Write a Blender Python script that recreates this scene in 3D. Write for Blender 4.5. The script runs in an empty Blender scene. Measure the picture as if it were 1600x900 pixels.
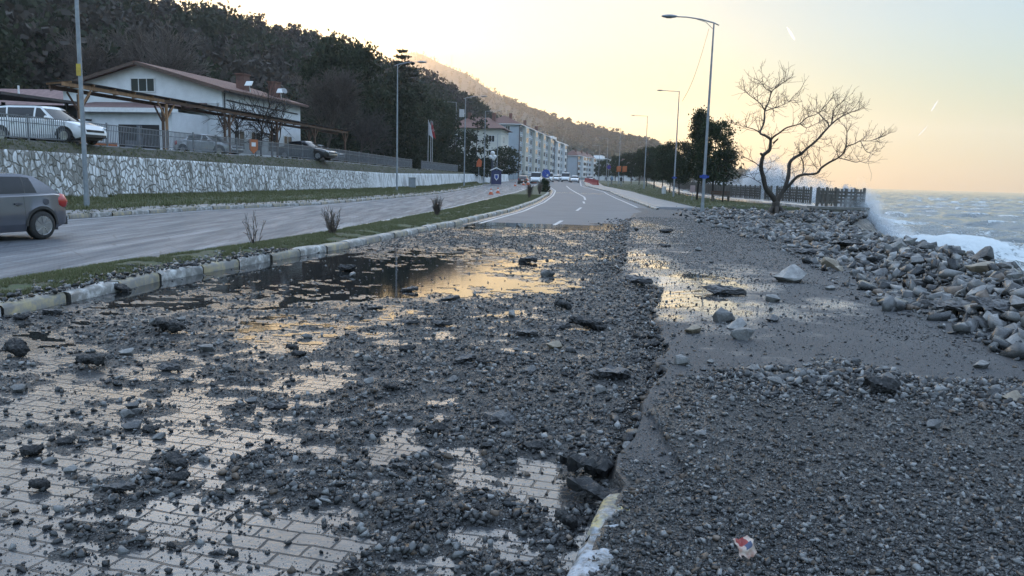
import bpy, bmesh, math, random
import numpy as np
from mathutils import Vector, Matrix, Euler
R = math.radians
PI = math.pi
rng = np.random.default_rng(11)
random.seed(7)
S = bpy.context.scene
COL = S.collection

# ------------------------------------------------------------------ camera
FPX, TH, PH, EYE = 1200.0, R(8.16), R(1.6), 1.65
_f = np.array([0, math.cos(TH), -math.sin(TH)])
_r0 = np.array([1.0, 0, 0]); _u0 = np.array([0, math.sin(TH), math.cos(TH)])
_r = math.cos(PH) * _r0 + math.sin(PH) * _u0
_u = -math.sin(PH) * _r0 + math.cos(PH) * _u0
cam_d = bpy.data.cameras.new('camera')
cam = bpy.data.objects.new('camera', cam_d)
COL.objects.link(cam)
cam_d.sensor_width = 36.0
cam_d.lens = 36.0 * FPX / 1600.0
cam_d.clip_start, cam_d.clip_end = 0.05, 40000
m = Matrix(((_r[0], _u[0], -_f[0], 0), (_r[1], _u[1], -_f[1], 0), (_r[2], _u[2], -_f[2], EYE), (0, 0, 0, 1)))
cam.matrix_world = m
S.camera = cam

# ------------------------------------------------------------------ sky, sun, exposure
SUN_AZ, SUN_EL = R(-15.0), R(8.0)          # azimuth from +Y, negative to the left
S.world = bpy.data.worlds.new('World')
S.world.use_nodes = True
wt = S.world.node_tree
for n in list(wt.nodes): wt.nodes.remove(n)
wo = wt.nodes.new('ShaderNodeOutputWorld')
bg = wt.nodes.new('ShaderNodeBackground')
sky = wt.nodes.new('ShaderNodeTexSky')
sky.sky_type = 'NISHITA'; sky.sun_disc = False
sky.sun_elevation = SUN_EL; sky.sun_rotation = SUN_AZ
sky.altitude = 10; sky.air_density = 1.0; sky.dust_density = 2.2; sky.ozone_density = 1.6
# the phone's tone curve: luminance of the sky compressed, its hue kept
gm = wt.nodes.new('ShaderNodeGamma'); gm.inputs[1].default_value = 1.22
bw = wt.nodes.new('ShaderNodeRGBToBW'); pw = wt.nodes.new('ShaderNodeMath'); pw.operation = 'POWER'; pw.inputs[1].default_value = -0.84
sc_ = wt.nodes.new('ShaderNodeVectorMath'); sc_.operation = 'SCALE'
tn = wt.nodes.new('ShaderNodeVectorMath'); tn.operation = 'MULTIPLY'; 
tc_ = wt.nodes.new('ShaderNodeTexCoord'); sx_ = wt.nodes.new('ShaderNodeSeparateXYZ'); wt.links.new(tc_.outputs['Generated'], sx_.inputs[0])
def _band(lo, hi, a, b):
    k = wt.nodes.new('ShaderNodeMapRange'); k.interpolation_type = 'SMOOTHSTEP'; k.inputs['From Min'].default_value = lo; k.inputs['From Max'].default_value = hi; wt.links.new(sx_.outputs[2], k.inputs[0])
    x = wt.nodes.new('ShaderNodeMix'); x.data_type = 'RGBA'; wt.links.new(k.outputs[0], x.inputs[0])
    for i, c in ((6, a), (7, b)):
        if isinstance(c, tuple): x.inputs[i].default_value = (*c, 1)
        else: wt.links.new(c, x.inputs[i])
    return x.outputs[2]
SKY_LOW, SKY_MID, SKY_TOP = (2.05, 2.33, 1.80), (2.14, 2.62, 2.80), (5.8, 7.15, 8.7)
wt.links.new(_band(.20, .46, _band(.03, .20, SKY_LOW, SKY_MID), SKY_TOP), tn.inputs[1])
bg.inputs[1].default_value = 0.15
L_ = wt.links.new
L_(sky.outputs[0], gm.inputs[0]); L_(gm.outputs[0], bw.inputs[0]); L_(bw.outputs[0], pw.inputs[0]); L_(gm.outputs[0], sc_.inputs[0]); L_(pw.outputs[0], sc_.inputs['Scale'])
bw2 = wt.nodes.new('ShaderNodeRGBToBW'); ds_ = wt.nodes.new('ShaderNodeMix'); ds_.data_type = 'RGBA'
L_(sc_.outputs[0], bw2.inputs[0]); L_(_band(.10, .36, (0, 0, 0), (.8, .8, .8)), ds_.inputs[0]); L_(sc_.outputs[0], ds_.inputs[6]); L_(bw2.outputs[0], ds_.inputs[7]); L_(ds_.outputs[2], tn.inputs[0]); L_(tn.outputs[0], bg.inputs[0]); L_(bg.outputs[0], wo.inputs[0])
sd = bpy.data.lights.new('sun', 'SUN'); sd.energy = 5.0; sd.angle = R(0.5); sd.color = (1.0, 0.60, 0.27)
so = bpy.data.objects.new('sun', sd); COL.objects.link(so)
sdir = Vector((math.sin(SUN_AZ) * math.cos(SUN_EL), math.cos(SUN_AZ) * math.cos(SUN_EL), math.sin(SUN_EL)))
so.rotation_euler = sdir.to_track_quat('Z', 'Y').to_euler()
so.location = sdir * 500
vs = S.view_settings
vs.view_transform = 'Standard'; vs.look = 'None'; vs.gamma = 1; vs.use_curve_mapping = False
vs.exposure = 0.34
S.render.engine = 'CYCLES'
cy = S.cycles
cy.use_denoising = True
cy.max_bounces = 5; cy.diffuse_bounces = 2; cy.glossy_bounces = 3; cy.transmission_bounces = 4
cy.transparent_max_bounces = 12; cy.volume_bounces = 1
cy.caustics_reflective = False; cy.caustics_refractive = False
cy.sample_clamp_indirect = 4

# ------------------------------------------------------------------ picture geometry -> world geometry
def gz(Y):                                  # the road climbs gently far ahead
    return np.interp(Y, [0, 72, 90, 110, 130, 150, 180, 220, 300, 500, 3000], [0, 0, .1, .35, .63, .9, 1.15, 1.35, 1.6, 1.8, 2.0])
def ray(x, y): return _f + (x - 800) / FPX * _r - (y - 450) / FPX * _u
def G(x, y, dz=0.0):                        # point of the ground seen at a place of the photograph
    d = ray(x, y); Y = 3.0
    t = None
    ys = np.geomspace(1.5, 600, 900); tz = EYE + ys / d[1] * d[2] - gz(ys) - dz
    k = np.argmax(tz <= 0)
    if tz[k] > 0: k = len(ys) - 1
    if k > 0:
        a, b = tz[k - 1], tz[k]; Y = ys[k - 1] + (ys[k] - ys[k - 1]) * (a / (a - b) if a != b else 0)
    else: Y = ys[0]
    t = Y / d[1]
    return np.array([t * d[0], Y, EYE + t * d[2]])
def AT(px, Y, z):                           # point at depth Y and height z in the direction of column px
    py = 278.0
    for _ in range(6):
        d = ray(px, py); t = Y / d[1]; p = np.array([t * d[0], Y, EYE + t * d[2]])
        py += (p[2] - z) * FPX / Y
    p[2] = z
    return p
def DP(px, py, Y):
    d = ray(px, py); t = Y / d[1]
    return np.array([t * d[0], Y, EYE + t * d[2]])

# ------------------------------------------------------------------ noise
_P = np.random.default_rng(5).permutation(512).astype(np.int64); _P = np.concatenate([_P, _P])
_V = np.random.default_rng(6).random(1024)
def vnoise(x, y):
    x = np.asarray(x, float); y = np.asarray(y, float)
    xi = np.floor(x).astype(np.int64); yi = np.floor(y).astype(np.int64)
    fx = x - xi; fy = y - yi
    fx = fx * fx * (3 - 2 * fx); fy = fy * fy * (3 - 2 * fy)
    def h(a, b): return _V[_P[(_P[a & 511] + b) & 511]]
    return (h(xi, yi) * (1 - fx) + h(xi + 1, yi) * fx) * (1 - fy) + (h(xi, yi + 1) * (1 - fx) + h(xi + 1, yi + 1) * fx) * fy
def fbm(x, y, o=4, g=.5, l=2.03):
    s = 0; a = 1; t = 0
    for i in range(o):
        s = s + a * vnoise(x + 17.3 * i, y - 9.1 * i); t += a; a *= g; x = x * l; y = y * l
    return s / t
def sstep(a, b, x):
    t = np.clip((x - a) / (b - a), 0, 1); return t * t * (3 - 2 * t)

# ------------------------------------------------------------------ materials
MATS = {}
class NT:
    def __init__(s, name):
        s.m = bpy.data.materials.new(name); s.m.use_nodes = True
        s.t = s.m.node_tree
        s.b = s.t.nodes['Principled BSDF']; s.out = s.t.nodes['Material Output']
        MATS[name] = s.m
    def n(s, typ, ins=None, **kw):
        nd = s.t.nodes.new('ShaderNode' + typ)
        for k, v in kw.items(): setattr(nd, k, v)
        for k, v in (ins or {}).items(): s.set(nd, k, v)
        return nd
    def set(s, nd, k, v):
        inp = nd.inputs[k]
        if isinstance(v, bpy.types.NodeSocket): s.t.links.new(v, inp)
        elif isinstance(v, bpy.types.Node): s.t.links.new(v.outputs[0], inp)
        else:
            if isinstance(v, tuple) and len(v) == 3 and inp.type == 'RGBA': v = (*v, 1)
            inp.default_value = v
    def p(s, **kw):
        for k, v in kw.items(): s.set(s.b, k.replace('_', ' '), v)
    def coord(s, scale=(1, 1, 1), out='Object', rot=(0, 0, 0)):
        c = s.n('TexCoord'); mp = s.n('Mapping', {'Vector': c.outputs[out], 'Scale': scale, 'Rotation': rot}); return mp.outputs[0]
    def noise(s, vec, scale, detail=4, rough=.55, dist=0):
        return s.n('TexNoise', {'Vector': vec, 'Scale': scale, 'Detail': detail, 'Roughness': rough, 'Distortion': dist}).outputs[0]
    def ramp(s, fac, stops):
        r = s.n('ValToRGB', {'Fac': fac}); e = r.color_ramp.elements
        while len(e) < len(stops): e.new(.5)
        for el, (p, c) in zip(e, stops):
            el.position = p; el.color = (*c, 1) if isinstance(c, tuple) else (c, c, c, 1)
        return r.outputs[0]
    def mix(s, fac, a, b, typ='MIX'):
        x = s.n('Mix', data_type='RGBA', blend_type=typ)
        for k, v in ((0, fac), (6, a), (7, b)):
            if isinstance(v, tuple): v = (*v, 1)
            if isinstance(v, bpy.types.NodeSocket): s.t.links.new(v, x.inputs[k])
            else: x.inputs[k].default_value = v
        return x.outputs[2]
    def math(s, op, a, b=0.0, clamp=False):
        x = s.n('Math', operation=op, use_clamp=clamp); s.set(x, 0, a); s.set(x, 1, b); return x.outputs[0]
    def bump(s, h, strength=.3, dist=.02):
        b = s.n('Bump', {'Height': h, 'Strength': strength, 'Distance': dist}); s.set(s.b, 'Normal', b.outputs[0]); return b
def M(name, c, c2=None, rough=.6, metal=0, scale=6, bump=0, bd=.01, spec=.5, stretch=(1, 1, 1), rvar=.12, coat=0, island=0):
    """plain painted / raw surface with a little procedural unevenness"""
    if name in MATS: return MATS[name]
    s = NT(name)
    v = s.coord(stretch)
    nz = s.noise(v, scale, 5, .6)
    c2 = c2 or tuple(x * .72 for x in c)
    col = s.mix(s.ramp(nz, [(.32, 0.0), (.68, 1.0)]), c, c2)
    if island:
        g = s.n('NewGeometry'); k = s.math('MULTIPLY_ADD', g.outputs['Random Per Island'], island); s.t.nodes[-1].inputs[2].default_value = 1 - island / 2
        col = s.mix(1.0, col, s.n('CombineColor', {0: k, 1: k, 2: k}).outputs[0], 'MULTIPLY')
    s.p(Base_Color=col, Metallic=metal, Specular_IOR_Level=spec)
    s.p(Roughness=s.math('MULTIPLY_ADD', nz, rvar * 2))
    s.b.inputs['Roughness'].links[0].from_node.inputs[2].default_value = rough - rvar
    if coat: s.p(Coat_Weight=coat, Coat_Roughness=.06)
    if bump: s.bump(s.noise(v, scale * 6, 4, .6), bump, bd)
    return s.m

# ------------------------------------------------------------------ mesh building
class MB:
    def __init__(s): s.v = []; s.f = []; s.mi = []
    def add(s, vs, fs, mi=0):
        o = len(s.v); s.v.extend([tuple(map(float, q)) for q in vs]); s.f.extend([tuple(i + o for i in f) for f in fs]); s.mi.extend([mi] * len(fs)); return s
    def box(s, c, d, mi=0, rz=0, mat=None):
        x, y, z = d[0] / 2, d[1] / 2, d[2] / 2
        vs = [Vector(q) for q in ((-x, -y, -z), (x, -y, -z), (x, y, -z), (-x, y, -z), (-x, -y, z), (x, -y, z), (x, y, z), (-x, y, z))]
        if rz: vs = [Matrix.Rotation(rz, 3, 'Z') @ q for q in vs]
        if mat is not None: vs = [mat @ q for q in vs]
        return s.add([q + Vector(c) for q in vs], [(0, 3, 2, 1), (4, 5, 6, 7), (0, 1, 5, 4), (1, 2, 6, 5), (2, 3, 7, 6), (3, 0, 4, 7)], mi)
    def bar(s, a, b, w, h=None, mi=0, up=(0, 0, 1)):       # square beam between two points
        a, b = Vector(a), Vector(b); h = h or w; d = (b - a); L = d.length; d.normalize()
        x = d.cross(Vector(up))
        if x.length < 1e-4: x = d.cross(Vector((0, 1, 0)))
        x.normalize(); z = x.cross(d)
        mt = Matrix((x, d, z)).transposed()
        return s.box((a + b) / 2, (w, L, h), mi, mat=mt)
    def tube(s, pts, rad, n=8, mi=0, cap=True):
        pts = [Vector(q) for q in pts]
        if not hasattr(rad, '__len__'): rad = [rad] * len(pts)
        vs = []; fs = []
        t = (pts[1] - pts[0]).normalized()
        x = t.cross(Vector((0, 0, 1)) if abs(t.z) < .9 else Vector((1, 0, 0))).normalized()
        for i, q in enumerate(pts):
            t = (pts[min(i + 1, len(pts) - 1)] - pts[max(i - 1, 0)]).normalized()
            x = (x - t * x.dot(t)).normalized(); y = t.cross(x)
            for k in range(n):
                a = 2 * PI * k / n; vs.append(q + (x * math.cos(a) + y * math.sin(a)) * rad[i])
        for i in range(len(pts) - 1):
            for k in range(n):
                a = i * n + k; b = i * n + (k + 1) % n; fs.append((a, b, b + n, a + n))
        if cap: fs.append(tuple(range(n - 1, -1, -1))); fs.append(tuple((len(pts) - 1) * n + k for k in range(n)))
        return s.add(vs, fs, mi)
    def lathe(s, prof, c=(0, 0, 0), n=16, axis='Z', mi=0):
        vs = []; fs = []
        for r_, h in prof:
            for k in range(n):
                a = 2 * PI * k / n; q = (r_ * math.cos(a), r_ * math.sin(a), h)
                if axis == 'Y': q = (q[0], h, q[1])
                if axis == 'X': q = (h, q[0], q[1])
                vs.append((q[0] + c[0], q[1] + c[1], q[2] + c[2]))
        for i in range(len(prof) - 1):
            for k in range(n):
                a = i * n + k; b = i * n + (k + 1) % n; fs.append((a, b, b + n, a + n))
        fs.append(tuple(range(n - 1, -1, -1))); fs.append(tuple((len(prof) - 1) * n + k for k in range(n)))
        return s.add(vs, fs, mi)
    def prism(s, poly, y0, y1, mi=0, plane='XZ'):        # polygon in a plane, extruded
        n = len(poly)
        def q(a, b, t): return (a, t, b) if plane == 'XZ' else ((a, b, t) if plane == 'XY' else (t, a, b))
        vs = [q(a, b, y0) for a, b in poly] + [q(a, b, y1) for a, b in poly]
        fs = [tuple(range(n - 1, -1, -1)), tuple(range(n, 2 * n))] + [(i, (i + 1) % n, (i + 1) % n + n, i + n) for i in range(n)]
        return s.add(vs, fs, mi)
    def build(s, name, mats, parent=None, smooth=False, angle=None):
        me = bpy.data.meshes.new(name); me.from_pydata(s.v, [], s.f); 
        if not isinstance(mats, (list, tuple)): mats = [mats]
        for q in mats: me.materials.append(q)
        if len(mats) > 1: me.polygons.foreach_set('material_index', s.mi)
        bm = bmesh.new(); bm.from_mesh(me); bmesh.ops.recalc_face_normals(bm, faces=bm.faces); bm.to_mesh(me); bm.free()
        return link(name, me, parent, smooth, angle)
def link(name, me, parent=None, smooth=False, angle=None):
    if smooth:
        me.polygons.foreach_set('use_smooth', [True] * len(me.polygons))
        if angle: me.set_sharp_from_angle(angle=R(angle))
    me.update()
    o = bpy.data.objects.new(name, me); COL.objects.link(o)
    if parent is not None: o.parent = parent
    return o
def npmesh(name, V, F, mats, parent=None, smooth=False, mi=None, attrs=None):
    """V (n,3), F (m,k): fast mesh"""
    V = np.ascontiguousarray(V, np.float32); F = np.ascontiguousarray(F, np.int32)
    me = bpy.data.meshes.new(name); k = F.shape[1]
    me.vertices.add(len(V)); me.vertices.foreach_set('co', V.ravel())
    me.loops.add(F.size); me.loops.foreach_set('vertex_index', F.ravel())
    me.polygons.add(len(F)); me.polygons.foreach_set('loop_start', np.arange(0, F.size, k, dtype=np.int32))
    if not isinstance(mats, (list, tuple)): mats = [mats]
    for q in mats: me.materials.append(q)
    if mi is not None: me.polygons.foreach_set('material_index', np.ascontiguousarray(mi, np.int32))
    for an, av in (attrs or {}).items():
        a = me.attributes.new(an, 'FLOAT', 'POINT'); a.data.foreach_set('value', np.ascontiguousarray(av, np.float32))
    if smooth: me.polygons.foreach_set('use_smooth', np.ones(len(F), bool))
    me.update(calc_edges=True); me.validate()
    o = bpy.data.objects.new(name, me); COL.objects.link(o)
    if parent is not None: o.parent = parent
    return o
def grid_faces(nr, nc):
    i = np.arange(nr - 1)[:, None] * nc + np.arange(nc - 1)[None, :]
    i = i.ravel(); return np.stack([i, i + 1, i + nc + 1, i + nc], 1)
def sheet(name, X, Y, Z, mats, **kw):                    # 2-D arrays
    V = np.stack([X.ravel(), Y.ravel(), Z.ravel()], 1)
    return npmesh(name, V, grid_faces(*X.shape), mats, **kw)
def tag(o, label=None, cat=None, group=None, kind=None):
    if label: o['label'] = label
    if cat: o['category'] = cat
    if group: o['group'] = group
    if kind: o['kind'] = kind
    return o
def thing(name, label, cat, loc=(0, 0, 0), rz=0, group=None):
    o = bpy.data.objects.new(name, None); COL.objects.link(o); o.empty_display_size = .2
    o.location = tuple(map(float, loc)); o.rotation_euler = (0, 0, rz)
    return tag(o, label, cat, group)
KIDS = {}
def dup(root, loc, rz=0.0, label=None, group=None, scale=None):
    def cp(o, par):
        c = o.copy(); COL.objects.link(c)
        if par is not None: c.parent = par
        for ch in o.children: cp(ch, c)
        return c
    c = cp(root, None); c.location = tuple(map(float, loc)); c.rotation_euler = (0, 0, rz)
    if label: c['label'] = label
    if group: c['group'] = group
    if scale: c.scale = (scale,) * 3 if not hasattr(scale, '__len__') else scale
    return c
def scatter(name, templates, P, Q, SC, mats, mi=None, **kw):
    """one joined mesh: template t[i] (V,F) at P with 3x3 rotations Q and scales SC"""
    Vs = []; Fs = []; Ms = []; off = 0
    t_idx = rng.integers(0, len(templates), len(P))
    for k, (tv, tf) in enumerate(templates):
        s = np.where(t_idx == k)[0]
        if not len(s): continue
        v = np.einsum('nij,nvj->nvi', Q[s] , tv[None] * SC[s][:, None, :]) + P[s][:, None, :]
        n = len(tv); f = tf[None] + (np.arange(len(s)) * n)[:, None, None] + off
        Vs.append(v.reshape(-1, 3)); Fs.append(f.reshape(-1, tf.shape[1])); off += n * len(s)
        if mi is not None: Ms.append(np.repeat(mi[s], len(tf)))
    return npmesh(name, np.concatenate(Vs), np.concatenate(Fs), mats, mi=np.concatenate(Ms) if mi is not None else None, **kw)
def rotm(n, tilt=1.0):
    """random rotations: yaw everywhere, pitch/roll scaled by tilt"""
    a = rng.random(n) * 2 * PI; b = rng.normal(0, tilt, n); c = rng.normal(0, tilt, n)
    ca, sa, cb, sb, cc, sc_ = np.cos(a), np.sin(a), np.cos(b), np.sin(b), np.cos(c), np.sin(c)
    z = np.zeros(n); o = np.ones(n)
    A = np.stack([np.stack([ca, -sa, z], -1), np.stack([sa, ca, z], -1), np.stack([z, z, o], -1)], 1)
    B = np.stack([np.stack([o, z, z], -1), np.stack([z, cb, -sb], -1), np.stack([z, sb, cb], -1)], 1)
    Cm = np.stack([np.stack([cc, z, sc_], -1), np.stack([z, o, z], -1), np.stack([-sc_, z, cc], -1)], 1)
    return A @ B @ Cm
# ================================================================== SETTING
# ---- materials of the ground
def mat_pavers():
    s = NT('wet_pavers'); v = s.coord((1, 1, 1), rot=(0, 0, R(14)))
    w = s.noise(v, 1.3, 3); vv = s.n('VectorMath', {0: v}, operation='ADD')
    wv = s.n('TexNoise', {'Vector': v, 'Scale': 5.0, 'Detail': 2.0}); sc = s.n('VectorMath', {0: wv.outputs['Color'], 'Scale': .045}, operation='SCALE')
    s.set(vv, 1, sc.outputs[0])
    br = s.n('TexBrick', {'Vector': vv.outputs[0], 'Color1': (.07, .073, .078), 'Color2': (.04, .043, .048), 'Mortar': (.012, .012, .013), 'Scale': 1.0,
                          'Mortar Size': .0075, 'Mortar Smooth': .4, 'Brick Width': .2, 'Row Height': .105, 'Bias': -.1})
    n1 = s.noise(v, 2.2, 6, .62); n2 = s.noise(v, 30, 3)
    col = s.mix(s.ramp(n1, [(.35, 0.0), (.65, .55)]), br.outputs[0], (.035, .034, .032))
    s.p(Base_Color=col, Specular_IOR_Level=.55, Coat_Weight=s.math('MULTIPLY', s.ramp(s.noise(v, .7, 5, .65), [(.38, .7), (.60, .08)]), s.math('SUBTRACT', 1.0, br.outputs[1])), Coat_IOR=1.45)
    s.p(Coat_Roughness=s.ramp(n1, [(.3, .05), (.7, .16)]))
    s.p(Roughness=s.math('ADD', s.ramp(s.noise(v, .9, 5, .65), [(.36, .07), (.62, .34)]), s.math('MULTIPLY', s.math('MULTIPLY', br.outputs[1], s.ramp(n1, [(.36, .1), (.6, 1.0)])), .4), True))
    h = s.math('ADD', s.math('MULTIPLY', br.outputs[1], -1.0), s.math('MULTIPLY', n2, .35))
    b = s.bump(h, .8, .010); s.set(s.b, 'Coat Normal', b.outputs[0])
def mat_gravel(name='gravel_dirt', dark=.013, light=.048, wet=.22):
    s = NT(name); v = s.coord()
    vo = s.n('TexVoronoi', {'Vector': v, 'Scale': 55.0}); vo2 = s.n('TexVoronoi', {'Vector': v, 'Scale': 130.0})
    col = s.mix(s.ramp(vo.outputs['Color'], [(.2, 0.0), (.9, 1.0)]), (dark, dark, dark * 1.03), (light, light * .99, light * .95))
    n1 = s.noise(v, 1.1, 5); col = s.mix(s.ramp(n1, [(.4, 0.0), (.7, .5)]), col, (dark * .8, dark * .78, dark * .74))
    s.p(Base_Color=col, Roughness=s.ramp(s.noise(v, 3, 4), [(.35, wet), (.65, .7)]))
    h = s.math('ADD', vo.outputs['Distance'], s.math('MULTIPLY', vo2.outputs['Distance'], .5))
    s.bump(s.math('MULTIPLY', h, -1.0), .9, .012)
def mat_asphalt():
    s = NT('wet_asphalt'); v = s.coord()
    at = s.n('Attribute', attribute_name='wet')
    vo = s.n('TexVoronoi', {'Vector': v, 'Scale': 90.0}); n1 = s.noise(v, .8, 6, .62)
    col = s.mix(s.ramp(vo.outputs['Color'], [(.3, 0.0), (.95, 1.0)]), (.022, .024, .027), (.06, .064, .07))
    col = s.mix(s.ramp(n1, [(.42, 0.0), (.7, .7)]), col, (.055, .056, .058))
    w = s.math('ADD', at.outputs['Fac'], s.math('MULTIPLY_ADD', s.noise(v, 1.6, 6, .65), 1.9), True)
    s.t.nodes[-2].inputs[2].default_value = -.95
    wn = s.ramp(w, [(.3, .62), (.6, .16), (.85, .05)])
    s.p(Base_Color=s.mix(s.math('MULTIPLY', w, .4), col, (.018, .018, .02)), Roughness=wn)
    bs = s.math('SUBTRACT', 1.0, w, True)
    h = s.math('MULTIPLY', vo.outputs['Distance'], -1.0)
    s.p(Coat_Weight=s.ramp(w, [(.35, 0.0), (.7, .9)]), Coat_Roughness=.05)
    b = s.bump(h, .5, .012); s.set(b, 'Strength', s.math('MULTIPLY', bs, .95)); s.set(s.b, 'Coat Normal', b.outputs[0])
def mat_far_road():
    s = NT('worn_road'); v = s.coord((1, 1, 1), rot=(0, 0, R(-12)))
    vs_ = s.coord((1.6, .16, 1), rot=(0, 0, R(14)))
    n1 = s.noise(vs_, 1.5, 6, .68); n2 = s.noise(v, 9, 4); cr = s.n('TexVoronoi', {'Vector': s.coord((1.2, .35, 1), rot=(0, 0, R(14))), 'Scale': 1.6}, feature='DISTANCE_TO_EDGE')
    col = s.mix(s.ramp(n1, [(.38, 0.0), (.62, 1.0)]), (.075, .083, .096), (.135, .145, .16))
    col = s.mix(s.ramp(n2, [(.5, 0.0), (.75, .5)]), col, (.055, .057, .06))
    col = s.mix(s.ramp(s.noise(s.coord((1.1, .05, 1), rot=(0, 0, R(14))), 1.9, 6, .7), [(.54, 0.0), (.62, .8)]), col, (.24, .25, .26))
    col = s.mix(s.ramp(cr.outputs[0], [(.0, .55), (.025, 0.0)]), col, (.03, .03, .032))
    br = s.n('TexBrick', {'Vector': v, 'Color1': (1, 1, 1), 'Color2': (.86, .86, .87), 'Mortar': (.5, .5, .5), 'Scale': 1.0, 'Mortar Size': .008, 'Brick Width': .22, 'Row Height': .11})
    col = s.mix(1.0, col, br.outputs[0], 'MULTIPLY')
    s.p(Base_Color=col, Roughness=s.ramp(n1, [(.35, .68), (.65, .5)]), Specular_IOR_Level=.3)
    s.bump(n2, .25, .01)
def mat_grass():
    s = NT('grass_soil'); v = s.coord(); n = s.noise(v, 3.5, 6, .65); n2 = s.noise(v, 40, 3)
    col = s.mix(s.ramp(n, [(.38, 0.0), (.6, 1.0)]), (.05, .07, .022), (.075, .065, .04))
    col = s.mix(s.ramp(n2, [(.4, 0.0), (.7, .6)]), col, (.02, .03, .01))
    s.p(Base_Color=col, Roughness=.85); s.bump(n2, .6, .03)
def mat_blade(name, a, b):
    s = NT(name); g = s.n('NewGeometry')
    s.p(Base_Color=s.mix(g.outputs['Random Per Island'], a, b), Roughness=.7)
def mat_kerb():
    s = NT('painted_kerb'); v = s.coord(); n = s.noise(v, 7, 6, .7); n2 = s.noise(v, 2.1, 5, .6)
    at = s.n('Attribute', attribute_name='paint')
    pc = s.ramp(at.outputs['Fac'], [(0.0, (.50, .50, .49)), (.45, (.50, .50, .49)), (.55, (.36, .30, .17)), (1.0, (.36, .30, .17))])
    col = s.mix(s.ramp(n, [(.37, 0.0), (.55, 1.0)]), pc, (.19, .185, .175))
    col = s.mix(s.ramp(n2, [(.45, 0.0), (.7, .75)]), col, (.13, .128, .12))
    s.p(Base_Color=col, Roughness=.6); s.bump(n, .4, .012)
mat_pavers(); mat_gravel(); mat_asphalt(); mat_far_road(); mat_grass(); mat_kerb()
mat_blade('grass_blade', (.085, .105, .034), (.14, .13, .06))
M('dry_earth', (.085, .075, .06), (.04, .045, .025), .9, scale=2.2, bump=.6, bd=.03)
M('paving_grey', (.16, .16, .165), (.11, .11, .115), .5, scale=3, bump=.3, bd=.008)
M('line_paint', (.46, .47, .48), (.24, .25, .26), .5, scale=9)
M('concrete', (.24, .225, .195), (.13, .12, .10), .8, scale=2.4, bump=.5, bd=.012)

# ---- plan lines (metres), read off the ground
def line(pts, dz=0.0):
    q = np.array([G(x, y, dz)[:2] for x, y in pts]); return q
mr = line([(0, 497), (100, 475), (250, 440), (330, 425), (450, 403), (540, 388), (640, 367), (720, 350), (800, 330), (838, 316), (856, 305), (861, 298), (853, 291.5)])
ml = line([(0, 451), (156, 424), (344, 396), (500, 370), (700, 330), (790, 307), (835, 292)])
kl = line([(94, 343), (312, 328.5), (500, 320), (650, 306.5), (759, 290)])
kr = line([(1019, 324), (985, 312), (953, 299), (930, 293.5), (915, 290)], .1)
def fn(q, x_lo, y_lo):
    q = q[np.argsort(q[:, 1])]
    sl = (q[-1, 0] - q[-3, 0]) / max(q[-1, 1] - q[-3, 1], 1); yy = np.concatenate([[y_lo], q[:, 1], [q[-1, 1] + 200]]); xx = np.concatenate([[x_lo], q[:, 0], [q[-1, 0] + sl * 200]])
    return lambda Y: np.interp(Y, yy, xx)
MRx = fn(mr, -6.2, -40); MLx = fn(ml, -9.5, -40); KLx = fn(kl, -20, -40)
def KRx(Y): return np.interp(Y, np.concatenate([[-40, 30], kr[:, 1], [400]]), np.concatenate([[6, 7.4], kr[:, 0], [34]]))
CX = (np.array([-60, 0, 6, 9.3, 13, 18, 22, 30, 38, 45, 49.5, 50.6, 80, 110, 150, 250, 400, 700, 3000]),
      np.array([5.0, 5.2, 5.6, 6.5, 7.9, 9.4, 10.4, 13, 17, 20.5, 22.6, 23.2, 22.6, 24.5, 30, 45, 75, 130, 700.]))
def Cx(Y): return np.interp(Y, *CX)                         # crest of the shore
def Wx(Y): return np.interp(Y, [-40, 20, 30, 44, 60, 76, 95, 110, 130, 150, 200, 400], [-30, -21.4, -19.5, -17.2, -14.6, -12.1, -9.5, -7.6, -4.8, -1.6, 2, 10])
def Wtop(Y): return np.interp(Y, [0, 30, 50, 76, 110, 150], [2.3, 2.2, 2.0, 1.75, 2.0, 2.3])
def Ter(Y): return np.interp(Y, [0, 30, 65, 80, 110, 150, 400], [2.62, 2.62, 2.6, 2.4, 2.25, 2.3, 2.4])   # terrace height

Yl = np.concatenate([np.linspace(-40, 0, 9)[:-1], np.geomspace(1, 260, 110) - 1])
def strip(name, fl, fr, dz, mats, ys=Yl, nx=8, zf=None, attrs=None, skirt=0, **kw):
    t = np.linspace(0, 1, nx)[None]; a = fl(ys)[:, None]; b = fr(ys)[:, None]
    X = a + (b - a) * t; Y = np.repeat(ys[:, None], nx, 1); Z = gz(Y) + dz
    if zf is not None: Z = Z + zf(t, Y, X)
    if skirt:                                            # solid edges, not a floating sheet
        pad = lambda A: np.pad(A, 1, mode='edge')
        X, Y, Z = pad(X), pad(Y), pad(Z); Z[0] -= skirt; Z[-1] -= skirt; Z[1:-1, 0] -= skirt; Z[1:-1, -1] -= skirt
    return tag(sheet(name, X, Y, Z, mats, **kw), kind='structure')

# ground: one sheet to the horizon, dropping under the sea beyond the shore
gx = np.concatenate([-np.geomspace(30, 3000, 25)[::-1], np.linspace(-28, 30, 80), np.geomspace(32, 3000, 25)])
gy = np.concatenate([np.linspace(-300, -20, 8), np.linspace(-15, 60, 76), np.geomspace(62, 3600, 70)])
XX, YY = np.meshgrid(gx, gy); ds = XX - Cx(YY)
ZZ = gz(YY) - .08 - 6.0 * sstep(-.6, 5.0, ds) + np.where(ds < -3, .15 * (fbm(XX * .05, YY * .05) - .5) * sstep(0, 60, np.abs(XX) - 40), 0)
tag(sheet('ground', XX, YY, ZZ, MATS['gravel_dirt'], smooth=True), kind='structure')

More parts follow.
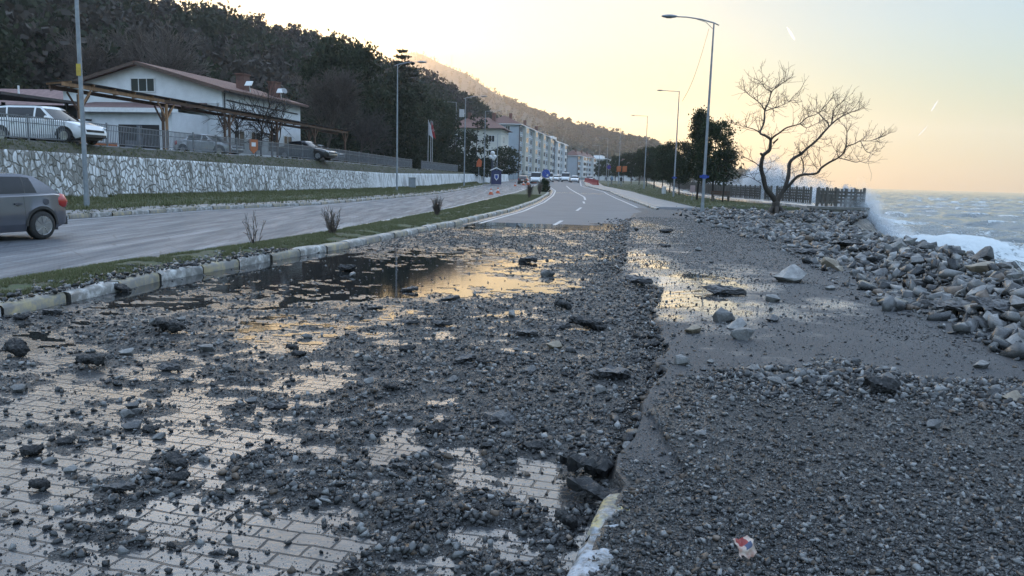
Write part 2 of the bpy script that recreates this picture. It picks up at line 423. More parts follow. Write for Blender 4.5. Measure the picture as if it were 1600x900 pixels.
# roads
tag(strip('road', lambda Y: (MRx(Y) + MLx(Y)) / 2, lambda Y: KRx(Y) + .1, 0.0, MATS['wet_pavers'], nx=12), kind='structure')
strip('road', lambda Y: KLx(Y) - .1, lambda Y: (MRx(Y) + MLx(Y)) / 2, 0.0, MATS['worn_road'], nx=12)
# asphalt surface of the far, undamaged road
s_ = NT('blue_asphalt'); v_ = s_.coord(); n_ = s_.noise(v_, .5, 5); n2_ = s_.noise(v_, 60, 2)
s_.p(Base_Color=s_.mix(s_.ramp(n_, [(.35, 0.0), (.65, 1.0)]), (.062, .07, .082), (.085, .094, .108)), Roughness=.6, Specular_IOR_Level=.35); s_.bump(n2_, .35, .006)
yf = np.concatenate([[26.5, 27.2], np.geomspace(28, 255, 60)])
strip('road', lambda Y: MRx(Y) + .25, lambda Y: np.minimum(KRx(Y), MRx(Y) + 30) - .02, .004, MATS['blue_asphalt'], ys=yf, nx=10)

# median: grass strip between two lines of kerb stones
strip('median', lambda Y: MLx(Y) + .1, lambda Y: MRx(Y) - .26, .11, MATS['grass_soil'], nx=10, ys=np.geomspace(3, 262, 260) - 2,
      zf=lambda t, Y, X: .07 * np.sin(np.pi * t) + .05 * (fbm(X * 2.5, Y * 2.5) - .5), smooth=True)
strip('median', lambda Y: MLx(Y) - .02, lambda Y: MLx(Y) + .12, .07, MATS['concrete'], nx=2, ys=np.geomspace(3, 262, 160) - 2)
def kerb_run(name, fx, y0, y1, w, h, step=1.0, side=1, rough=1.0):
    """bevelled kerb stones with worn white and yellow paint, laid along a line"""
    V = []; F = []; A = []; Y = y0; k = 0; rr = np.random.default_rng(3)
    while Y < y1:
        L = step * (1 if Y < 70 else 2); ya, yb = Y + .012, Y + L - .012
        n = 5 if rough < 1.2 else 15; tilt = rr.normal(0, .012, 4) * rough
        pr = [(0, -.06), (0, h * .72), (w * .16, h * .96), (w * .3, h), (w, h)]
        o = len(V)
        for j in range(n):
            yy = ya + (yb - ya) * j / (n - 1); x0 = fx(yy); g = gz(yy)
            bev = .03 if j in (0, n - 1) else 0
            for (a, b) in pr:
                V.append((x0 - side * (a + (.012 if (bev and a == 0) else 0) + (rough - 1) * .05 * (float(fbm(yy * 9, b * 30)) - .5)) + tilt[0] + tilt[1] * (j / (n - 1) - .5) * 1.6, yy, g + b + tilt[2] * .5 - (bev * .4 if b > h * .5 else 0) + rr.normal(0, .003) - (rough - 1) * .06 * max(0, float(fbm(yy * 7, a * 20 + 4)) - .45))); A.append(float((k // 1) % 2) )
        m_ = len(pr)
        for j in range(n - 1):
            for i in range(m_ - 1): F.append((o + j * m_ + i, o + j * m_ + i + 1, o + (j + 1) * m_ + i + 1, o + (j + 1) * m_ + i))
        F.append((o + 0, o + 1, o + 2, o + 4)); F.append((o + 2, o + 3, o + 4, o + 4)) if 0 else None
        e = o + (n - 1) * m_; F.append((e, e + 4, e + 2, e + 1))
        Y += L; k += 1
    F = [f for f in F if f]
    return tag(npmesh(name, np.array(V), np.array(F), MATS['painted_kerb'], attrs={'paint': np.array(A)}), kind='structure')
kerb_run('kerb', MRx, 3.2, 215, .24, .135)
kerb_run('kerb', lambda Y: KLx(Y) + .0, 15, 112, .2, .14)
kerb_run('kerb', lambda Y: KRx(Y) - .02, 45.5, 240, .2, .14, side=-1)

# far road markings
def ribbon(name, q, w, dz):
    q = np.array(q); d = np.gradient(q, axis=0); nrm = np.stack([d[:, 1], -d[:, 0]], 1); nrm /= np.linalg.norm(nrm, axis=1)[:, None]
    a, b = q - nrm * w / 2, q + nrm * w / 2
    X = np.stack([a[:, 0], b[:, 0]], 1); Y = np.stack([a[:, 1], b[:, 1]], 1)
    return tag(sheet(name, X, Y, gz(Y) + dz, MATS['line_paint']), kind='structure')
def dense(q, n=60):
    q = np.array(q); t = np.linspace(0, 1, len(q)); tt = np.linspace(0, 1, n); return np.stack([np.interp(tt, t, q[:, 0]), np.interp(tt, t, q[:, 1])], 1)
yy = np.geomspace(27.5, 210, 70); ribbon('road_marking', np.stack([MRx(yy) + .55, yy], 1), .14, .009)
yy = np.geomspace(27.5, 150, 70); ribbon('road_marking', np.stack([MRx(yy) + .30, yy], 1), .05, .009)
yy = np.geomspace(49, 220, 60); ribbon('road_marking', np.stack([KRx(yy) - .75, yy], 1), .14, .009)
ribbon('road_marking', dense([G(885, 290.5)[:2], G(890, 295)[:2], G(903, 302.5)[:2], G(913, 308)[:2], G(914.5, 312.5)[:2]], 30), .17, .009)
ribbon('road_marking', dense([G(911.5, 315)[:2], G(913, 318)[:2]], 6), .15, .009)
ribbon('road_marking', dense([G(901, 329.5)[:2], G(908, 324.5)[:2]], 6), .14, .009)
ribbon('road_marking', dense([G(866, 352)[:2], G(878, 345)[:2]], 6), .14, .009)
yy = np.geomspace(5, 150, 70); ribbon('road_marking', np.stack([MLx(yy) - .55, yy], 1), .12, .006)
yy = np.geomspace(16, 110, 70); ribbon('road_marking', np.stack([KLx(yy) + .42, yy], 1), .1, .006)

# left verge: pavement strip and grass up to the wall
strip('pavement', lambda Y: KLx(Y) - 1.9, lambda Y: KLx(Y) - .16, .125, MATS['paving_grey'], ys=np.geomspace(20, 125, 60), skirt=.35, nx=4)
strip('verge', lambda Y: Wx(Y) - .3, lambda Y: KLx(Y) - 1.85, .11, MATS['grass_soil'], ys=np.geomspace(18, 150, 90), skirt=.35, nx=8,
      zf=lambda t, Y, X: .18 * (1 - t) + .06 * (fbm(X * 2, Y * 2) - .5), smooth=True)
# terrace (car park) above the wall
strip('parking_lot', lambda Y: Wx(Y) - 60, lambda Y: Wx(Y) - .75, 0, MATS['paving_grey'], ys=np.linspace(5, 150, 40), skirt=.35, nx=12,
      zf=lambda t, Y, X: Ter(Y) - gz(Y))
strip('embankment', lambda Y: Wx(Y) - .8, lambda Y: Wx(Y) - .12, 0, MATS['dry_earth'], ys=np.linspace(5, 150, 200), nx=6,
      zf=lambda t, Y, X: Ter(Y) - .02 + (Wtop(Y) - .02 - Ter(Y)) * t ** 1.3 - gz(Y) + .1 * (fbm(X * 3, Y * 2.5) - .5), smooth=True)
# right: promenade paving, grass under the trees, sidewalk
strip('sidewalk', lambda Y: KRx(Y) + .16, lambda Y: KRx(Y) + 3.0, .12, MATS['paving_grey'], ys=np.geomspace(47, 250, 40), skirt=.35, nx=5)
strip('lawn', lambda Y: KRx(Y) + 3.0, lambda Y: Cx(Y) - 3.2, .13, MATS['grass_soil'], ys=np.geomspace(53, 250, 60), skirt=.35, nx=10,
      zf=lambda t, Y, X: .06 * (fbm(X * 1.4, Y * 1.4) - .5), smooth=True)
s_ = NT('wet_promenade'); v_ = s_.coord(); n_ = s_.noise(v_, .8, 5)
s_.p(Base_Color=s_.mix(n_, (.17, .17, .17), (.26, .25, .24)), Roughness=s_.ramp(n_, [(.4, .08), (.6, .4)]))
strip('promenade', lambda Y: Cx(Y) - 3.4, lambda Y: Cx(Y) + .1, .0, MATS['wet_promenade'], ys=np.geomspace(50.4, 250, 50), skirt=.35, nx=4, zf=lambda t, Y, X: .36 + .02 * t - .1 * sstep(60, 100, Y))
# ================================================================== STORM DEBRIS: torn asphalt, gravel, stones
def hull(seed, n, sc, rough=0.0, bev=0.0, sub=0, jit=.25):
    r = np.random.default_rng(seed); p = r.normal(size=(n, 3)); p /= np.linalg.norm(p, axis=1)[:, None]
    p *= (1 - jit * r.random((n, 1))); p *= np.array(sc)
    bm = bmesh.new()
    for q in p: bm.verts.new(q)
    res = bmesh.ops.convex_hull(bm, input=bm.verts)
    bmesh.ops.delete(bm, geom=list({g for g in res['geom_interior'] + res['geom_unused'] if isinstance(g, bmesh.types.BMVert)}), context='VERTS')
    if bev:
        bmesh.ops.dissolve_limit(bm, angle_limit=R(9), verts=bm.verts, edges=bm.edges)
        bmesh.ops.bevel(bm, geom=list(bm.edges), offset=bev, segments=2, profile=.6, affect='EDGES', clamp_overlap=True)
    bmesh.ops.triangulate(bm, faces=bm.faces)
    if sub:
        for _ in range(sub): 
            long = [e for e in bm.edges if e.calc_length() > .16 / (_ + 1) ** .6]
            bmesh.ops.subdivide_edges(bm, edges=long, cuts=1, use_grid_fill=False); bmesh.ops.triangulate(bm, faces=bm.faces)
        bm.normal_update()
        for v in bm.verts:
            c = v.co
            d = (float(fbm(c.x * 5 + c.z * 3.1 + seed, c.y * 5 - c.z * 2.3, 4)) - .5) * rough * 2 + (float(vnoise(c.x * 22 + c.z * 9, c.y * 22 + c.z * 17)) - .5) * rough * .5
            v.co = c + v.normal * d
    bm.verts.ensure_lookup_table(); bm.verts.index_update()
    V = np.array([v.co[:] for v in bm.verts]); F = np.array([[v.index for v in f.verts] for f in bm.faces]); bm.free()
    return V, F
PEB = [hull(100 + i, 8 + i % 4, (1, .8, .55 + .1 * (i % 3))) for i in range(12)]
CHIP = [hull(140 + i, 9, (1, .75, .3)) for i in range(6)]

def mat_stone(name, a, b, rough=.45, island=True, veins=True, dirt=.5):
    s = NT(name); oi = s.n('ObjectInfo'); g = s.n('NewGeometry')
    rnd = g.outputs['Random Per Island'] if island else oi.outputs['Random']
    v = s.coord(); n1 = s.noise(v, 3.5 if not island else 14, 6, .68); n2 = s.noise(v, 24, 4, .65)
    col = s.mix(s.math('POWER', rnd, 2.2) if island else rnd, a, b)
    col = s.mix(s.ramp(n1, [(.36, 0.0), (.66, dirt)]), col, tuple(x * .45 for x in a))
    if veins: col = s.mix(s.ramp(n2, [(.56, 0.0), (.7, .5)]), col, tuple(min(1, x * 1.5 + .04) for x in b))
    s.p(Base_Color=col, Roughness=s.ramp(n1, [(.35, rough - .12), (.65, rough + .2)]))
    s.bump(s.math('ADD', n1, s.math('MULTIPLY', n2, .5)), .5, .02)
mat_stone('pebble_grey', (.018, .020, .022), (.27, .27, .265), .22, veins=False)
mat_stone('pebble_black', (.012, .012, .013), (.03, .03, .03), .32, veins=False)
mat_stone('pebble_brown', (.09, .065, .045), (.17, .13, .10), .5, veins=False)
mat_stone('rock_grey', (.05, .052, .055), (.25, .245, .235), .5, island=False)
mat_stone('rock_tan', (.22, .18, .13), (.26, .22, .17), .55, island=False)
mat_stone('broken_asphalt', (.013, .013, .014), (.026, .026, .027), .55, island=False, veins=False)
mat_stone('asphalt_top', (.05, .051, .054), (.07, .07, .072), .5, island=False, veins=False)
s_ = NT('old_kerb'); v_ = s_.coord(); n1 = s_.noise(v_, 9, 6, .7); n2 = s_.noise(v_, 3.2, 4, .6); n3 = s_.noise(v_, 45, 4, .6)
c_ = s_.mix(s_.ramp(n2, [(.50, 0.0), (.56, 1.0)]), (.36, .38, .41), (.40, .32, .15)); c_ = s_.mix(s_.ramp(n1, [(.44, 0.0), (.60, 1.0)]), c_, (.13, .125, .115)); c_ = s_.mix(s_.ramp(n3, [(.52, 0.0), (.66, .7)]), c_, (.06, .058, .054))
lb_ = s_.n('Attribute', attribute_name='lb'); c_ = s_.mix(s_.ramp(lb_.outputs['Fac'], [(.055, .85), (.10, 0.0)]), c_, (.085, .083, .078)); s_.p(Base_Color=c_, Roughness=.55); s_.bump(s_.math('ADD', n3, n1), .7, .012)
M('rough_concrete', (.26, .265, .27), (.09, .09, .09), .7, scale=9, bump=.8, bd=.02)
PM = [MATS['pebble_grey'], MATS['pebble_black'], MATS['pebble_brown']]

ROCK = []
for i, sc in enumerate([(.5, .42, .33), (.5, .36, .3), (.5, .45, .24), (.5, .4, .4), (.5, .33, .26), (.5, .48, .3), (.5, .38, .2), (.5, .4, .34)]):
    V, F = hull(300 + i, 13 + 2 * (i % 4), sc, .03, .016, 2, .34)
    me = bpy.data.meshes.new('rock'); me.from_pydata(V.tolist(), [], F.tolist()); me.materials.append(MATS['rock_grey'])
    me.polygons.foreach_set('use_smooth', [True] * len(F)); me.set_sharp_from_angle(angle=R(32)); ROCK.append(me)
ROCKT = []
for q in ROCK[:3]:
    q = q.copy(); q.materials.clear(); q.materials.append(MATS['rock_tan']); ROCKT.append(q)
def rock(loc, size, label, group=None, me=None, rot=None, name='rock', cat='rock', sc=(1, 1, 1)):
    o = bpy.data.objects.new(name, me or ROCK[int(rng.integers(len(ROCK)))]); COL.objects.link(o)
    o.location = tuple(map(float, loc)); o.rotation_euler = rot or (rng.normal(0, .35), rng.normal(0, .35), rng.random() * 6.28)
    o.scale = tuple(float(size * q) for q in sc)
    return tag(o, label, cat, group)
ROCKC = ROCK[1].copy(); ROCKC.materials.clear(); ROCKC.materials.append(MATS['rough_concrete'])
# ---- torn edge of the asphalt, left side of the slab
eq = np.array([G(x, y, .1)[:2] for x, y in [(998, 328), (985, 345), (980, 372), (978, 400), (969, 424), (972, 430), (1002, 433), (1036, 446), (1030, 462), (1021, 482), (1033, 505), (1038, 530), (1046, 548), (1020, 566), (1046, 578), (1030, 598), (1012, 612), (1004, 650), (992, 685), (966, 712), (962, 742), (978, 765), (956, 800), (931, 850), (912, 900), (885, 980)]])
eq = eq[np.argsort(eq[:, 1])]
def Ex(Y):
    Y = np.asarray(Y, float); b = np.interp(Y, eq[:, 1], eq[:, 0])
    j = (.10 * (fbm(Y * 6.1, Y * 0 + 3.3, 4) - .5) + .05 * (vnoise(Y * 26, Y * 0 + 9) - .5)) * sstep(4.4, 5.4, Y) * np.clip(Y / 10, .5, 2)
    return b + j
gb = np.array([G(x, y, .1)[:2] for x, y in [(1010, 640), (1050, 598), (1120, 575), (1300, 576), (1450, 590), (1600, 606), (1750, 625)]])
def field(X, Y):                                    # gravel field nearest the camera, right side
    yb = np.interp(X, gb[:, 0], gb[:, 1], left=gb[0, 1] - 1.2)
    return sstep(.35, -.35, Y - yb + 1.1 * (fbm(X * 1.7, Y * 1.7) - .5))
def blob(X, Y, px, py, rx, ry, dz=.1):              # soft patch round a spot of the ground
    c = G(px, py, dz); k = c[1] / FPX
    return np.exp(-((X - c[0]) / (rx * k)) ** 2 - ((Y - c[1]) / (ry * k * c[1] / EYE)) ** 2)
def slab_z(X, Y):
    f = field(X, Y)
    z = .10 * sstep(49, 34, Y) + .004 + .016 * (fbm(X * .7, Y * .7, 3) - .5)
    z = z - .05 * np.exp(-((X - Ex(Y)) / .35) ** 2) * sstep(8, 10, Y)
    z = z + f * (.012 + .03 * fbm(X * 3.2, Y * 3.2, 4) + .012 * (fbm(X * 22, Y * 22, 2) - .5))
    z = z - .0 * blob(X, Y, 1480, 535, 50, 7) * (fbm(X * 9, Y * 9) > .3)
    return z
ys = np.geomspace(2.1, 50, 620)[:, None]
tt = np.linspace(0, 1, 300) ** 1.35
xe = Ex(ys); xr = Cx(ys) - .2
X = xe + (xr - xe) * tt[None]; Y = np.repeat(ys, X.shape[1], 1); Z = slab_z(X, Y) + gz(Y)
sk = []
for dx, zz in ((-.20, -.05), (-.10, .012), (-.045, .035), (-.015, .082)):
    j = .05 * (fbm(ys * 14, ys * 0 + dx * 50, 3) - .5) * sstep(4.4, 5.4, ys)
    sk.append((xe + dx * np.clip(ys / 8, .6, 1.6) + j, ys, np.minimum(zz * sstep(50, 34, ys) - (.03 * (ys > 49)), Z[:, :1] - .004)))
X = np.concatenate([a[0] for a in sk] + [X], 1); Z = np.concatenate([a[2] for a in sk] + [Z], 1); Y = np.repeat(ys, X.shape[1], 1)
wet = np.zeros_like(X)
for px, py, rx, ry, w in [(1080, 470, 75, 26, 1.0), (1180, 478, 90, 16, .55), (1090, 436, 80, 16, .9), (1010, 408, 40, 22, .75), (1010, 352, 30, 10, .7), (1300, 478, 40, 14, .5), (1200, 487, 60, 10, .5), (1060, 492, 40, 10, .8),
                          (1130, 548, 80, 10, .25), (1010, 372, 28, 14, .55), (1150, 420, 50, 10, .4), (1110, 455, 60, 12, .6)]:
    wet = np.maximum(wet, 1.25 * w * blob(X, Y, px, py, rx * 1.35, ry * 1.35))
f_ = field(X, Y); wet = wet * (1 - f_)
o = sheet('asphalt', X, Y, Z, [MATS['wet_asphalt'], MATS['gravel_dirt'], MATS['broken_asphalt']], attrs={'wet': wet.ravel()}, smooth=True)
fc = (f_[:-1, :-1] > .5).astype(np.int32); fc[:, :4] = np.where(ys[:-1] < 5.0, 1, 2)
o.data.polygons.foreach_set('material_index', np.ascontiguousarray(fc.ravel(), np.int32))
tag(o, kind='structure')
# kerb that still shows at the near end of the slab
ka, kb_ = G(900, 925, .1)[:2], G(971, 762, .1)[:2]; kd = (kb_ - ka) / np.linalg.norm(kb_ - ka); kn = np.array([kd[1], -kd[0]]); KL = float(np.linalg.norm(kb_ - ka))
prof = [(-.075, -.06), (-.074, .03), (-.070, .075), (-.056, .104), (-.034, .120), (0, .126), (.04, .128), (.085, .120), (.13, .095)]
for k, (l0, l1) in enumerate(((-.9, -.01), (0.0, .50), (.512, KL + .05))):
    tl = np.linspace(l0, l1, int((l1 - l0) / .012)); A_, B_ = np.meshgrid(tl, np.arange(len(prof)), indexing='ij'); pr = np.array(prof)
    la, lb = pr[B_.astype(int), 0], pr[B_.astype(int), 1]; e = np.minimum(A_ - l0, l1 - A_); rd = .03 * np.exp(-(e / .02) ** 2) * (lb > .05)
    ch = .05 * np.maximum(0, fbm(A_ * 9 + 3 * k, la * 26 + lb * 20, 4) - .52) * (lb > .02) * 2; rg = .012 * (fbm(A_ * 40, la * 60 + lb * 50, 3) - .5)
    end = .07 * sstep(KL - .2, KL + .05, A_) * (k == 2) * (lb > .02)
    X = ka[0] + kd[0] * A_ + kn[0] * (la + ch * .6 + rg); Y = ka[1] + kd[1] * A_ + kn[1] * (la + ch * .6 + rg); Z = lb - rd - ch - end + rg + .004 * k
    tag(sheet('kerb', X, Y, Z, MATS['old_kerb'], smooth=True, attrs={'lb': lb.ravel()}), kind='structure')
for px, py, w, lab, rz in ((974, 728, 30, 'broken pale kerb stub poking out of the gravel just beyond the intact yellow kerb', 1.2), (981, 692, 34, 'broken pale kerb stub poking out of the gravel furthest from the intact yellow kerb', 1.5)):
    p = G(px, py, .1); s = w / FPX * math.hypot(p[0], p[1], EYE); o = rock((p[0], p[1], .075), s, lab, None, ROCKC, (.1, .15, rz), 'kerb_fragment', 'kerb fragment', (2.3, 1.0, 1.15))

# ---- gravel washed over the road
ANC = [(50, 880, .15), (250, 850, .2), (450, 850, .25), (600, 880, .55), (700, 850, .7), (850, 880, .55), (830, 755, .22), (750, 790, .75), (50, 780, .22), (200, 720, .28), (350, 750, .42), (500, 740, .45), (620, 700, .75), (780, 680, .85), (900, 700, .85),
       (30, 640, .28), (150, 640, .3), (280, 660, .34), (400, 640, .5), (470, 620, .34), (600, 640, .8), (800, 620, .9), (950, 620, .9), (40, 560, .34), (200, 540, .46), (300, 560, .42), (450, 550, .45), (600, 560, .68), (800, 560, .8), (980, 560, .85),
       (100, 505, .5), (250, 500, .6), (400, 500, .56), (550, 500, .46), (650, 490, .52), (800, 490, .7), (950, 480, .8), (120, 485, .3), (200, 470, .12), (350, 440, .08), (450, 418, .04), (450, 460, .3), (600, 450, .15), (700, 440, .16), (800, 440, .2), (880, 440, .5), (950, 430, .72),
       (550, 405, .3), (650, 412, .3), (750, 405, .38), (850, 400, .55), (930, 390, .62), (600, 388, .5), (700, 375, .62), (800, 375, .62), (900, 370, .62), (950, 365, .62), (800, 359, .55), (700, 363, .5), (850, 351, -.1), (750, 352, -.1), (960, 352, -.05), (900, 345, -.2), (800, 340, -.2), (970, 340, -.1)]
_aw = np.array([G(x, y)[:2] for x, y, c in ANC]); _av = np.array([c - (.10 if 500 < x < 900 and 395 < y < 465 else 0) + (.13 if x < 570 and y > 520 else 0) - (.04 if y > 500 and 600 <= x < 950 else 0) for x, y, c in ANC]); _aq = np.stack([_aw[:, 0] / _aw[:, 1] * 2.2, np.log(_aw[:, 1]) * 1.5], 1)
def cover(X, Y):
    q = np.stack([(X / Y * 2.2).ravel(), (np.log(np.maximum(Y, 1)) * 1.5).ravel()], 1)
    num = np.zeros(len(q)); den = np.full(len(q), 1e-9)
    for a, v in zip(_aq, _av):
        w = 1 / (((q - a) ** 2).sum(1) + .006) ** 1.6; num += w * v; den += w
    c = (num / den).reshape(X.shape)
    return c - .04 + .72 * (fbm(X * 1.4 + 4, Y * 1.3, 5, .62) - .5) + .95 * (fbm(X * 4.2, Y * 5.6, 4, .55) - .5)
def bed_z(X, Y, c=None):
    c = cover(X, Y) if c is None else c
    h = np.clip((c - .5) * .075, -.03, .026)
    h = h + .012 * (fbm(X * 13, Y * 13, 3) - .5) + .007 * (vnoise(X * 60, Y * 60) - .5)
    return h
ys = np.geomspace(2.1, 27.5, 760)[:, None]; an = np.linspace(-.74, .30, 660)[None]
X = an * ys; Y = np.repeat(ys, 660, 1); c = cover(X, Y)
Z = bed_z(X, Y, c)
Z = np.where((X > Ex(Y) - .02) | (X < MRx(Y) - .02), -.06, Z)
F = grid_faces(*X.shape); keep = (Z.ravel()[F] > -.004).any(1)
tag(npmesh('gravel_layer', np.stack([X.ravel(), Y.ravel(), Z.ravel()], 1), F[keep], MATS['gravel_dirt'], smooth=True), 'dark wet gravel washed in patches over the paved road', 'gravel', kind='stuff')

def pareto(n, lo, hi, a=1.7): return np.minimum(lo * (1 - rng.random(n)) ** (-1 / a), hi)
def pebbles(name, X, Y, Z, size, label, cat, mixp=(.72, .22, .06), tilt=.5, tmpl=None):
    n = len(X); k = rng.choice(3, n, p=mixp)
    s = size[:, None] * (.8 + .4 * rng.random((n, 3)))
    o = scatter(name, tmpl or PEB, np.stack([X, Y, Z + size * .22], 1), rotm(n, tilt), s, PM, mi=k)
    return tag(o, label, cat, kind='stuff')
# road pebbles
N = 330000
ly = rng.random(N); Y = 2.2 * (27.0 / 2.2) ** ly; X = (-.72 + 1.0 * rng.random(N)) * Y
c = cover(X, Y); p = .03 + .10 * sstep(.1, .45, c) + .85 * sstep(.42, .72, c)
k = (rng.random(N) < p) & (X < Ex(Y) - .03) & (X > MRx(Y) + .02); X, Y, c = X[k], Y[k], c[k]
sz = pareto(len(X), np.maximum(.0034, Y * .00055), .036, 1.8) * (.75 + .4 * np.clip(c, 0, 1))
pebbles('road_gravel', X, Y, np.maximum(bed_z(X, Y, c), 0) + gz(Y), sz, 'loose wet pebbles and asphalt crumbs scattered over the paved road', 'gravel')
# right-hand gravel field and crumbs on the asphalt
N = 560000
ly = rng.random(N); Y = 2.2 * (34.0 / 2.2) ** ly; X = (0.0 + 1.05 * rng.random(N) ** 1.15) * Y
f = field(X, Y); far = sstep(16, 21, Y)
band = sstep(1.2, 0, np.abs(Y - np.interp(X, gb[:, 0], gb[:, 1]) + .4)) * sstep(.9, 2.4, X)
p = np.clip(.13 + .2 * sstep(.5, .62, fbm(X * .9, Y * .9, 4)) + .95 * f * np.clip(.35 + 1.3 * (fbm(X * .75 + 9, Y * .6, 4) - .25), .22, 1) + .32 * far + .3 * band * f, 0, 1) * (1 - .75 * np.minimum(1, 1.3 * blob(X, Y, 1085, 458, 95, 34)))
k = (rng.random(N) < p) & (X > Ex(Y) + .02) & (X < Cx(Y) - 1.0); X, Y, f, band = X[k], Y[k], f[k], band[k]
sz = pareto(len(X), np.maximum(.0030, Y * .00054), .026, 2.0) * (1 + 1.6 * band * f)
pebbles('beach_gravel', X, Y, slab_z(X, Y) + gz(Y), sz, 'grey beach pebbles thrown over the torn asphalt on the right', 'gravel', (.78, .16, .06), .6, PEB + CHIP)
# pebbles and crumbs along the median kerb
N = 1600; Y = 7 + 8 * rng.random(N) ** 1.3; X = MRx(Y) - .75 * rng.random(N) ** 1.7 - .05
sz = pareto(N, .012, .06, 1.6); pebbles('kerb_gravel', X, Y, np.full(N, .15), sz, 'stones and crumbs washed up onto the grassy median', 'gravel', (.6, .34, .06))

# crumbs and stones heaped along the torn edge
N = 2600; Y = 4.2 * (34 / 4.2) ** rng.random(N); X = Ex(Y) - np.abs(rng.normal(.02, .22, N)) * np.clip(Y / 9, .6, 1.8) + .3 * (rng.random(N) < .12) * rng.random(N); onr = X < Ex(Y)
zz = np.where(onr, np.maximum(bed_z(X, Y), 0) + .05 * np.exp(-((X - Ex(Y)) / .15) ** 2), slab_z(X, Y))
pebbles('edge_rubble', X, Y, zz, pareto(N, np.maximum(.008, Y * .001), .065, 1.9), 'stones and asphalt crumbs heaped along the torn asphalt edge', 'rubble', (.5, .44, .06), .8, PEB + CHIP)
# standing water: mirrors between the gravel
s_ = NT('puddle_water'); v_ = s_.coord(); s_.p(Base_Color=(.012, .013, .013), Roughness=.025, IOR=1.33); s_.bump(s_.noise(s_.coord((1, 2.2, 1)), 7, 3), .035, .02)
ys = np.geomspace(2.3, 26.6, 420)[:, None]; X = np.linspace(-.74, .24, 420)[None] * ys; Y = np.repeat(ys, 420, 1); c = cover(X, Y)
pud = c - .27 + .5 * sstep(8, 4.5, Y) + .10 * (fbm(X * .9, Y * .7) - .5); F = grid_faces(*X.shape); ok = ((pud < .11) & (X < Ex(Y)) & (X > MRx(Y) - .0)).ravel()
tag(npmesh('puddle', np.stack([X.ravel(), Y.ravel(), 0 * X.ravel() + .0045], 1), F[ok[F].all(1)], MATS['puddle_water']), kind='structure')
ys = np.linspace(25.6, 30.5, 90)[:, None]; X = MRx(ys) + .3 + (np.linspace(0, 1, 160)[None]) * (Ex(ys) - MRx(ys) - .3); Y = np.repeat(ys, 160, 1); F = grid_faces(*X.shape)
ok = (fbm(X * .5, Y * 1.4, 4) + .25 * np.exp(-((Y - 27.6) / .9) ** 2) + .12 * np.exp(-((Y - 29.3) / .25) ** 2) > .60).ravel()
tag(npmesh('puddle', np.stack([X.ravel(), Y.ravel(), 0 * X.ravel() + .0088], 1), F[ok[F].all(1)], MATS['puddle_water']), kind='structure')

# ---- shore bank: mound under the boulders, falling to the sea
bq = np.array([[4.6, -2], [4.7, 3], [5.0, 7.4], [5.36, 10.6], [6.9, 16.6], [7.6, 22], [8.6, 30], [9.6, 36], [10.8, 41], [13, 45.5], [16, 49], [20, 50.4]])
def Bx(Y): return np.interp(Y, bq[:, 1], bq[:, 0])
def bank_z(X, Y):
    b = Bx(Y); r = np.maximum(Cx(Y), b + .3); t = (X - b) / (r - b)
    crest = np.interp(Y, [0, 8, 12, 20, 30, 36, 44, 50], [.50, .50, .44, .24, -.02, -.3, -.9, -1.2])
    up = .06 + crest * sstep(0, 1, t); dn = np.clip(X - r, 0, 9) * .72
    return np.where(t < 1, up, .06 + crest - dn) + .22 * (fbm(X * 1.1, Y * 1.1, 3) - .5) * sstep(-.1, .4, t)
ys = np.geomspace(3, 55, 200)[:, None] - 2; t = np.linspace(0, 1, 40)[None]
X = Bx(ys) - .15 + (Cx(ys) + 6.5 - Bx(ys)) * t; Y = np.repeat(ys, 40, 1)
Zb = bank_z(X, Y); Zb[:, 0] -= .15
tag(sheet('shore', X, Y, Zb, MATS['gravel_dirt'], smooth=True), kind='structure')
# small rubble of the bank (one mass) and boulders one by one
N = 21000; Y = 2.5 * (52 / 2.5) ** rng.random(N); u = np.where(rng.random(N) < .25, 1 + 3.2 * rng.random(N), rng.normal(.45, .55, N)); b = Bx(Y); r = np.maximum(Cx(Y), b + .3); X = b + (r - b) * u
k = (u > -.35) & (u < 4.5) & ~((X > 14.2) & (Y > 36)) & (rng.random(N) < np.where(u < .05, .35, 1)); X, Y, u = X[k], Y[k], u[k]
sz = pareto(len(X), np.maximum(.03, Y * .0022), .2, 1.7)
pebbles('rubble', X, Y, np.where(X > Bx(Y), bank_z(X, Y), slab_z(X, Y)), sz, 'grey broken rubble filling the rock bank above the sea', 'rubble', (.83, .12, .05), .8, PEB[:8] + CHIP[:3])
N = 2600; Y = 26 + 24 * rng.random(N); X = Ex(Y) + (Cx(Y) - Ex(Y)) * rng.random(N) ** .6; k = rng.random(N) < sstep(24, 42, Y) * sstep(9.0, 11.5, X); X, Y = X[k], Y[k]
pebbles('rubble', X, Y, slab_z(X, Y) + gz(Y), pareto(len(X), .05, .28, 1.5), 'dark rubble strewn round the foot of the bare tree', 'rubble', (.72, .23, .05), .7, PEB[:8] + CHIP)

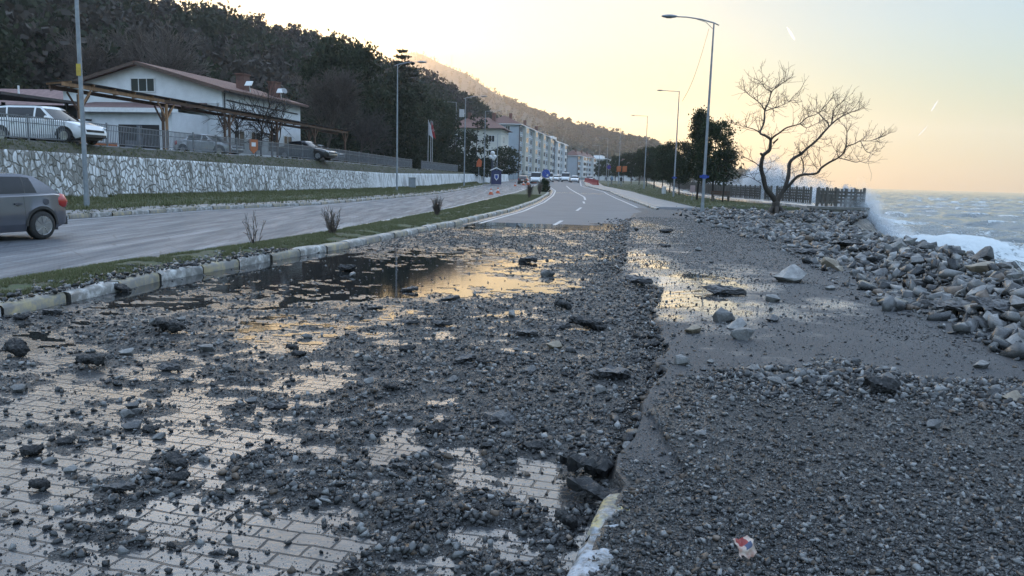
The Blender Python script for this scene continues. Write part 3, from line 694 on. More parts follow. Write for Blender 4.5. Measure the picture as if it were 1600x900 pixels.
# boulders of the bank
n = 0
P_ = []
while n < 235:
    Y = 4.5 * (50 / 4.5) ** rng.random(); u = rng.normal(.62, .42); b = Bx(Y); r = max(Cx(Y), b + .3); X = b + (r - b) * u
    if not -.12 < u < 1.7: continue
    s = float(np.clip(.23 * (1 - rng.random()) ** (-1 / 3.0), .22, .48)) * (1.0 if u > .2 else .65) * np.interp(Y, [4, 10, 30], [.75, .95, 1.25])
    if X > 13.8 and Y > 33.5: continue
    if any((X - a) ** 2 + (Y - b_) ** 2 < (.36 * (s + c_)) ** 2 for a, b_, c_ in P_): continue
    P_.append((X, Y, s)); n += 1
    if .37 < X / Y < .46 and Y > 17: s *= .55
    z = float(bank_z(X, Y) if X > b else slab_z(X, Y))
    lab = ('grey angular boulder in the nearest stretch of the rock bank, by the right edge' if Y < 10 else
           'grey angular boulder in the middle of the rock bank beside the sea' if Y < 22 else
           'grey boulder in the far heap of rock before the bare tree and concrete block' if Y < 36 else 'dark grey rock in the rubble round the bare tree')
    rock((X, Y, z + s * .16), s, lab, 'boulders of the rock bank along the sea', ROCKT[0] if rng.random() < .06 else None)
# loose stones traced on the asphalt and the road: px, py of the base, width in pixels
TR = [(1237, 441, 50, 'largest pale grey rock standing alone on the wet asphalt', 0), (1302, 419, 36, 'rounded brown rock at the inner edge of the boulder bank', 1), (1134, 502, 34, 'grey rock leaning on its neighbours beyond the pair on wet asphalt', 3), (1152, 514, 30, 'middle rock of the grey trio on the wet asphalt', 0),
      (1164, 531, 38, 'nearest rock of the grey trio on the wet asphalt', 5), (1083, 520, 26, 'small orange brown stone with a dark tip near the torn edge', -1), (1208, 502, 21, 'small light stone alone right of the grey trio', 0), (1209, 471, 27, 'flat pale rock on the asphalt behind the grey trio', 2), (1298, 453, 15, 'small square grey stone on the asphalt below the brown rock', 0),
      (1068, 570, 26, 'rounded grey stone at the front corner of the torn asphalt edge', 3), (1110, 567, 13, 'tiny pale stone on the asphalt right of the corner stone', 0), (865, 546, 26, 'rounded tan grey stone on the gravel left of the torn edge', -1), (893, 549, 17, 'smooth blue grey cobble beside the rounded tan stone', 3),
      (940, 616, 22, 'pale blue cobble on the gravel just before the asphalt slab', 3), (828, 583, 20, 'pale angular stone on gravel behind the curved asphalt strip', 0), (856, 431, 22, 'grey block standing in the shining puddle', 3), (318, 548, 22, 'grey stone on the wet pavers left of centre', 0), (357, 582, 20, 'upright pale stone in the left gravel patch', 3), (195, 552, 20, 'pale stone on wet pavers near the left side', 0),
      (390, 626, 19, 'light grey stone right of the four stone cluster', 0), (203, 634, 19, 'rear stone of the small cluster on the left pavers', 0), (196, 648, 20, 'left stone of the small cluster on the left pavers', 3), (213, 645, 16, 'right stone of the small cluster on the left pavers', 5), (202, 668, 26, 'front stone of the small cluster on the left pavers', 0), (247, 681, 17, 'blue grey stone right of the cluster on the left pavers', 4),
      (318, 717, 17, 'dark blue grey stone in the gravel left of centre', 3), (105, 735, 22, 'pale stone on the pavers in the left foreground', 2), (74, 721, 20, 'long pale stone pointing up the road on the left pavers', 4), (564, 730, 19, 'pale grey cobble on gravel at bottom centre', 3), (478, 527, 17, 'white smooth stone between black asphalt lumps', 4), (575, 565, 18, 'small upright stone on gravel at mid road', 3),
      (1213, 607, 30, 'dark slab stone at the rear of the right gravel field', 2), (1228, 601, 25, 'smooth long cobble on the right gravel field', 4), (1175, 585, 22, 'grey broken stone at the gravel field edge', 0), (1388, 603, 30, 'pale stone leaning by the black lump on the right gravel', 0), (1462, 677, 26, 'smooth oval cobble at the right of the gravel field', 4), (1095, 690, 22, 'pale split stone in the gravel field', 2), (1585, 634, 26, 'reddish stone at the right frame edge on the gravel', -1), (1339, 573, 16, 'small stone standing upright behind the gravel field', 3),
      (1536, 575, 22, 'grey stone at the far right end of the gravel field', 0), (22, 610, 26, 'wide grey stone at the left frame edge', 2), (705, 596, 20, 'small grey stone in front of the grey slab piece', 0), (280, 502, 14, 'lone small stone behind the left black lump', 0), (1595, 540, 34, 'pale upright boulder at the right frame edge where the bank begins', 0)]
for px, py, w, lab, kk in TR:
    onr = px < 1000
    p = G(px, py, .02 if onr else .11); s = w / FPX * math.hypot(p[0], p[1], EYE) * 1.22
    me = ROCKT[0] if kk < 0 else (ROCKT[2] if kk == 1 else ROCK[kk])
    z = max(0, float(bed_z(np.array(p[0]), np.array(p[1])))) if onr else float(slab_z(p[0], p[1]))
    rock((p[0], p[1] + s * .25, z + s * .14), s, lab, None, me, (rng.normal(0, .15), rng.normal(0, .15), rng.random() * .8 - .4))
# medium stones: road and gravel field
for i in range(62):
    Yv = 4.0 * (26 / 4.0) ** rng.random(); Xv = (-.62 + 1.15 * rng.random()) * Yv
    if Xv < MRx(Yv) + .3 or Xv > Cx(Yv) - 1.8 or abs(Xv - Ex(Yv)) < .15: continue
    onr = Xv < Ex(Yv); s = float(np.clip(.05 * (1 - rng.random()) ** (-1 / 2), .05, .17)) * (1 if onr else 1.1) * (Yv / 9) ** .4
    z = max(0, float(bed_z(np.array(Xv), np.array(Yv)))) if onr else float(slab_z(Xv, Yv))
    rock((Xv, Yv, z + s * .18), s, 'small grey stone among the gravel washed onto the paved road' if onr else 'small grey stone lying loose on the asphalt between road and rock bank',
         'small stones on the road' if onr else 'small stones on the asphalt')

# ---- broken pieces of asphalt
def chunk_mesh(seed, n=11, el=1.6, th=.28, bendv=0.0, top=True):
    """irregular broken lump: hull of scattered points squashed flat, crumbled all over"""
    r = np.random.default_rng(seed); bm = bmesh.new()
    for k in range(n + 5):
        a = r.random() * 2 * PI; q = .5 * (.55 + .5 * r.random()); z = (r.random() - .5) * th * (1.0 if k % 2 else .75)
        bm.verts.new((math.cos(a) * q, math.sin(a) * q / el, z + (.1 * th if k % 2 else -.1 * th)))
    res = bmesh.ops.convex_hull(bm, input=bm.verts)
    bmesh.ops.delete(bm, geom=list({g for g in res['geom_interior'] + res['geom_unused'] if isinstance(g, bmesh.types.BMVert)}), context='VERTS')
    for k in range(4):
        bmesh.ops.subdivide_edges(bm, edges=[e for e in bm.edges if e.calc_length() > .07], cuts=1); bmesh.ops.triangulate(bm, faces=bm.faces)
    bm.normal_update()
    for v in bm.verts:
        c = v.co; d = (float(fbm(c.x * 6 + c.z * 5 + seed * 3, c.y * 6 + c.z * 4, 3)) - .5) * .24 + (float(vnoise(c.x * 27 + c.z * 19, c.y * 27 + c.z * 11)) - .5) * .075
        v.co = c + v.normal * d * (.55 if abs(v.normal.z) > .8 and top else 1)
        v.co.z -= bendv * v.co.x ** 2
    bm.normal_update(); tops = {i for i, f_ in enumerate(bm.faces) if f_.normal.z > .82}
    me = bpy.data.meshes.new('asphalt_chunk'); bm.to_mesh(me); bm.free()
    me.materials.append(MATS['broken_asphalt']); me.materials.append(MATS['asphalt_top'])
    if top: me.polygons.foreach_set('material_index', [1 if i in tops else 0 for i in range(len(me.polygons))])
    return me
CH = [chunk_mesh(1), chunk_mesh(2, 8, 1.3, .4, top=False), chunk_mesh(3, 10, 2.0, .22), chunk_mesh(4, 9, 1.2, .5, top=False), chunk_mesh(5, 11, 3.6, .14, .5), chunk_mesh(6, 8, 1.5, .2), chunk_mesh(8, 9, 1.4, .22, top=False)]
# px, py base centre, width px, mesh, label
TC = [(258, 519, 50, 3, 'black rounded asphalt lump lying alone near the left puddle'), (135, 574, 42, 3, 'rough black asphalt lump on the left wet pavers'), (180, 768, 48, 0, 'black broken asphalt block in the left foreground'), (270, 728, 38, 3, 'black crumbly asphalt lump above the left foreground block'), (278, 752, 34, 1, 'black lump just in front of another crumbly lump'),
      (785, 664, 104, 4, 'long curved black strip of asphalt lying on gravel'), (695, 611, 56, 4, 'thin flat strip of asphalt behind the curved black strip'), (740, 606, 24, 5, 'short curled asphalt scrap at the end of the thin strip'), (682, 678, 42, 1, 'black crumbled asphalt lump left of the curved strip'), (712, 683, 22, 0, 'small black piece touching the crumbled lump'), (835, 702, 44, 1, 'black asphalt lump in front of the curved strip'),
      (727, 569, 46, 0, 'grey topped asphalt slab piece at mid road'), (752, 571, 20, 3, 'black lump attached at the right of the grey topped piece'), (918, 513, 62, 3, 'large black asphalt lump near the torn edge'), (876, 514, 44, 2, 'flat dark asphalt plate left of the large lump'), (824, 527, 36, 0, 'black asphalt block left of the flat dark plate'), (703, 469, 32, 0, 'black asphalt block at the rim of the shining puddle'),
      (541, 423, 34, 1, 'black lump in the water beside the median'), (826, 410, 30, 0, 'black asphalt piece at the back of the shining puddle'), (1138, 462, 84, 2, 'long black upturned asphalt piece on the wet slab'), (960, 594, 66, 0, 'thick grey slab of asphalt broken from the torn edge'), (918, 752, 74, 6, 'wide black asphalt plate leaning on the broken kerb'), (936, 792, 84, 6, 'nearest black asphalt plate against the yellow kerb'),
      (885, 822, 40, 3, 'dark round asphalt clump left of the yellow kerb'), (636, 550, 34, 1, 'black lump left of the grey topped piece'), (610, 612, 24, 3, 'small black lump on the gravel at mid road'), (455, 546, 22, 3, 'black knob of asphalt on left gravel'), (466, 556, 26, 1, 'black lump beside the knob on left gravel'), (640, 507, 40, 2, 'flat black piece amid gravel behind the blocks'), (690, 508, 44, 2, 'long flat black piece right of another flat one'), (585, 484, 26, 0, 'black block at the left end of the shining puddle'),
      (640, 455, 28, 0, 'black block standing in the golden puddle'), (880, 482, 30, 3, 'dark lump at the right shore of the puddle'), (940, 515, 28, 1, 'black crumb beside the large lump near the torn edge'), (1020, 544, 34, 1, 'black crumb fallen from the torn edge'), (625, 738, 30, 0, 'black piece on the gravel at bottom centre'), (490, 778, 26, 1, 'black piece between puddles at bottom centre'), (260, 579, 42, 2, 'thin black asphalt flake on the wet pavers'), (430, 637, 44, 2, 'black flake leaning on a pale stone'), (233, 672, 30, 1, 'black lump right of the stone cluster'),
      (20, 555, 34, 3, 'black lump at the left frame edge'), (100, 690, 30, 1, 'dark lump on the left pavers near the stone cluster'), (45, 710, 34, 1, 'dark crumbled asphalt at the far left foreground'), (57, 763, 28, 3, 'black knob on the left foreground pavers'), (338, 863, 40, 4, 'curled black scrap standing on the bare pavers'), (362, 865, 18, 3, 'black cube of asphalt next to the curled scrap'), (266, 852, 14, 3, 'tiny black knob on the bare pavers'), (1385, 623, 58, 1, 'black asphalt lump half buried in the right gravel field'), (1040, 386, 26, 2, 'dark plate on the far part of the slab'), (1043, 364, 26, 1, 'dark lump on the far wet slab near the road'), (1000, 440, 60, 2, 'thin lifted sheet at the corner of the torn asphalt'), (1442, 432, 64, 2, 'dark asphalt plate wedged among the boulders'), (1270, 398, 60, 2, 'dark broken plate at the inner foot of the boulders'), (1330, 394, 50, 1, 'dark jagged plate above the rounded brown rock'),
      (1500, 498, 90, 5, 'tilted asphalt sheet lying at the foot of the boulders'), (1575, 515, 90, 5, 'large tilted asphalt sheet by the right frame edge'), (750, 800, 20, 3, 'small black crumb left of the bare paver patch'), (30, 500, 24, 1, 'black lump at the foot of the left kerb'), (78, 494, 28, 0, 'flat black lump by the kerb at left'), (185, 455, 30, 3, 'black lump resting against the median kerb'), (300, 430, 26, 2, 'black asphalt lump on the kerb beside the dark water'), (205, 432, 22, 2, 'black flake lying on the median grass')]
for i, (px, py, w, kk, lab) in enumerate(TC):
    onr = px < 985 or (px < 1030 and py > 530)
    p = G(px, py, .02 if onr else .11); s = w / FPX * math.hypot(p[0], p[1], EYE) * 1.0
    z = max(0, float(bed_z(np.array(p[0]), np.array(p[1])))) if onr else float(slab_z(p[0], p[1]))
    if px > 1240 and py < 540: z = max(z, float(bank_z(p[0], p[1])) + .06)
    if px in (205, 300): z = .16
    th = {0: .28, 1: .4, 2: .22, 3: .5, 4: .14, 5: .2, 6: .22}[kk]
    zs = min(1.0, .13 / (th * s)) * (.75 + .5 * rng.random()); tilt = (R(10), R(14), R(28)) if kk == 6 else (rng.normal(0, .08), rng.normal(0, .08), rng.normal(0, .25))
    if px in (918, 936) and py > 700: s *= 1.45; z += .045; tilt = (R(-6), R(16), R(20 if px == 918 else -14))
    if px == 785: tilt = (R(8), R(4), R(-24)); zs = 1.0
    rock((p[0], p[1] + s * .22, z + s * th * zs * (.38 if kk != 5 else .5)), s, lab, None, CH[kk], tilt, 'asphalt_chunk', 'asphalt piece', (1, .8 + .4 * rng.random(), zs))
# ================================================================== HILLS, WOODS, SEA, SKY DETAIL
def mat_leaf(name, a, b, tr=.25):
    s = NT(name); g = s.n('NewGeometry'); oi = s.n('ObjectInfo')
    col = s.mix(g.outputs['Random Per Island'], a, b)
    k = s.math('MULTIPLY_ADD', oi.outputs['Random'], .5); s.t.nodes[-1].inputs[2].default_value = .75
    col = s.mix(1.0, col, s.n('CombineColor', {0: k, 1: k, 2: k}).outputs[0], 'MULTIPLY')
    s.p(Base_Color=col, Roughness=.75, Specular_IOR_Level=.25)
    tl = s.n('BsdfTranslucent', {'Color': col}); mx = s.n('MixShader', {0: tr, 1: s.b.outputs[0], 2: tl.outputs[0]})
    s.t.links.new(mx.outputs[0], s.out.inputs[0])
mat_leaf('pine_needles', (.013, .022, .010), (.036, .044, .022))
mat_leaf('cypress_leaves', (.012, .024, .010), (.032, .046, .018))
mat_leaf('bare_twigs', (.075, .06, .05), (.14, .115, .10), .05)
mat_leaf('brown_wood', (.034, .029, .024), (.07, .06, .05), .1)
mat_leaf('far_wood', (.022, .034, .016), (.05, .062, .028), .1)
M('bark', (.09, .07, .055), (.04, .032, .026), .9, scale=5, bump=.7, bd=.03, stretch=(1, 1, .25))
M('dark_bark', (.045, .036, .03), (.02, .017, .015), .85, scale=6, bump=.7, bd=.02, stretch=(1, 1, .3))
s_ = NT('wood_floor'); v_ = s_.coord(); n_ = s_.noise(v_, .12, 6, .65)
s_.p(Base_Color=s_.mix(s_.ramp(n_, [(.35, 0.0), (.65, 1.0)]), (.022, .030, .014), (.06, .052, .036)), Roughness=.9); s_.bump(n_, 1, 1.5)

def quads(C, sz, asp=1.0, tilt=1.6, r=None):
    """n random leaf-clump quads (each slightly bent into 2 triangles' worth) at C"""
    n = len(C); Q = rotm(n, tilt)
    b = np.array([[-1, -asp * .5, 0], [.1, -asp, .15], [1, asp * .4, 0], [-.2, asp, -.15]]) * .5
    V = np.einsum('nij,vj->nvi', Q, b) * sz[:, None, None] * (.7 + .6 * rng.random((n, 4, 1))) + C[:, None, :]
    return V.reshape(-1, 3), np.arange(4 * n).reshape(n, 4)
def crown_pts(n, h, r, base=.2, kind='cone', nb=22, spread=.16):
    t = base + (1 - base) * rng.random(nb) ** .9
    if kind == 'cone': rr = r * (1.02 - t) ** .75
    elif kind == 'round': rr = r * np.sqrt(np.maximum(.04, 1 - ((t - .62) / .42) ** 2))
    else: rr = r * np.where(t > .55, np.sqrt(np.maximum(.05, 1 - ((t - .7) / .32) ** 2)), .6)
    a = rng.random(nb) * 2 * PI; q = rr * (.35 + .6 * rng.random(nb) ** .6)
    B = np.stack([q * np.cos(a), q * np.sin(a), t * h], 1)
    k = rng.integers(0, nb, n)
    return B[k] + rng.normal(0, 1, (n, 3)) * np.array([spread * r * 1.6, spread * r * 1.6, spread * h * .32]) 
def tree_tmpl(n, h, r, size, **kw):
    C = crown_pts(n, h, r, **kw); return quads(C, size * (.6 + .8 * rng.random(n)))
WOOD = [tree_tmpl(150, 1, .26, .075, kind='cone', nb=34, spread=.12) for _ in range(4)] + [tree_tmpl(150, 1, .32, .08, kind='round', base=.3, nb=34, spread=.12) for _ in range(4)]
# ---- near hill: foot line, ridge line
HP = [-420, -250, -100, 0, 120, 200, 300, 400, 470, 530, 590, 640, 690, 730, 765, 800, 850]
HR = [(-160, 150), (-120, 150), (-75, 155), (-45, 160), (-15, 172), (-2, 180), (14, 200), (34, 225), (50, 240), (68, 252), (100, 270), (112, 290), (136, 310), (158, 330), (180, 350), (212, 370), (250, 400)]
HF = [60, 62, 64, 68, 78, 84, 92, 106, 118, 132, 150, 165, 195, 225, 255, 290, 330]
nt = 150; tq = np.linspace(0, len(HP) - 1, nt); ii = np.arange(len(HP))
rid = np.array([DP(p, y, Y) for p, (y, Y) in zip(HP, HR)]); rid[:, 2] -= np.interp(ii, [0, 8, 16], [8, 8, 6])
fot = np.array([AT(p, Y, float(Ter(Y))) for p, Y in zip(HP, HF)])
ridc = np.stack([np.interp(tq, ii, rid[:, k]) for k in range(3)], 1); fotc = np.stack([np.interp(tq, ii, fot[:, k]) for k in range(3)], 1)
def hill_pt(i, u):
    """i fractional index along the hill, u 0 foot .. 1 ridge .. 1.6 behind"""
    a = np.stack([np.interp(i, np.arange(nt), fotc[:, k]) for k in range(3)], -1); b = np.stack([np.interp(i, np.arange(nt), ridc[:, k]) for k in range(3)], -1)
    uu = np.minimum(u, 1.0); p = a + (b - a) * u[..., None]
    z = a[..., 2] + (b[..., 2] - a[..., 2]) * np.where(u < 1, uu ** 1.15, 1 - .9 * (u - 1)) + 2.2 * (fbm(p[..., 0] * .06, p[..., 1] * .06, 4) - .5) * np.clip(u * 4, 0, 1) - .5
    return np.stack([p[..., 0], p[..., 1], z], -1)
I, U = np.meshgrid(np.arange(nt, dtype=float), np.linspace(-.05, 1.9, 50), indexing='ij')
H = hill_pt(I, U); tag(sheet('hill', H[..., 0], H[..., 1], H[..., 2], MATS['wood_floor'], smooth=True), kind='structure')
# trees of the hill: nearest ones and those on the skyline one by one, the rest as one mass
def tree_obj(name, h, r, n, size, leaf, kind, base, trunk=.03, nb=22, label='', bark='dark_bark', limbs=5, spread=.16):
    t = thing(name, label, 'tree')
    mb = MB(); mb.tube([(0, 0, -.4), (.02 * h, 0, h * .3), (-.01 * h, .01 * h, h * .65), (0, 0, h * .93)], [trunk * h * .6, trunk * h * .45, trunk * h * .28, .02], 7)
    for k in range(limbs):
        a = k * 2.4; z0 = h * (base + (.8 - base) * k / max(limbs, 1)); L = r * .8 * (1 - .5 * k / limbs)
        mb.tube([(0, 0, z0), (math.cos(a) * L * .5, math.sin(a) * L * .5, z0 + L * .2), (math.cos(a) * L, math.sin(a) * L, z0 + L * .3)], [trunk * h * .2, trunk * h * .12, .015], 5)
    mb.build('trunk', MATS[bark], t, smooth=True)
    V, F = tree_tmpl(n, h, r, size, kind=kind, base=base, nb=nb, spread=spread); npmesh('crown', V, F, MATS[leaf], t)
    return t
def twig_mesh(h, n0, seed, spread=.9, rad=.05, levels=4, up=.35):
    """bare branching tree: list of (p, q, r0, r1) segments"""
    r = np.random.default_rng(seed); segs = []
    def grow(p, d, L, rad, lv):
        k = 3 if lv < 2 else 2; q = p
        for s in range(k):
            d = d + r.normal(0, .16, 3); d[2] += up * .12; d = d / np.linalg.norm(d); q2 = q + d * L / k
            segs.append((q, q2, rad * (1 - .25 * s / k), rad * (1 - .25 * (s + 1) / k))); q = q2
            if lv < levels and s >= (1 if lv == 0 else 0):
                for _ in range(2 if lv < 3 else 1):
                    e = d + r.normal(0, .62 * spread, 3); e[2] += .1; e /= np.linalg.norm(e); grow(q, e, L * (.55 + .25 * r.random()), rad * .55, lv + 1)
        if lv < levels:
            for _ in range(2):
                e = d + r.normal(0, .4 * spread, 3); e /= np.linalg.norm(e); grow(q, e, L * .62, rad * .6, lv + 1)
    for _ in range(n0): grow(np.array([0, 0, -.1]), np.array([r.normal(0, .12), r.normal(0, .12), 1.0]), h * .42, rad, 0)
    return segs
def seg_mesh(name, segs, mats, parent=None, n=4, rmin=.006):
    P = np.array([s[0] for s in segs]); Q = np.array([s[1] for s in segs]); r0 = np.maximum([s[2] for s in segs], rmin); r1 = np.maximum([s[3] for s in segs], rmin)
    d = Q - P; d /= np.maximum(np.linalg.norm(d, axis=1), 1e-6)[:, None]
    h = np.where(np.abs(d[:, 2:3]) < .9, np.array([[0, 0, 1.0]]), np.array([[1.0, 0, 0]])); x = np.cross(d, h); x /= np.linalg.norm(x, axis=1)[:, None]; y = np.cross(d, x)
    a = np.arange(n) * 2 * PI / n
    ring = lambda C, r: C[:, None, :] + r[:, None, None] * (np.cos(a)[None, :, None] * x[:, None, :] + np.sin(a)[None, :, None] * y[:, None, :])
    V = np.concatenate([ring(P, r0), ring(Q + d * r1[:, None] * .4, r1)], 1).reshape(-1, 3); m_ = len(P)
    k = np.arange(n); f = np.stack([k, (k + 1) % n, (k + 1) % n + n, k + n], 1)
    F = (f[None] + (np.arange(m_) * 2 * n)[:, None, None]).reshape(-1, 4)
    return npmesh(name, V, F, mats, parent, smooth=True)
def bare_obj(name, h, seed, label, n0=1, rad=.09, mat='bark', spread=.8, levels=4, rmin=.008):
    t = thing(name, label, 'tree'); sg = twig_mesh(h, n0, seed, spread, rad, levels)
    big = [s for s in sg if s[2] > rad * .34]; small = [s for s in sg if s[2] <= rad * .34]
    seg_mesh('trunk', big, MATS['bark'], t, 6); seg_mesh('crown', small, MATS['bare_twigs'] if mat != 'dark' else MATS['dark_bark'], t, 3, rmin)
    return t
hill_pine = tree_obj('pine_tree', 9.5, 2.7, 1300, .36, 'pine_needles', 'cone', .22, label='dark green pine of the wooded hill behind the white house', nb=40)
hill_oak = tree_obj('leafy_tree', 8.5, 3.0, 1300, .38, 'pine_needles', 'round', .25, label='dark rounded evergreen of the wooded hill behind the white house', nb=40)
hill_bare = bare_obj('bare_tree', 9.0, 21, 'grey leafless tree among the evergreens on the wooded hill', 1, .1, levels=4, rmin=.02)
protos = [hill_pine, hill_oak, hill_bare]; used = set()
def plant(k, p, s, lab=None):
    if k not in used: used.add(k); o = protos[k]; o.location = tuple(map(float, p)); o.scale = (s,) * 3; o['group'] = 'trees of the wooded hill'
    else: o = dup(protos[k], p, rng.random() * 6.28, None, 'trees of the wooded hill', s)
    if lab: o['label'] = lab
    return o
LABR = {0: 'dark pine standing on the skyline of the near wooded hill', 1: 'rounded evergreen on the skyline of the near wooded hill', 2: 'leafless tree on the skyline of the near wooded hill'}
for j in range(115):                                        # lower slope, nearest
    i = rng.random() * 105 + 12; u = .03 + .42 * rng.random() ** 1.2; p = hill_pt(np.array(i), np.array(u))
    px = 800 + p[0] / p[1] * 1200
    k = 2 if (rng.random() < (.75 if 130 < px < 240 else .12)) else int(rng.random() < .5)
    plant(k, p, .75 + .5 * rng.random())
for j in range(95):                                         # skyline
    i = 18 + 126 * (j + rng.random()) / 95; p = hill_pt(np.array(i), np.array(.98 + .05 * rng.normal() * .4))
    k = 2 if rng.random() < .14 else int(rng.random() < .45); plant(k, p, .6 + .5 * rng.random(), LABR[k])
n = 2600; i = rng.random(n) * (nt - 1); u = .1 + 1.15 * rng.random(n); P = hill_pt(i, u); s = 7 + 4.5 * rng.random(n)
wm = (fbm(P[:, 0] * .03, P[:, 1] * .03, 3) + .2 * rng.random(n) > .66).astype(int)
tag(scatter('wood', WOOD, P, rotm(n, .04), np.repeat(s[:, None], 3, 1), [MATS['pine_needles'], MATS['brown_wood']], mi=wm), 'dense dark evergreen wood covering the near hill', 'wood', kind='stuff')
# ---- far mountain with its wooded ridge running down to the town
MP = [330, 430, 520, 580, 615, 640, 660, 690, 730, 760, 800, 850, 900, 950, 1005, 1035, 1065, 1110, 1150]
MR = [(272, 1700), (258, 1650), (200, 1620), (122, 1580), (90, 1540), (80, 1500), (82, 1480), (97, 1440), (112, 1380), (131, 1320), (154, 1240), (174, 1140), (191, 1040), (204, 960), (216, 880), (232, 840), (250, 800), (268, 770), (283, 740)]
mr_ = np.array([DP(p, y, Y) for p, (y, Y) in zip(MP, MR)]); mr_[:, 2] -= np.interp(np.arange(len(MP)), [0, 7, 12, 18], [2, 3, 9, 8])
mf_ = np.array([AT(p, Y, 1.5) for p, Y in zip(MP, np.interp(np.arange(len(MP)), [0, 5, 10, 14, 18], [900, 800, 640, 560, 620]))])
nm = 140; tm = np.linspace(0, len(MP) - 1, nm); jm = np.arange(len(MP))
mrc = np.stack([np.interp(tm, jm, mr_[:, k]) for k in range(3)], 1); mfc = np.stack([np.interp(tm, jm, mf_[:, k]) for k in range(3)], 1)
def mount_pt(i, u):
    a = np.stack([np.interp(i, np.arange(nm), mfc[:, k]) for k in range(3)], -1); b = np.stack([np.interp(i, np.arange(nm), mrc[:, k]) for k in range(3)], -1)
    p = a + (b - a) * u[..., None]
    z = a[..., 2] + (b[..., 2] - a[..., 2]) * np.where(u < 1, np.minimum(u, 1) ** 1.25, 1 - 1.2 * (u - 1)) + (26 * (fbm(p[..., 0] * .006, p[..., 1] * .006, 5) - .5)) * np.clip(u * 3, 0, 1) * np.clip((1.02 - u) * 4 + .06, .06, 1)
    return np.stack([p[..., 0], p[..., 1], z], -1)
I, U = np.meshgrid(np.arange(nm, dtype=float), np.linspace(-.05, 1.8, 70), indexing='ij'); H = mount_pt(I, U)
tag(sheet('mountain', H[..., 0], H[..., 1], H[..., 2], MATS['wood_floor'], smooth=True), kind='structure')
FW = [tree_tmpl(34, 1, .26, .2, kind='cone', base=.15) for _ in range(4)] + [tree_tmpl(30, 1, .36, .24, kind='round', base=.2) for _ in range(3)]
n = 5200; i = np.concatenate([rng.random(3600) * (nm - 1), 75 + rng.random(1600) * 60]); u = np.concatenate([.05 + 1.0 * rng.random(3600), .93 + .1 * rng.random(1600)]); P = mount_pt(i, u)
s = (7 + 5 * rng.random(n)) * np.interp(P[:, 1], [600, 900, 1250, 1500], [1.0, .9, .6, .45]) * np.where(rng.random(n) < .1, 1.35, 1)
tag(scatter('far_wood', FW, P, rotm(n, .05), np.repeat(s[:, None], 3, 1), MATS['far_wood']), 'hazy wood covering the far mountain and its ridge', 'wood', kind='stuff')
p = mount_pt(np.array(nm * 7.35 / 18.), np.array(.99)); mb = MB()
for a in range(3): mb.tube([(math.cos(a * 2.1) * 1.3, math.sin(a * 2.1) * 1.3, -2), (.12 * math.cos(a * 2.1), .12 * math.sin(a * 2.1), 24)], [.22, .16], 4)
for k in range(9): mb.tube([(1.2 - k * .12, 0, k * 2.6), (-.6 + k * .06, 1 - k * .1, k * 2.6 + 1.2), (-.6 + k * .06, -1 + k * .1, k * 2.6 + 2.2), (1.1 - k * .12, 0, k * 2.6 + 2.4)], .1, 3)
o = mb.build('radio_mast', M('galvanised', (.42, .43, .44), (.3, .31, .32), .45, .6, 5)); o.location = tuple(p); tag(o, 'thin lattice radio mast on the far mountain shoulder', 'mast')
# headland across the water
hq = [(1095, 283), (1120, 275), (1140, 268), (1160, 266), (1180, 272), (1200, 281), (1225, 290)]
HX = np.array([DP(x, y, 900) for x, y in hq]); X = np.interp(np.linspace(0, 6, 60), range(7), HX[:, 0]); Zt = np.interp(np.linspace(0, 6, 60), range(7), HX[:, 2])
tt = np.linspace(-1, 1, 15)[None]; XX = np.repeat(X[:, None], 15, 1); YY = 900 + 70 * tt + 0 * XX; ZZ = -4 + (Zt[:, None] - 1) * (1 - tt ** 2) + 2 * (fbm(XX * .05, YY * .05) - .5)
tag(sheet('headland', XX, YY, ZZ, MATS['wood_floor'], smooth=True), kind='structure')
n = 420; k = rng.integers(3, 57, n); t = rng.uniform(-.7, .35, n); P = np.stack([X[k], 900 + 70 * t, -5 + (Zt[k] - 1) * (1 - t ** 2)], 1)
tag(scatter('far_wood', FW, P, rotm(n, .05), np.repeat((5 + 4 * rng.random(n))[:, None], 3, 1), MATS['far_wood']), 'misty trees on the low headland across the water', 'wood', kind='stuff')

# ---- sea
SEA = -2.25
s_ = NT('sea_water'); v_ = s_.coord(); at = s_.n('Attribute', attribute_name='foam')
n1 = s_.noise(v_, 1.1, 6, .65); n2 = s_.noise(s_.coord((1, .35, 1), rot=(0, 0, R(25))), .55, 6, .7)
n3 = s_.noise(s_.coord((1, .6, 1), rot=(0, 0, R(25))), 2.6, 8, .72, 1.2)
fm = s_.ramp(s_.math('ADD', at.outputs['Fac'], s_.math('MULTIPLY', s_.math('ADD', s_.math('SUBTRACT', n2, .5), s_.math('MULTIPLY', s_.math('SUBTRACT', n3, .5), 1.5)), 1.7)), [(.42, 0.0), (.72, 1.0)])
s_.p(Base_Color=s_.mix(fm, (.035, .06, .068), (.56, .60, .61)), Roughness=s_.mix(fm, (.12, .12, .12), (.7, .7, .7)), IOR=1.33)
s_.bump(s_.math('ADD', n1, s_.math('MULTIPLY', fm, s_.math('MULTIPLY', n3, 1.2))), .7, .14)
ys = np.geomspace(9, 3606, 620)[:, None] - 6; aa = np.linspace(-.02, 1.3, 520)[None]
Y = np.repeat(ys, 520, 1); X = np.minimum(Cx(Y), 200) + .5 + aa * np.minimum(Y + 25, 2000)
dsh = X - Cx(Y); fade = np.clip(1 - Y / 2500, .25, 1)
wd = R(200); ph = (X * math.cos(wd) + Y * math.sin(wd)); wob = 6 * (fbm(X * .02, Y * .02, 3) - .5)
w1 = np.sin(ph / 17 * 2 * PI + wob); w2 = np.sin((X * .8 + Y * .6) / 8.3 * 2 * PI + wob * 1.7); w3 = fbm(X * .22, Y * .5, 5) - .5
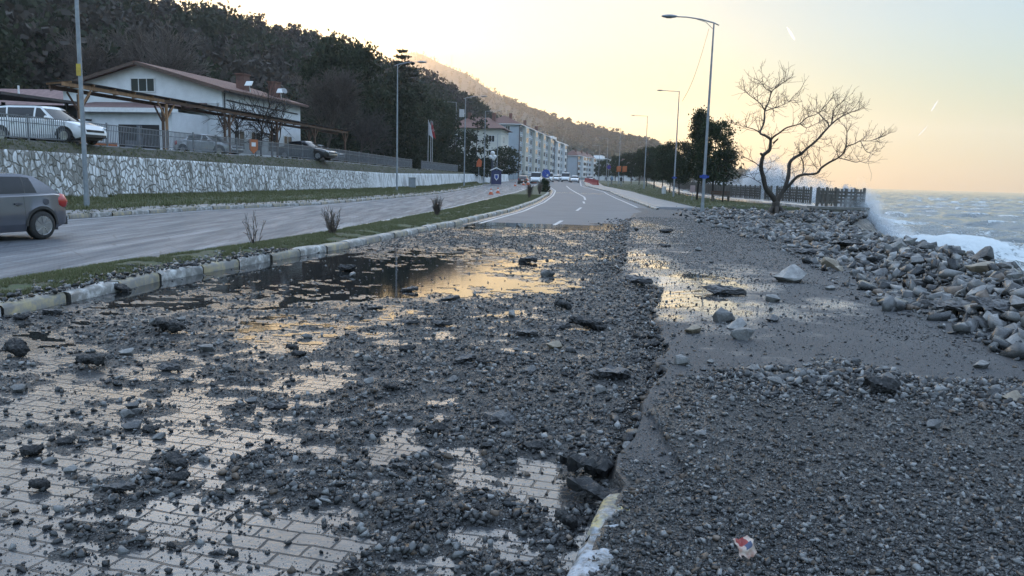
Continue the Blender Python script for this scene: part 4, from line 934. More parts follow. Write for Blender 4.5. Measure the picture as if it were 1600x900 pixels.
sh = .35 * np.sign(w1) * np.abs(w1) ** .8 + .16 * w2 + 1.1 * w3
Z = SEA + sh * fade * np.clip(dsh / 6, .35, 1)
# surge running up along the rocks and the breaker beside the wall's corner
br = np.exp(-((X - 24.6 - .45 * np.maximum(52 - Y, -8)) / 2.0) ** 2 - ((Y - 50) / 6.5) ** 2)
Z = Z + 1.0 * br + .30 * (fbm(X * .9, Y * .9, 4) - .5) * sstep(45, 10, dsh) * sstep(200, 60, Y) + .4 * np.exp(-((dsh - 7) / 2.5) ** 2) * sstep(60, 40, Y) * (.5 + fbm(X * .3, Y * .3))
foam = .40 * sstep(34, 4, dsh + 9 * (fbm(X * .12, Y * .12) - .5)) * sstep(170, 70, Y) + .16 * sstep(60, 25, dsh) + .8 * br
foam = np.maximum(foam, .75 * sstep(.42, .72, sh + .4 * (fbm(X * .3, Y * .6) - .5)) * sstep(900, 150, Y))
foam = foam + .14 * (fbm(X * .05, Y * .25, 4) > .56)
o = sheet('sea', X, Y, Z, MATS['sea_water'], attrs={'foam': np.clip(foam, 0, 1.2).ravel()}, smooth=True); tag(o, kind='structure')
gx = np.concatenate([np.linspace(4, 60, 6), np.geomspace(70, 2900, 12)]); gy = np.concatenate([np.linspace(-400, -10, 6), np.geomspace(1, 3600, 20)]); XX, YY = np.meshgrid(gx, gy)
tag(sheet('sea', XX, YY, 0 * XX + SEA - 1.3, MATS['sea_water']), kind='structure')
# ---- thrown water
s_ = NT('spray'); s_.p(Base_Color=(.82, .86, .9), Roughness=.9, Specular_IOR_Level=.1)
tl = s_.n('BsdfTranslucent', {'Color': (.82, .86, .9)}); mx = s_.n('MixShader', {0: .5, 1: s_.b.outputs[0], 2: tl.outputs[0]}); trn = s_.n('BsdfTransparent'); mx2 = s_.n('MixShader', {0: .45, 1: mx.outputs[0], 2: trn.outputs[0]}); s_.t.links.new(mx2.outputs[0], s_.out.inputs[0])
DROP = [hull(600 + i, 5, (1, 1, 1)) for i in range(3)]
def spray(name, label, plumes, n, lo, hi):
    P = []
    w = np.array([q[5] for q in plumes]); k = rng.choice(len(plumes), n, p=w / w.sum())
    q = np.array([p[:5] for p in plumes])[k]
    c = rng.normal(0, 1, (n, 3)); r = rng.random(n)
    h = r ** .8
    fl = fbm(q[:, 0] * 3 + c[:, 0] * 1.5, c[:, 2] * 1.5 + h * 4, 4)
    P = np.stack([q[:, 0] + c[:, 0] * q[:, 3] * (.35 + .65 * h), q[:, 1] + c[:, 1] * q[:, 3] * .8, q[:, 2] + q[:, 4] * h * (1.15 - .5 * np.abs(c[:, 0]).clip(0, 2) ** 1.2 * .5)], 1)
    kp = fl > .43 * (.9 + .2 * h); P = P[kp]
    s = lo + (hi - lo) * rng.random(len(P)) ** 2
    P[:, 2] = np.maximum(P[:, 2], SEA)
    return tag(scatter(name, DROP, P, rotm(len(P), 2), np.repeat(s[:, None], 3, 1), MATS['spray']), label, 'spray', kind='stuff')
pl = []
for px, Y, z1, w_, wt_ in [(1168, 92, 2.6, 1.3, 1), (1185, 88, 3.9, 1.2, 1.4), (1205, 84, 4.2, 1.3, 1.5), (1225, 82, 3.3, 1.2, 1.2), (1252, 78, 2.9, 1.4, 1.2), (1275, 76, 2.0, 1.3, .9), (1140, 100, 1.9, 2.0, .8), (1110, 110, 1.6, 2.0, .7), (1080, 120, 1.5, 2, .6)]:
    p = AT(px, Y, 0); pl.append((p[0], p[1], -1.8, w_, z1 + 1.8, wt_))
spray('sea_spray', 'white spray bursting above the railing behind the bare tree', pl, 90000, .02, .075)
pl = []
for px, Y, z1, w_, wt_ in [(1318, 52, 1.35, .35, .9), (1326, 51.5, 1.2, .4, 1), (1336, 51, .8, .45, 1), (1348, 50.5, .35, .5, 1), (1362, 50, -.2, .55, .9), (1378, 49, -.8, .6, .7)]:
    p = AT(px, Y, 0); pl.append((p[0], p[1], -2.2, w_, z1 + 2.2, wt_))
spray('sea_spray', 'curtain of white water breaking beside the corner of the concrete wall', pl, 90000, .014, .05)

# soft mist in the heart of the bursts
s_ = NT('mist_air'); s_.t.nodes.remove(s_.b); tc = s_.n('TexCoord'); ln_ = s_.n('VectorMath', {0: tc.outputs['Object']}, operation='LENGTH'); g_ = s_.n('NewGeometry')
nz = s_.noise(g_.outputs['Position'], .75, 5, .6); dd = s_.math('SUBTRACT', s_.math('ADD', s_.math('SUBTRACT', 1.0, ln_.outputs['Value']), s_.math('MULTIPLY', s_.math('SUBTRACT', nz, .5), 2.2)), .12, True)
pv = s_.n('VolumePrincipled', {'Color': (.97, .98, 1.0), 'Density': s_.math('MULTIPLY', dd, 2.6), 'Anisotropy': .2}); s_.t.links.new(pv.outputs[0], s_.out.inputs['Volume'])
def mist(lab, px, Y, zc, sx, sy, sz):
    bm = bmesh.new(); bmesh.ops.create_icosphere(bm, subdivisions=3, radius=1); me = bpy.data.meshes.new('spray_mist'); bm.to_mesh(me); bm.free(); me.materials.append(MATS['mist_air'])
    o = bpy.data.objects.new('spray_mist', me); COL.objects.link(o); o.location = tuple(AT(px, Y, zc)); o.scale = (sx, sy, sz); tag(o, lab, 'spray', kind='stuff')
mist('soft white mist of the burst behind the bare tree', 1200, 85, .6, 3.6, 2.6, 3.9); mist('lower mist right of the main burst behind the tree', 1258, 80, -.4, 2.9, 2.2, 3.1); mist('long low mist behind the promenade railing', 1130, 105, -.2, 6.0, 3.0, 2.2)
mist('white mist of the breaker at the corner of the concrete wall', 1336, 51.2, -.9, 2.1, 1.4, 3.3); mist('low white wash of the breaker running down beside the wall', 1368, 50, -1.7, 2.8, 1.5, 2.0)
# ---- vapour trails high above
s_ = NT('vapour'); s_.t.nodes.remove(s_.b); t1 = s_.n('BsdfTranslucent', {'Color': (.95, .95, .95)}); t2 = s_.n('BsdfTransparent'); mx = s_.n('MixShader', {0: .66, 1: t1.outputs[0], 2: t2.outputs[0]}); s_.t.links.new(mx.outputs[0], s_.out.inputs[0])
for (a, b, w, lab) in (((1229, 41), (1242, 63), 16, 'longest white vapour trail, highest above the bare tree'), ((1466, 156), (1455, 174), 11, 'short vapour trail over the sea, upper of the two on the right'), ((1450, 196), (1435, 212), 8, 'faint vapour trail low over the sea, below another')):
    A_, B_ = DP(*a, 9000), DP(*b, 9400); mb = MB(); q = [A_ + (B_ - A_) * t for t in np.linspace(0, 1, 7)]
    mb.tube(q, [w * .15, w * .5, w * .9, w, w, w * .8, w * .2], 8); o = mb.build('vapour_trail', MATS['vapour'], smooth=True); tag(o, lab, 'vapour trail')

# ---- the air: one even haze round everything
s_ = NT('haze_air'); s_.t.nodes.remove(s_.b)
pv = s_.n('VolumePrincipled', {'Color': (.93, .95, 1.0), 'Density': .00021, 'Anisotropy': .68}); s_.t.links.new(pv.outputs[0], s_.out.inputs['Volume'])
mb = MB(); mb.box((0, 1600, 141), (6200, 4300, 298)); o = mb.build('haze', MATS['haze_air']); tag(o, kind='stuff'); o.location.z = 0
# ================================================================== WALL, RAILING, BUILDINGS
s_ = NT('whitewashed_stone'); v_ = s_.coord((.9, .95, .62)); at = s_.n('Attribute', attribute_name='white')
wv_ = s_.n('TexNoise', {'Vector': v_, 'Scale': 2.0, 'Detail': 2.0}); vv_ = s_.n('VectorMath', {0: v_}, operation='ADD'); sc2 = s_.n('VectorMath', {0: wv_.outputs['Color'], 'Scale': .34}, operation='SCALE'); s_.set(vv_, 1, sc2.outputs[0])
vo_ = s_.n('TexVoronoi', {'Vector': vv_.outputs[0], 'Scale': 4.4}, feature='DISTANCE_TO_EDGE'); vc_ = s_.n('TexVoronoi', {'Vector': vv_.outputs[0], 'Scale': 4.4})
stn = s_.ramp(vo_.outputs[0], [(.025, 0.0), (.13, 1.0)])
big = s_.noise(s_.coord((.25, .25, .6)), 1.2, 5, .6); fine = s_.noise(v_, 9, 6, .7); drip = s_.noise(s_.coord((2.2, 2.2, .12)), 1.6, 5, .65)
paint = s_.math('ADD', s_.math('MULTIPLY', s_.n('SeparateColor', {0: vc_.outputs['Color']}).outputs[0], .45), s_.math('ADD', s_.math('MULTIPLY', big, .5), s_.math('MULTIPLY', at.outputs['Fac'], .62)))
paint = s_.math('ADD', paint, s_.math('MULTIPLY', s_.math('SUBTRACT', fine, .5), .9))
pm_ = s_.ramp(paint, [(.36, 0.0), (.60, 1.0)])
msk = s_.math('MAXIMUM', s_.math('MULTIPLY', stn, pm_), s_.math('MULTIPLY', s_.ramp(at.outputs['Fac'], [(.55, 0.0), (.95, 1.0)]), s_.ramp(paint, [(.6, 0.0), (.8, 1.0)])))
base = s_.mix(stn, (.23, .22, .20), (.32, .315, .30)); base = s_.mix(s_.ramp(fine, [(.4, 0.0), (.7, .6)]), base, (.10, .095, .08))
col = s_.mix(msk, base, (.72, .73, .74)); col = s_.mix(s_.math('MULTIPLY', s_.ramp(drip, [(.48, 0.0), (.66, .85)]), 1.0), col, (.10, .095, .075))
s_.p(Base_Color=col, Roughness=.85); s_.bump(s_.math('ADD', stn, s_.math('MULTIPLY', fine, .5)), .8, .06)
ys = np.concatenate([np.geomspace(8, 152, 300)])[:, None]; zt = np.linspace(0, 1, 16)[None]
X = Wx(ys) + .28 * (1 - zt) + .03 * (fbm(ys * 2.3, zt * 6) - .5); Y = np.repeat(ys, 16, 1); Z = gz(Y) + .05 + (Wtop(Y) - gz(Y) - .05) * zt
X = np.concatenate([X, X[:, -1:] - .38, X[:, -1:] - .38], 1); Y = np.concatenate([Y, Y[:, -2:]], 1); Z = np.concatenate([Z, Z[:, -1:] + .0, Z[:, -1:] - 1.2], 1)
wh = np.interp(Y, [30, 36, 43, 47, 60, 66, 72, 152], [-.08, .18, .36, .14, .34, .42, .97, 1.0]) - .12 * np.exp(-((Y - 34) / 1.0) ** 2)
o = sheet('stone_wall', X, Y, Z, MATS['whitewashed_stone'], attrs={'white': wh.ravel()}, smooth=True)
tag(o, 'long rubble retaining wall with flaking whitewash below the car park railing', 'wall')
# railing
steel = M('railing_grey', (.20, .215, .24), (.12, .13, .14), .45, .3, 4)
def Fx(Y): return Wx(Y) - .95
def railing(label, ya, yb, step):
    t = thing('railing', label, 'railing', (Fx(ya), ya, 0)); O = np.array([Fx(ya), ya, 0])
    yy = np.arange(ya, yb, step)
    for k, y in enumerate(yy):
        a = np.array([Fx(y), y, float(Ter(y))]) - O; y2 = min(y + step, yb); b = np.array([Fx(y2), y2, float(Ter(y2))]) - O
        mb = MB(); mb.box(a + (0, 0, .5), (.06, .06, 1.1)); mb.box(a + (0, 0, 1.06), (.075, .075, .02)); mb.build('post', steel, t)
        mb = MB(); d = b - a
        for h, w in ((.98, .045), (.72, .03), (.12, .04)): mb.bar(a + (0, 0, h) + d * .012, b + (0, 0, h) - d * .012, .03, w)
        n = max(3, int(np.linalg.norm(d) / .115))
        for i in range(1, n):
            q = a + d * i / n; mb.box(q + (0, 0, .55), (.028, .022, .86))
        mb.build('rail_panel', steel, t)
railing('long grey steel bar railing along the car park above the stone wall', 11, 87, 2.35)
railing('short far stretch of grey railing beyond the clipped bush on the wall', 91, 112, 2.4)

# ---- windows of buildings
GLASS = NT('window_glass'); GLASS.p(Base_Color=(.025, .03, .036), Roughness=.04, Specular_IOR_Level=.3)
white_frame = M('white_frame', (.72, .73, .74), (.62, .62, .63), .4, scale=4)
def xf(face, c, w, h, d):
    """box size for a wall piece on a face: F looks to -y, S looks to +x"""
    return (w, d, h) if face == 'F' else (d, w, h)
def window(parent, face, c, w, h, n=2, name='window', frame=None, fw=.07, pane=True):
    out = np.array((0, -1, 0) if face == 'F' else (1, 0, 0)); al = np.array((1, 0, 0) if face == 'F' else (0, 1, 0)); c = np.array(c, float)
    mb = MB()
    for s in (-1, 1): mb.box(c + al * s * (w / 2 - fw / 2) + out * .02, xf(face, 0, fw, h, .1))
    for s in (-1, 1): mb.box(c + np.array((0, 0, s * (h / 2 - fw / 2))) + out * .018, xf(face, 0, w - 2 * fw - .002, fw, .09))
    for k in range(1, n): mb.box(c + al * (-w / 2 + w * k / n) + out * .016, xf(face, 0, fw * .8, h - 2 * fw - .002, .08))
    o = mb.build(name, frame or white_frame, parent)
    if pane: mb = MB(); mb.box(c + out * .012, xf(face, 0, w - fw, h - fw, .03)); mb.build('pane', GLASS.m, o)
    return o
stucco = M('white_stucco', (.74, .76, .78), (.6, .615, .63), .8, scale=1.1, bump=.2, bd=.01)
tile = M('roof_tile', (.17, .075, .055), (.09, .05, .042), .75, scale=2.5, bump=.8, bd=.05, stretch=(1, 5, 1))
brownroof = M('brown_sheet', (.11, .045, .04), (.07, .032, .03), .55, scale=2)
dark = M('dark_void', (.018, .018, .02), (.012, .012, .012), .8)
# ---- white gabled building
PR = AT(350, 58, 0); az = math.atan2(2.3, 11.0)
hb = thing('gabled_building', 'long white building with low red tiled gable roof and triple window above the car park', 'building', (PR[0], PR[1], float(Ter(58))), -az)
LG, LY, EV, AP = 13.6, 12.2, 4.9, 6.7
mb = MB(); mb.prism([(-LG, -.3), (0, -.3), (0, EV), (-LG / 2, AP), (-LG, EV)], 0, LY); mb.build('wall', stucco, hb)
mb = MB()
for s in (-1, 1):
    xo, xi = (.6, -LG / 2) if s > 0 else (-LG - .6, -LG / 2); zo = EV - .6 * (AP - EV) / (LG / 2)
    q = [(xo, zo + .04), (xi, AP + .04), (xi, AP + .2), (xo, zo + .2)]; mb.prism(q, -.55, LY + .5)
rf = mb.build('roof', tile, hb)
mb = MB()
for s in (-1, 1):
    xo = .62 if s > 0 else -LG - .62; zo = EV - .6 * (AP - EV) / (LG / 2); mb.bar((xo, -.6, zo + .02), (-LG / 2 + s * .05, -.6, AP + .04), .06, .22)
mb.box((.66, LY / 2, EV - .12), (.12, LY, .12)); mb.build('fascia', M('fascia_brown', (.10, .06, .045), (.06, .04, .03), .7), rf)
window(hb, 'F', (-LG / 2 + .25, 0, 5.2), 2.1, 1.05, 3)
for k, y in enumerate((2.2, 4.6, 7.2, 9.8)): window(hb, 'S', (0, y, 1.35), 1.5, 1.5, 2)
mb = MB()
for k in range(3): mb.tube([(.06, .6 + k * 3.7, EV - .7 - k * .02), (.06, 4.2 + k * 3.7, EV - .8)], .05, 6)
mb.tube([(.09, .25, EV - .2), (.09, .25, 0)], .05, 6); mb.build('pipe', M('pipe_dark', (.05, .05, .055), None, .5), hb)
mb = MB(); mb.box((-.7, -.12, 3.55), (.85, .3, .7)); mb.lathe([(.26, 0), (.26, .02)], (-.7, -.29, 3.55), 14, 'Y'); o = mb.build('air_conditioner', M('ac_white', (.5, .5, .5), (.38, .38, .39), .5), hb)
mb = MB(); mb.lathe([(.05, 0), (.3, .1), (.42, .24), (.40, .25), (.04, .03)], (0, 0, 0), 14); dsh = mb.build('satellite_dish', M('dish_grey', (.34, .34, .35), None, .5), hb, smooth=True); dsh.location = (.9, 7.6, EV + .7); dsh.rotation_euler = (R(65), 0, R(60)); dsh.scale = (.6, .6, .6)
for y in (5.6, 10.6):
    mb = MB(); mb.box((-1.6, y, EV + 1.1), (.7, .9, 1.3)); mb.box((-1.6, y, EV + 1.8), (.85, 1.05, .1)); mb.build('chimney', tile, hb)
    mb = MB(); mb.box((-.6, y - .8, EV + 1.0), (.6, .06, .5), mat=Matrix.Rotation(R(-40), 3, 'X')); mb.tube([(-.6, y - .6, EV + .2), (-.6, y - .75, EV + .9)], .04, 5); mb.build('solar_panel', M('panel_pale', (.6, .62, .6), (.5, .5, .5), .25), hb)
# low kitchen wing in front of the gable
wing = thing('annex', 'low white annex with a dark red sheet roof before the gabled building', 'annex', hb.location, -az)
def bxl(mb, x0, x1, y0, y1, z0, z1): return mb.box(((x0 + x1) / 2, (y0 + y1) / 2, (z0 + z1) / 2), (x1 - x0, y1 - y0, z1 - z0))
mb = MB(); bxl(mb, -10.6, -1.2, -4.2, -.02, -.3, 2.95); mb.build('wall', stucco, wing)
mb = MB(); mb.prism([(-4.6, 2.95), (-4.6, 3.08), (-.02, 3.92), (-.02, 3.78)], -10.8, -1.0, plane='YZ'); mb.build('roof', brownroof, wing)
mb = MB(); bxl(mb, -10.4, -.4, -4.72, -4.6, 2.82, 3.12); mb.build('eave_board', white_frame, wing)
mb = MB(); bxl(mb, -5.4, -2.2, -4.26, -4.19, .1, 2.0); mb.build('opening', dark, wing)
mb = MB(); bxl(mb, -3.9, -3.5, -4.34, -4.27, 0, 1.95); bxl(mb, -4.9, -3.9, -4.3, -4.262, .1, .9); mb.build('shutter', M('shutter_blue', (.10, .11, .13), None, .5), wing)
d = window(wing, 'F', (-8.3, -4.2, 1.05), .95, 2.1, 1, 'door'); mb = MB(); mb.box((-8.3, -4.27, .4), (.8, .03, .7)); mb.build('lower_panel', white_frame, d)
orange = M('orange_paint', (.42, .13, .045), (.30, .10, .04), .6)
mb = MB(); bxl(mb, -9.6, -8.85, -4.24, -4.195, -.2, .72); bxl(mb, -7.7, -5.6, -4.24, -4.195, -.2, .72); mb.build('dado', orange, wing)
mb = MB(); mb.box((-7.6, -4.5, 2.25), (.16, .4, .14)); mb.box((-7.6, -4.25, 2.3), (.05, .2, .05)); mb.build('floodlight', dark, wing)
shed = thing('shed', 'small shed with a striped corrugated roof left of the annex', 'shed', hb.location, -az)
mb = MB(); bxl(mb, -16.2, -10.7, -3.4, -.1, -.3, 2.6); mb.build('wall', stucco, shed)
s2 = NT('striped_sheet'); v2 = s2.coord(); w2 = s2.n('TexWave', {'Vector': v2, 'Scale': .55, 'Distortion': .8}, wave_type='BANDS', bands_direction='X'); s2.p(Base_Color=s2.mix(s2.ramp(w2.outputs['Fac'], [(.55, 0.0), (.62, 1.0)]), (.36, .38, .40), (.07, .055, .05)), Roughness=.45, Metallic=.2)
mb = MB(); q = [(-4.7, 2.55), (-4.7, 2.62), (-.1, 3.5), (-.1, 3.43)]; mb.prism(q, -16.6, -10.6, plane='YZ')
for k in range(24): mb.bar((-16.5 + k * .25, -4.7, 2.63), (-16.5 + k * .25, -.12, 3.51), .05, .05)
mb.build('roof', s2.m, shed)
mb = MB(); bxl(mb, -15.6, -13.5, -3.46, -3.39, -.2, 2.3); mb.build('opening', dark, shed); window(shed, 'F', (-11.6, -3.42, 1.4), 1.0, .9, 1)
mb = MB(); bxl(mb, -13.1, -12.3, -3.44, -3.41, 1.5, 1.9); mb.build('notice_board', M('notice_blue', (.30, .40, .66), (.24, .33, .58), .5), shed)
# old dark lean-to and the red-roofed house behind it, far left
lt = thing('lean_to', 'dark open lean-to shelter behind the white car at far left', 'shelter', AT(-62, 46, float(Ter(46))), -az)
mb = MB(); mb.prism([(-14, 3.55), (5.6, 2.75), (5.6, 2.9), (-14, 3.72)], -2.5, 3.5); mb.build('roof', M('old_sheet', (.06, .05, .05), (.035, .03, .03), .6, scale=3), lt)
mb = MB()
for x in (-12, -8, -4, 0, 4.6):
    for y in (-2.2, 3.2): mb.box((x, y, 1.4), (.16, .16, 2.9))
mb.build('post', dark, lt); mb = MB(); bxl(mb, -14, 5.2, 3.3, 3.45, 0, 2.7); mb.build('back_wall', dark, lt)
rh = thing('house', 'low house with faded pink tiled roof behind the lean-to at far left', 'house', AT(40, 64, float(Ter(60))), -.1)
mb = MB(); bxl(mb, -7, 7, 0, 7, -.5, 3.1); mb.build('wall', stucco, rh)
mb = MB(); mb.prism([(-.8, 3.0), (3.5, 5.3), (7.8, 3.0), (3.5, 5.42), (-.8, 3.12)][:2] + [(7.8, 3.0), (7.8, 3.14), (3.5, 5.45), (-.8, 3.14)], -7.6, 7.6, plane='YZ'); rr_ = mb.build('roof', M('pink_tile', (.24, .15, .14), (.16, .10, .095), .8, scale=3, bump=.5), rh)
for x, y in ((-2, 2.2), (3.2, 2.6)): mb = MB(); mb.tube([(x, y, 3.8), (x, y, 5.6)], .08, 6); mb.build('flue', white_frame, rr_)

# ---- long timber pergola over the parking bays
pg = thing('pergola', 'long timber pergola with braced posts over the parking bays', 'pergola', AT(121, 38, float(Ter(40))), 0)
O_ = np.array(pg.location); E_ = AT(541, 74, float(Ter(72))) - O_; Lp = np.linalg.norm(E_[:2]); pg.rotation_euler = (0, 0, -math.atan2(E_[0], E_[1]))
fresh = M('fresh_timber', (.36, .20, .10), (.22, .12, .06), .6, scale=3, bump=.3, stretch=(4, 4, .5)); old = M('stained_timber', (.12, .06, .035), (.07, .036, .022), .6, scale=3, bump=.3, stretch=(4, 4, .5))
HPG = 2.86; cut = Lp * .2
for side, x in ((0, 0.0), (1, -1.0)):
    for k, y in enumerate(np.linspace(.35, Lp - .3, 6)):
        y = y + (-.0 if not side else 1.2)
        if y > Lp: continue
        m_ = fresh if k < 2 and not side else old; H_ = HPG - .12 * side
        mb = MB(); mb.box((x, y, H_ / 2 - .08), (.125, .125, H_ - .12)); p_ = mb.build('post', m_, pg)
        mb = MB()
        for s in (-1, 1):
            if k == 0 and s < 0 and not side: continue
            mb.bar((x, y + s * .07, H_ - .95), (x, y + s * .8, H_ - .12), .07)
        mb.build('brace', m_, p_)
    if not side:
        mb = MB(); mb.box((x, cut / 2 - .4, HPG), (.09, cut + .8, .17)); mb.build('beam', fresh, pg)
        mb = MB(); mb.box((x, cut + (Lp - cut) / 2 + .2, HPG), (.09, Lp - cut + .4, .17)); mb.build('beam', old, pg)
    else: mb = MB(); mb.box((x, Lp / 2, HPG - .12), (.11, Lp + .8, .18)); mb.build('beam', old, pg)
tl_ = math.atan2(.12, 1.0)
for k, y in enumerate(np.linspace(-.45, Lp + .4, 24)):
    mb = MB(); mb.bar((.2, y, HPG + .13), (-1.12, y, HPG + .02), .06, .08); mb.build('rafter', fresh if k < 6 else old, pg)
mb = MB(); mb.prism([(.24, HPG + .18), (-1.18, HPG + .062), (-1.18, HPG + .092), (.24, HPG + .21)], -.6, Lp + .6); mb.build('roof_sheet', M('bitumen_sheet', (.05, .045, .042), (.03, .027, .026), .8, scale=4, bump=.6, bd=.03), pg)
# notice on the railing, flue bricks
sg = thing('sign', 'small orange board with a white label hung on the railing', 'sign', (0, 0, 0)); q = np.array([float(Fx(52.0)), 52.0, float(Ter(52)) + .55])
q = AT(345, 50.5, float(Ter(50)) + .62); q[0] = Fx(50.5) + .09; sg.location = q; sg.rotation_euler = (0, 0, R(60))
mb = MB(); mb.prism([(-.36, .42), (.36, .42), (.36, -.2), (0, -.5), (-.36, -.2)], -.015, .015); mb.build('board', orange, sg); mb = MB(); mb.box((0, -.021, .1), (.34, .01, .26)); mb.build('label_plate', white_frame, sg)

# ---- apartment blocks down the road
def flats(name, label, px, Y, dx, dy, nf, nb, fw, wallF, wallS, roof='tile', fh=2.95, front_win=(), bay=True, base=1.3):
    """corner of the block at px,Y; facade S runs away along (dx,dy); gable F runs left"""
    c = AT(px, Y, base); t = thing(name, label, 'apartment block', c, -math.atan2(dx, dy)); L = math.hypot(dx, dy); Hh = nf * fh
    mb = MB(); bxl(mb, -fw, 0, 0, L, -2, Hh); mb.build('wall', wallF, t)
    if roof == 'tile':
        mb = MB(); e = .7
        mb.add([(-fw - e, -e, Hh), (e, -e, Hh), (e, L + e, Hh), (-fw - e, L + e, Hh), (-fw / 2, fw * .42, Hh + 2.8), (-fw / 2, L - fw * .42, Hh + 2.8)], [(0, 1, 4), (1, 2, 5, 4), (2, 3, 5), (3, 0, 4, 5), (3, 2, 1, 0)]); r_ = mb.build('roof', tile, t)
        for k in range(3): mb = MB(); bxl(mb, -fw * .35, -fw * .35 + .9, 3 + k * L / 3.2, 4 + k * L / 3.2, Hh + .6, Hh + 3.4); mb.build('chimney', tile, r_)
    else:
        mb = MB(); bxl(mb, -fw - .3, .3, -.3, L + .3, Hh, Hh + .35); bxl(mb, -fw * .7, -fw * .3, L * .2, L * .45, Hh + .35, Hh + 2.4); mb.build('roof', white_frame, t)
    mb = MB(); bxl(mb, -fw - .72, .72, -.72, L + .72, Hh - .22, Hh - .003); mb.build('cornice', white_frame, t)
    for k in range(nf):
        mb = MB(); bxl(mb, .002, .12, .1, L - .1, k * fh - .12, k * fh + .16); mb.build('floor_band', white_frame, t)
    # facade: flat bays with wide windows between projecting bays
    w = L / nb; proto = {}
    for b in range(nb):
        proj = .95 if (bay and b % 3 == 1) else .0
        if proj: mb = MB(); bxl(mb, .003, proj, b * w + .15, (b + 1) * w - .15, fh * .98, Hh - .25); mb.build('bay', wallS, t)
        for k in range(nf):
            if proj and k == 0: continue
            o = proto.get(proj)
            if o is None: proto[proj] = window(t, 'S', (proj + .003, b * w + w / 2, k * fh + 1.55), w * .66, 1.75, 2, fw=.12); proto[proj]['_y'] = b * w; proto[proj]['_z'] = k * fh; continue
            q = o.copy(); COL.objects.link(q); q.parent = t; q.location = (0, b * w - o['_y'], k * fh - o['_z'])
            for ch in o.children[:1]: r_ = ch.copy(); COL.objects.link(r_); r_.parent = q
    for q in proto.values(): del q['_y'], q['_z']
    for (x, k) in front_win: window(t, 'F', (x, -.003, k * fh + 1.6), 1.5, 1.5, 2, fw=.1)
    for s in (0, L): mb = MB(); bxl(mb, .004, .3, s - .25 if s else -.25, s + .25 if s else .25, 0, Hh - .25); mb.build('pilaster', M('pilaster_dark', (.10, .10, .105), None, .7), t)
    return t
paleblue = M('pale_blue_render', (.40, .45, .50), (.34, .385, .43), .8, scale=.6); cream = M('cream_render', (.58, .56, .50), (.48, .46, .41), .8, scale=.7)
pinkish = M('brick_red_render', (.22, .10, .09), (.17, .08, .07), .8, scale=.8)
flats('apartment_block', 'long pale blue apartment block with rows of glazed bays and tiled roof', 809, 238, 15.2, 88, 6, 13, 11, paleblue, cream, front_win=[(-3.6, 5), (-3.6, 3), (-3.6, 2)], base=.2)
flats('apartment_block', 'narrow taller apartment block with white fins beyond the long one', 862.5, 335, 9, 46, 6, 6, 5.4, paleblue, white_frame, roof='flat', base=.3)
flats('apartment_block', 'four storey block with bright balconies beyond the narrow taller one', 901, 400, 14, 50, 5, 5, 6.4, paleblue, white_frame, base=.2, roof='tile', fh=2.75)
flats('apartment_block', 'white block with plain walls at the far end of the street', 945, 470, 14, 60, 4, 5, 13, M('white_render', (.6, .61, .62), (.5, .5, .51), .8, scale=.6), white_frame, roof='flat', fh=3.3)
flats('apartment_block', 'low white block half hidden by the promenade trees', 985, 560, 22, 60, 4, 5, 16, MATS['white_render'], white_frame, roof='tile', fh=3.4)
vl = thing('villa', 'cream house with hipped red roof half hidden by pines', 'house', AT(781, 185, .9), -.12)
mb = MB(); bxl(mb, -12.5, 0, 0, 14, -1, 12.2); mb.build('wall', M('cream_stucco', (.60, .585, .53), (.5, .49, .45), .8, scale=.7), vl)
mb = MB(); mb.add([(-13.5, -1, 12.2), (1, -1, 12.2), (1, 15, 12.2), (-13.5, 15, 12.2), (-8.5, 6, 15.2), (-4, 7, 15.2)], [(0, 1, 5, 4), (1, 2, 5), (2, 3, 4, 5), (3, 0, 4), (3, 2, 1, 0)]); rv = mb.build('roof', tile, vl)
for x in (-9, -3): mb = MB(); bxl(mb, x, x + .9, 5, 6, 12.6, 16.2); mb.build('chimney', tile, rv)
for x in (-10.5, -6.3, -2.2):
    for z in (2, 5.2, 8.6): window(vl, 'F', (x, -.003, z + 1.2), 1.5, 1.6, 2, fw=.1)
for z in (2, 5.2, 8.6): window(vl, 'S', (.003, 5, z + 1.2), 1.6, 1.6, 2, fw=.1)
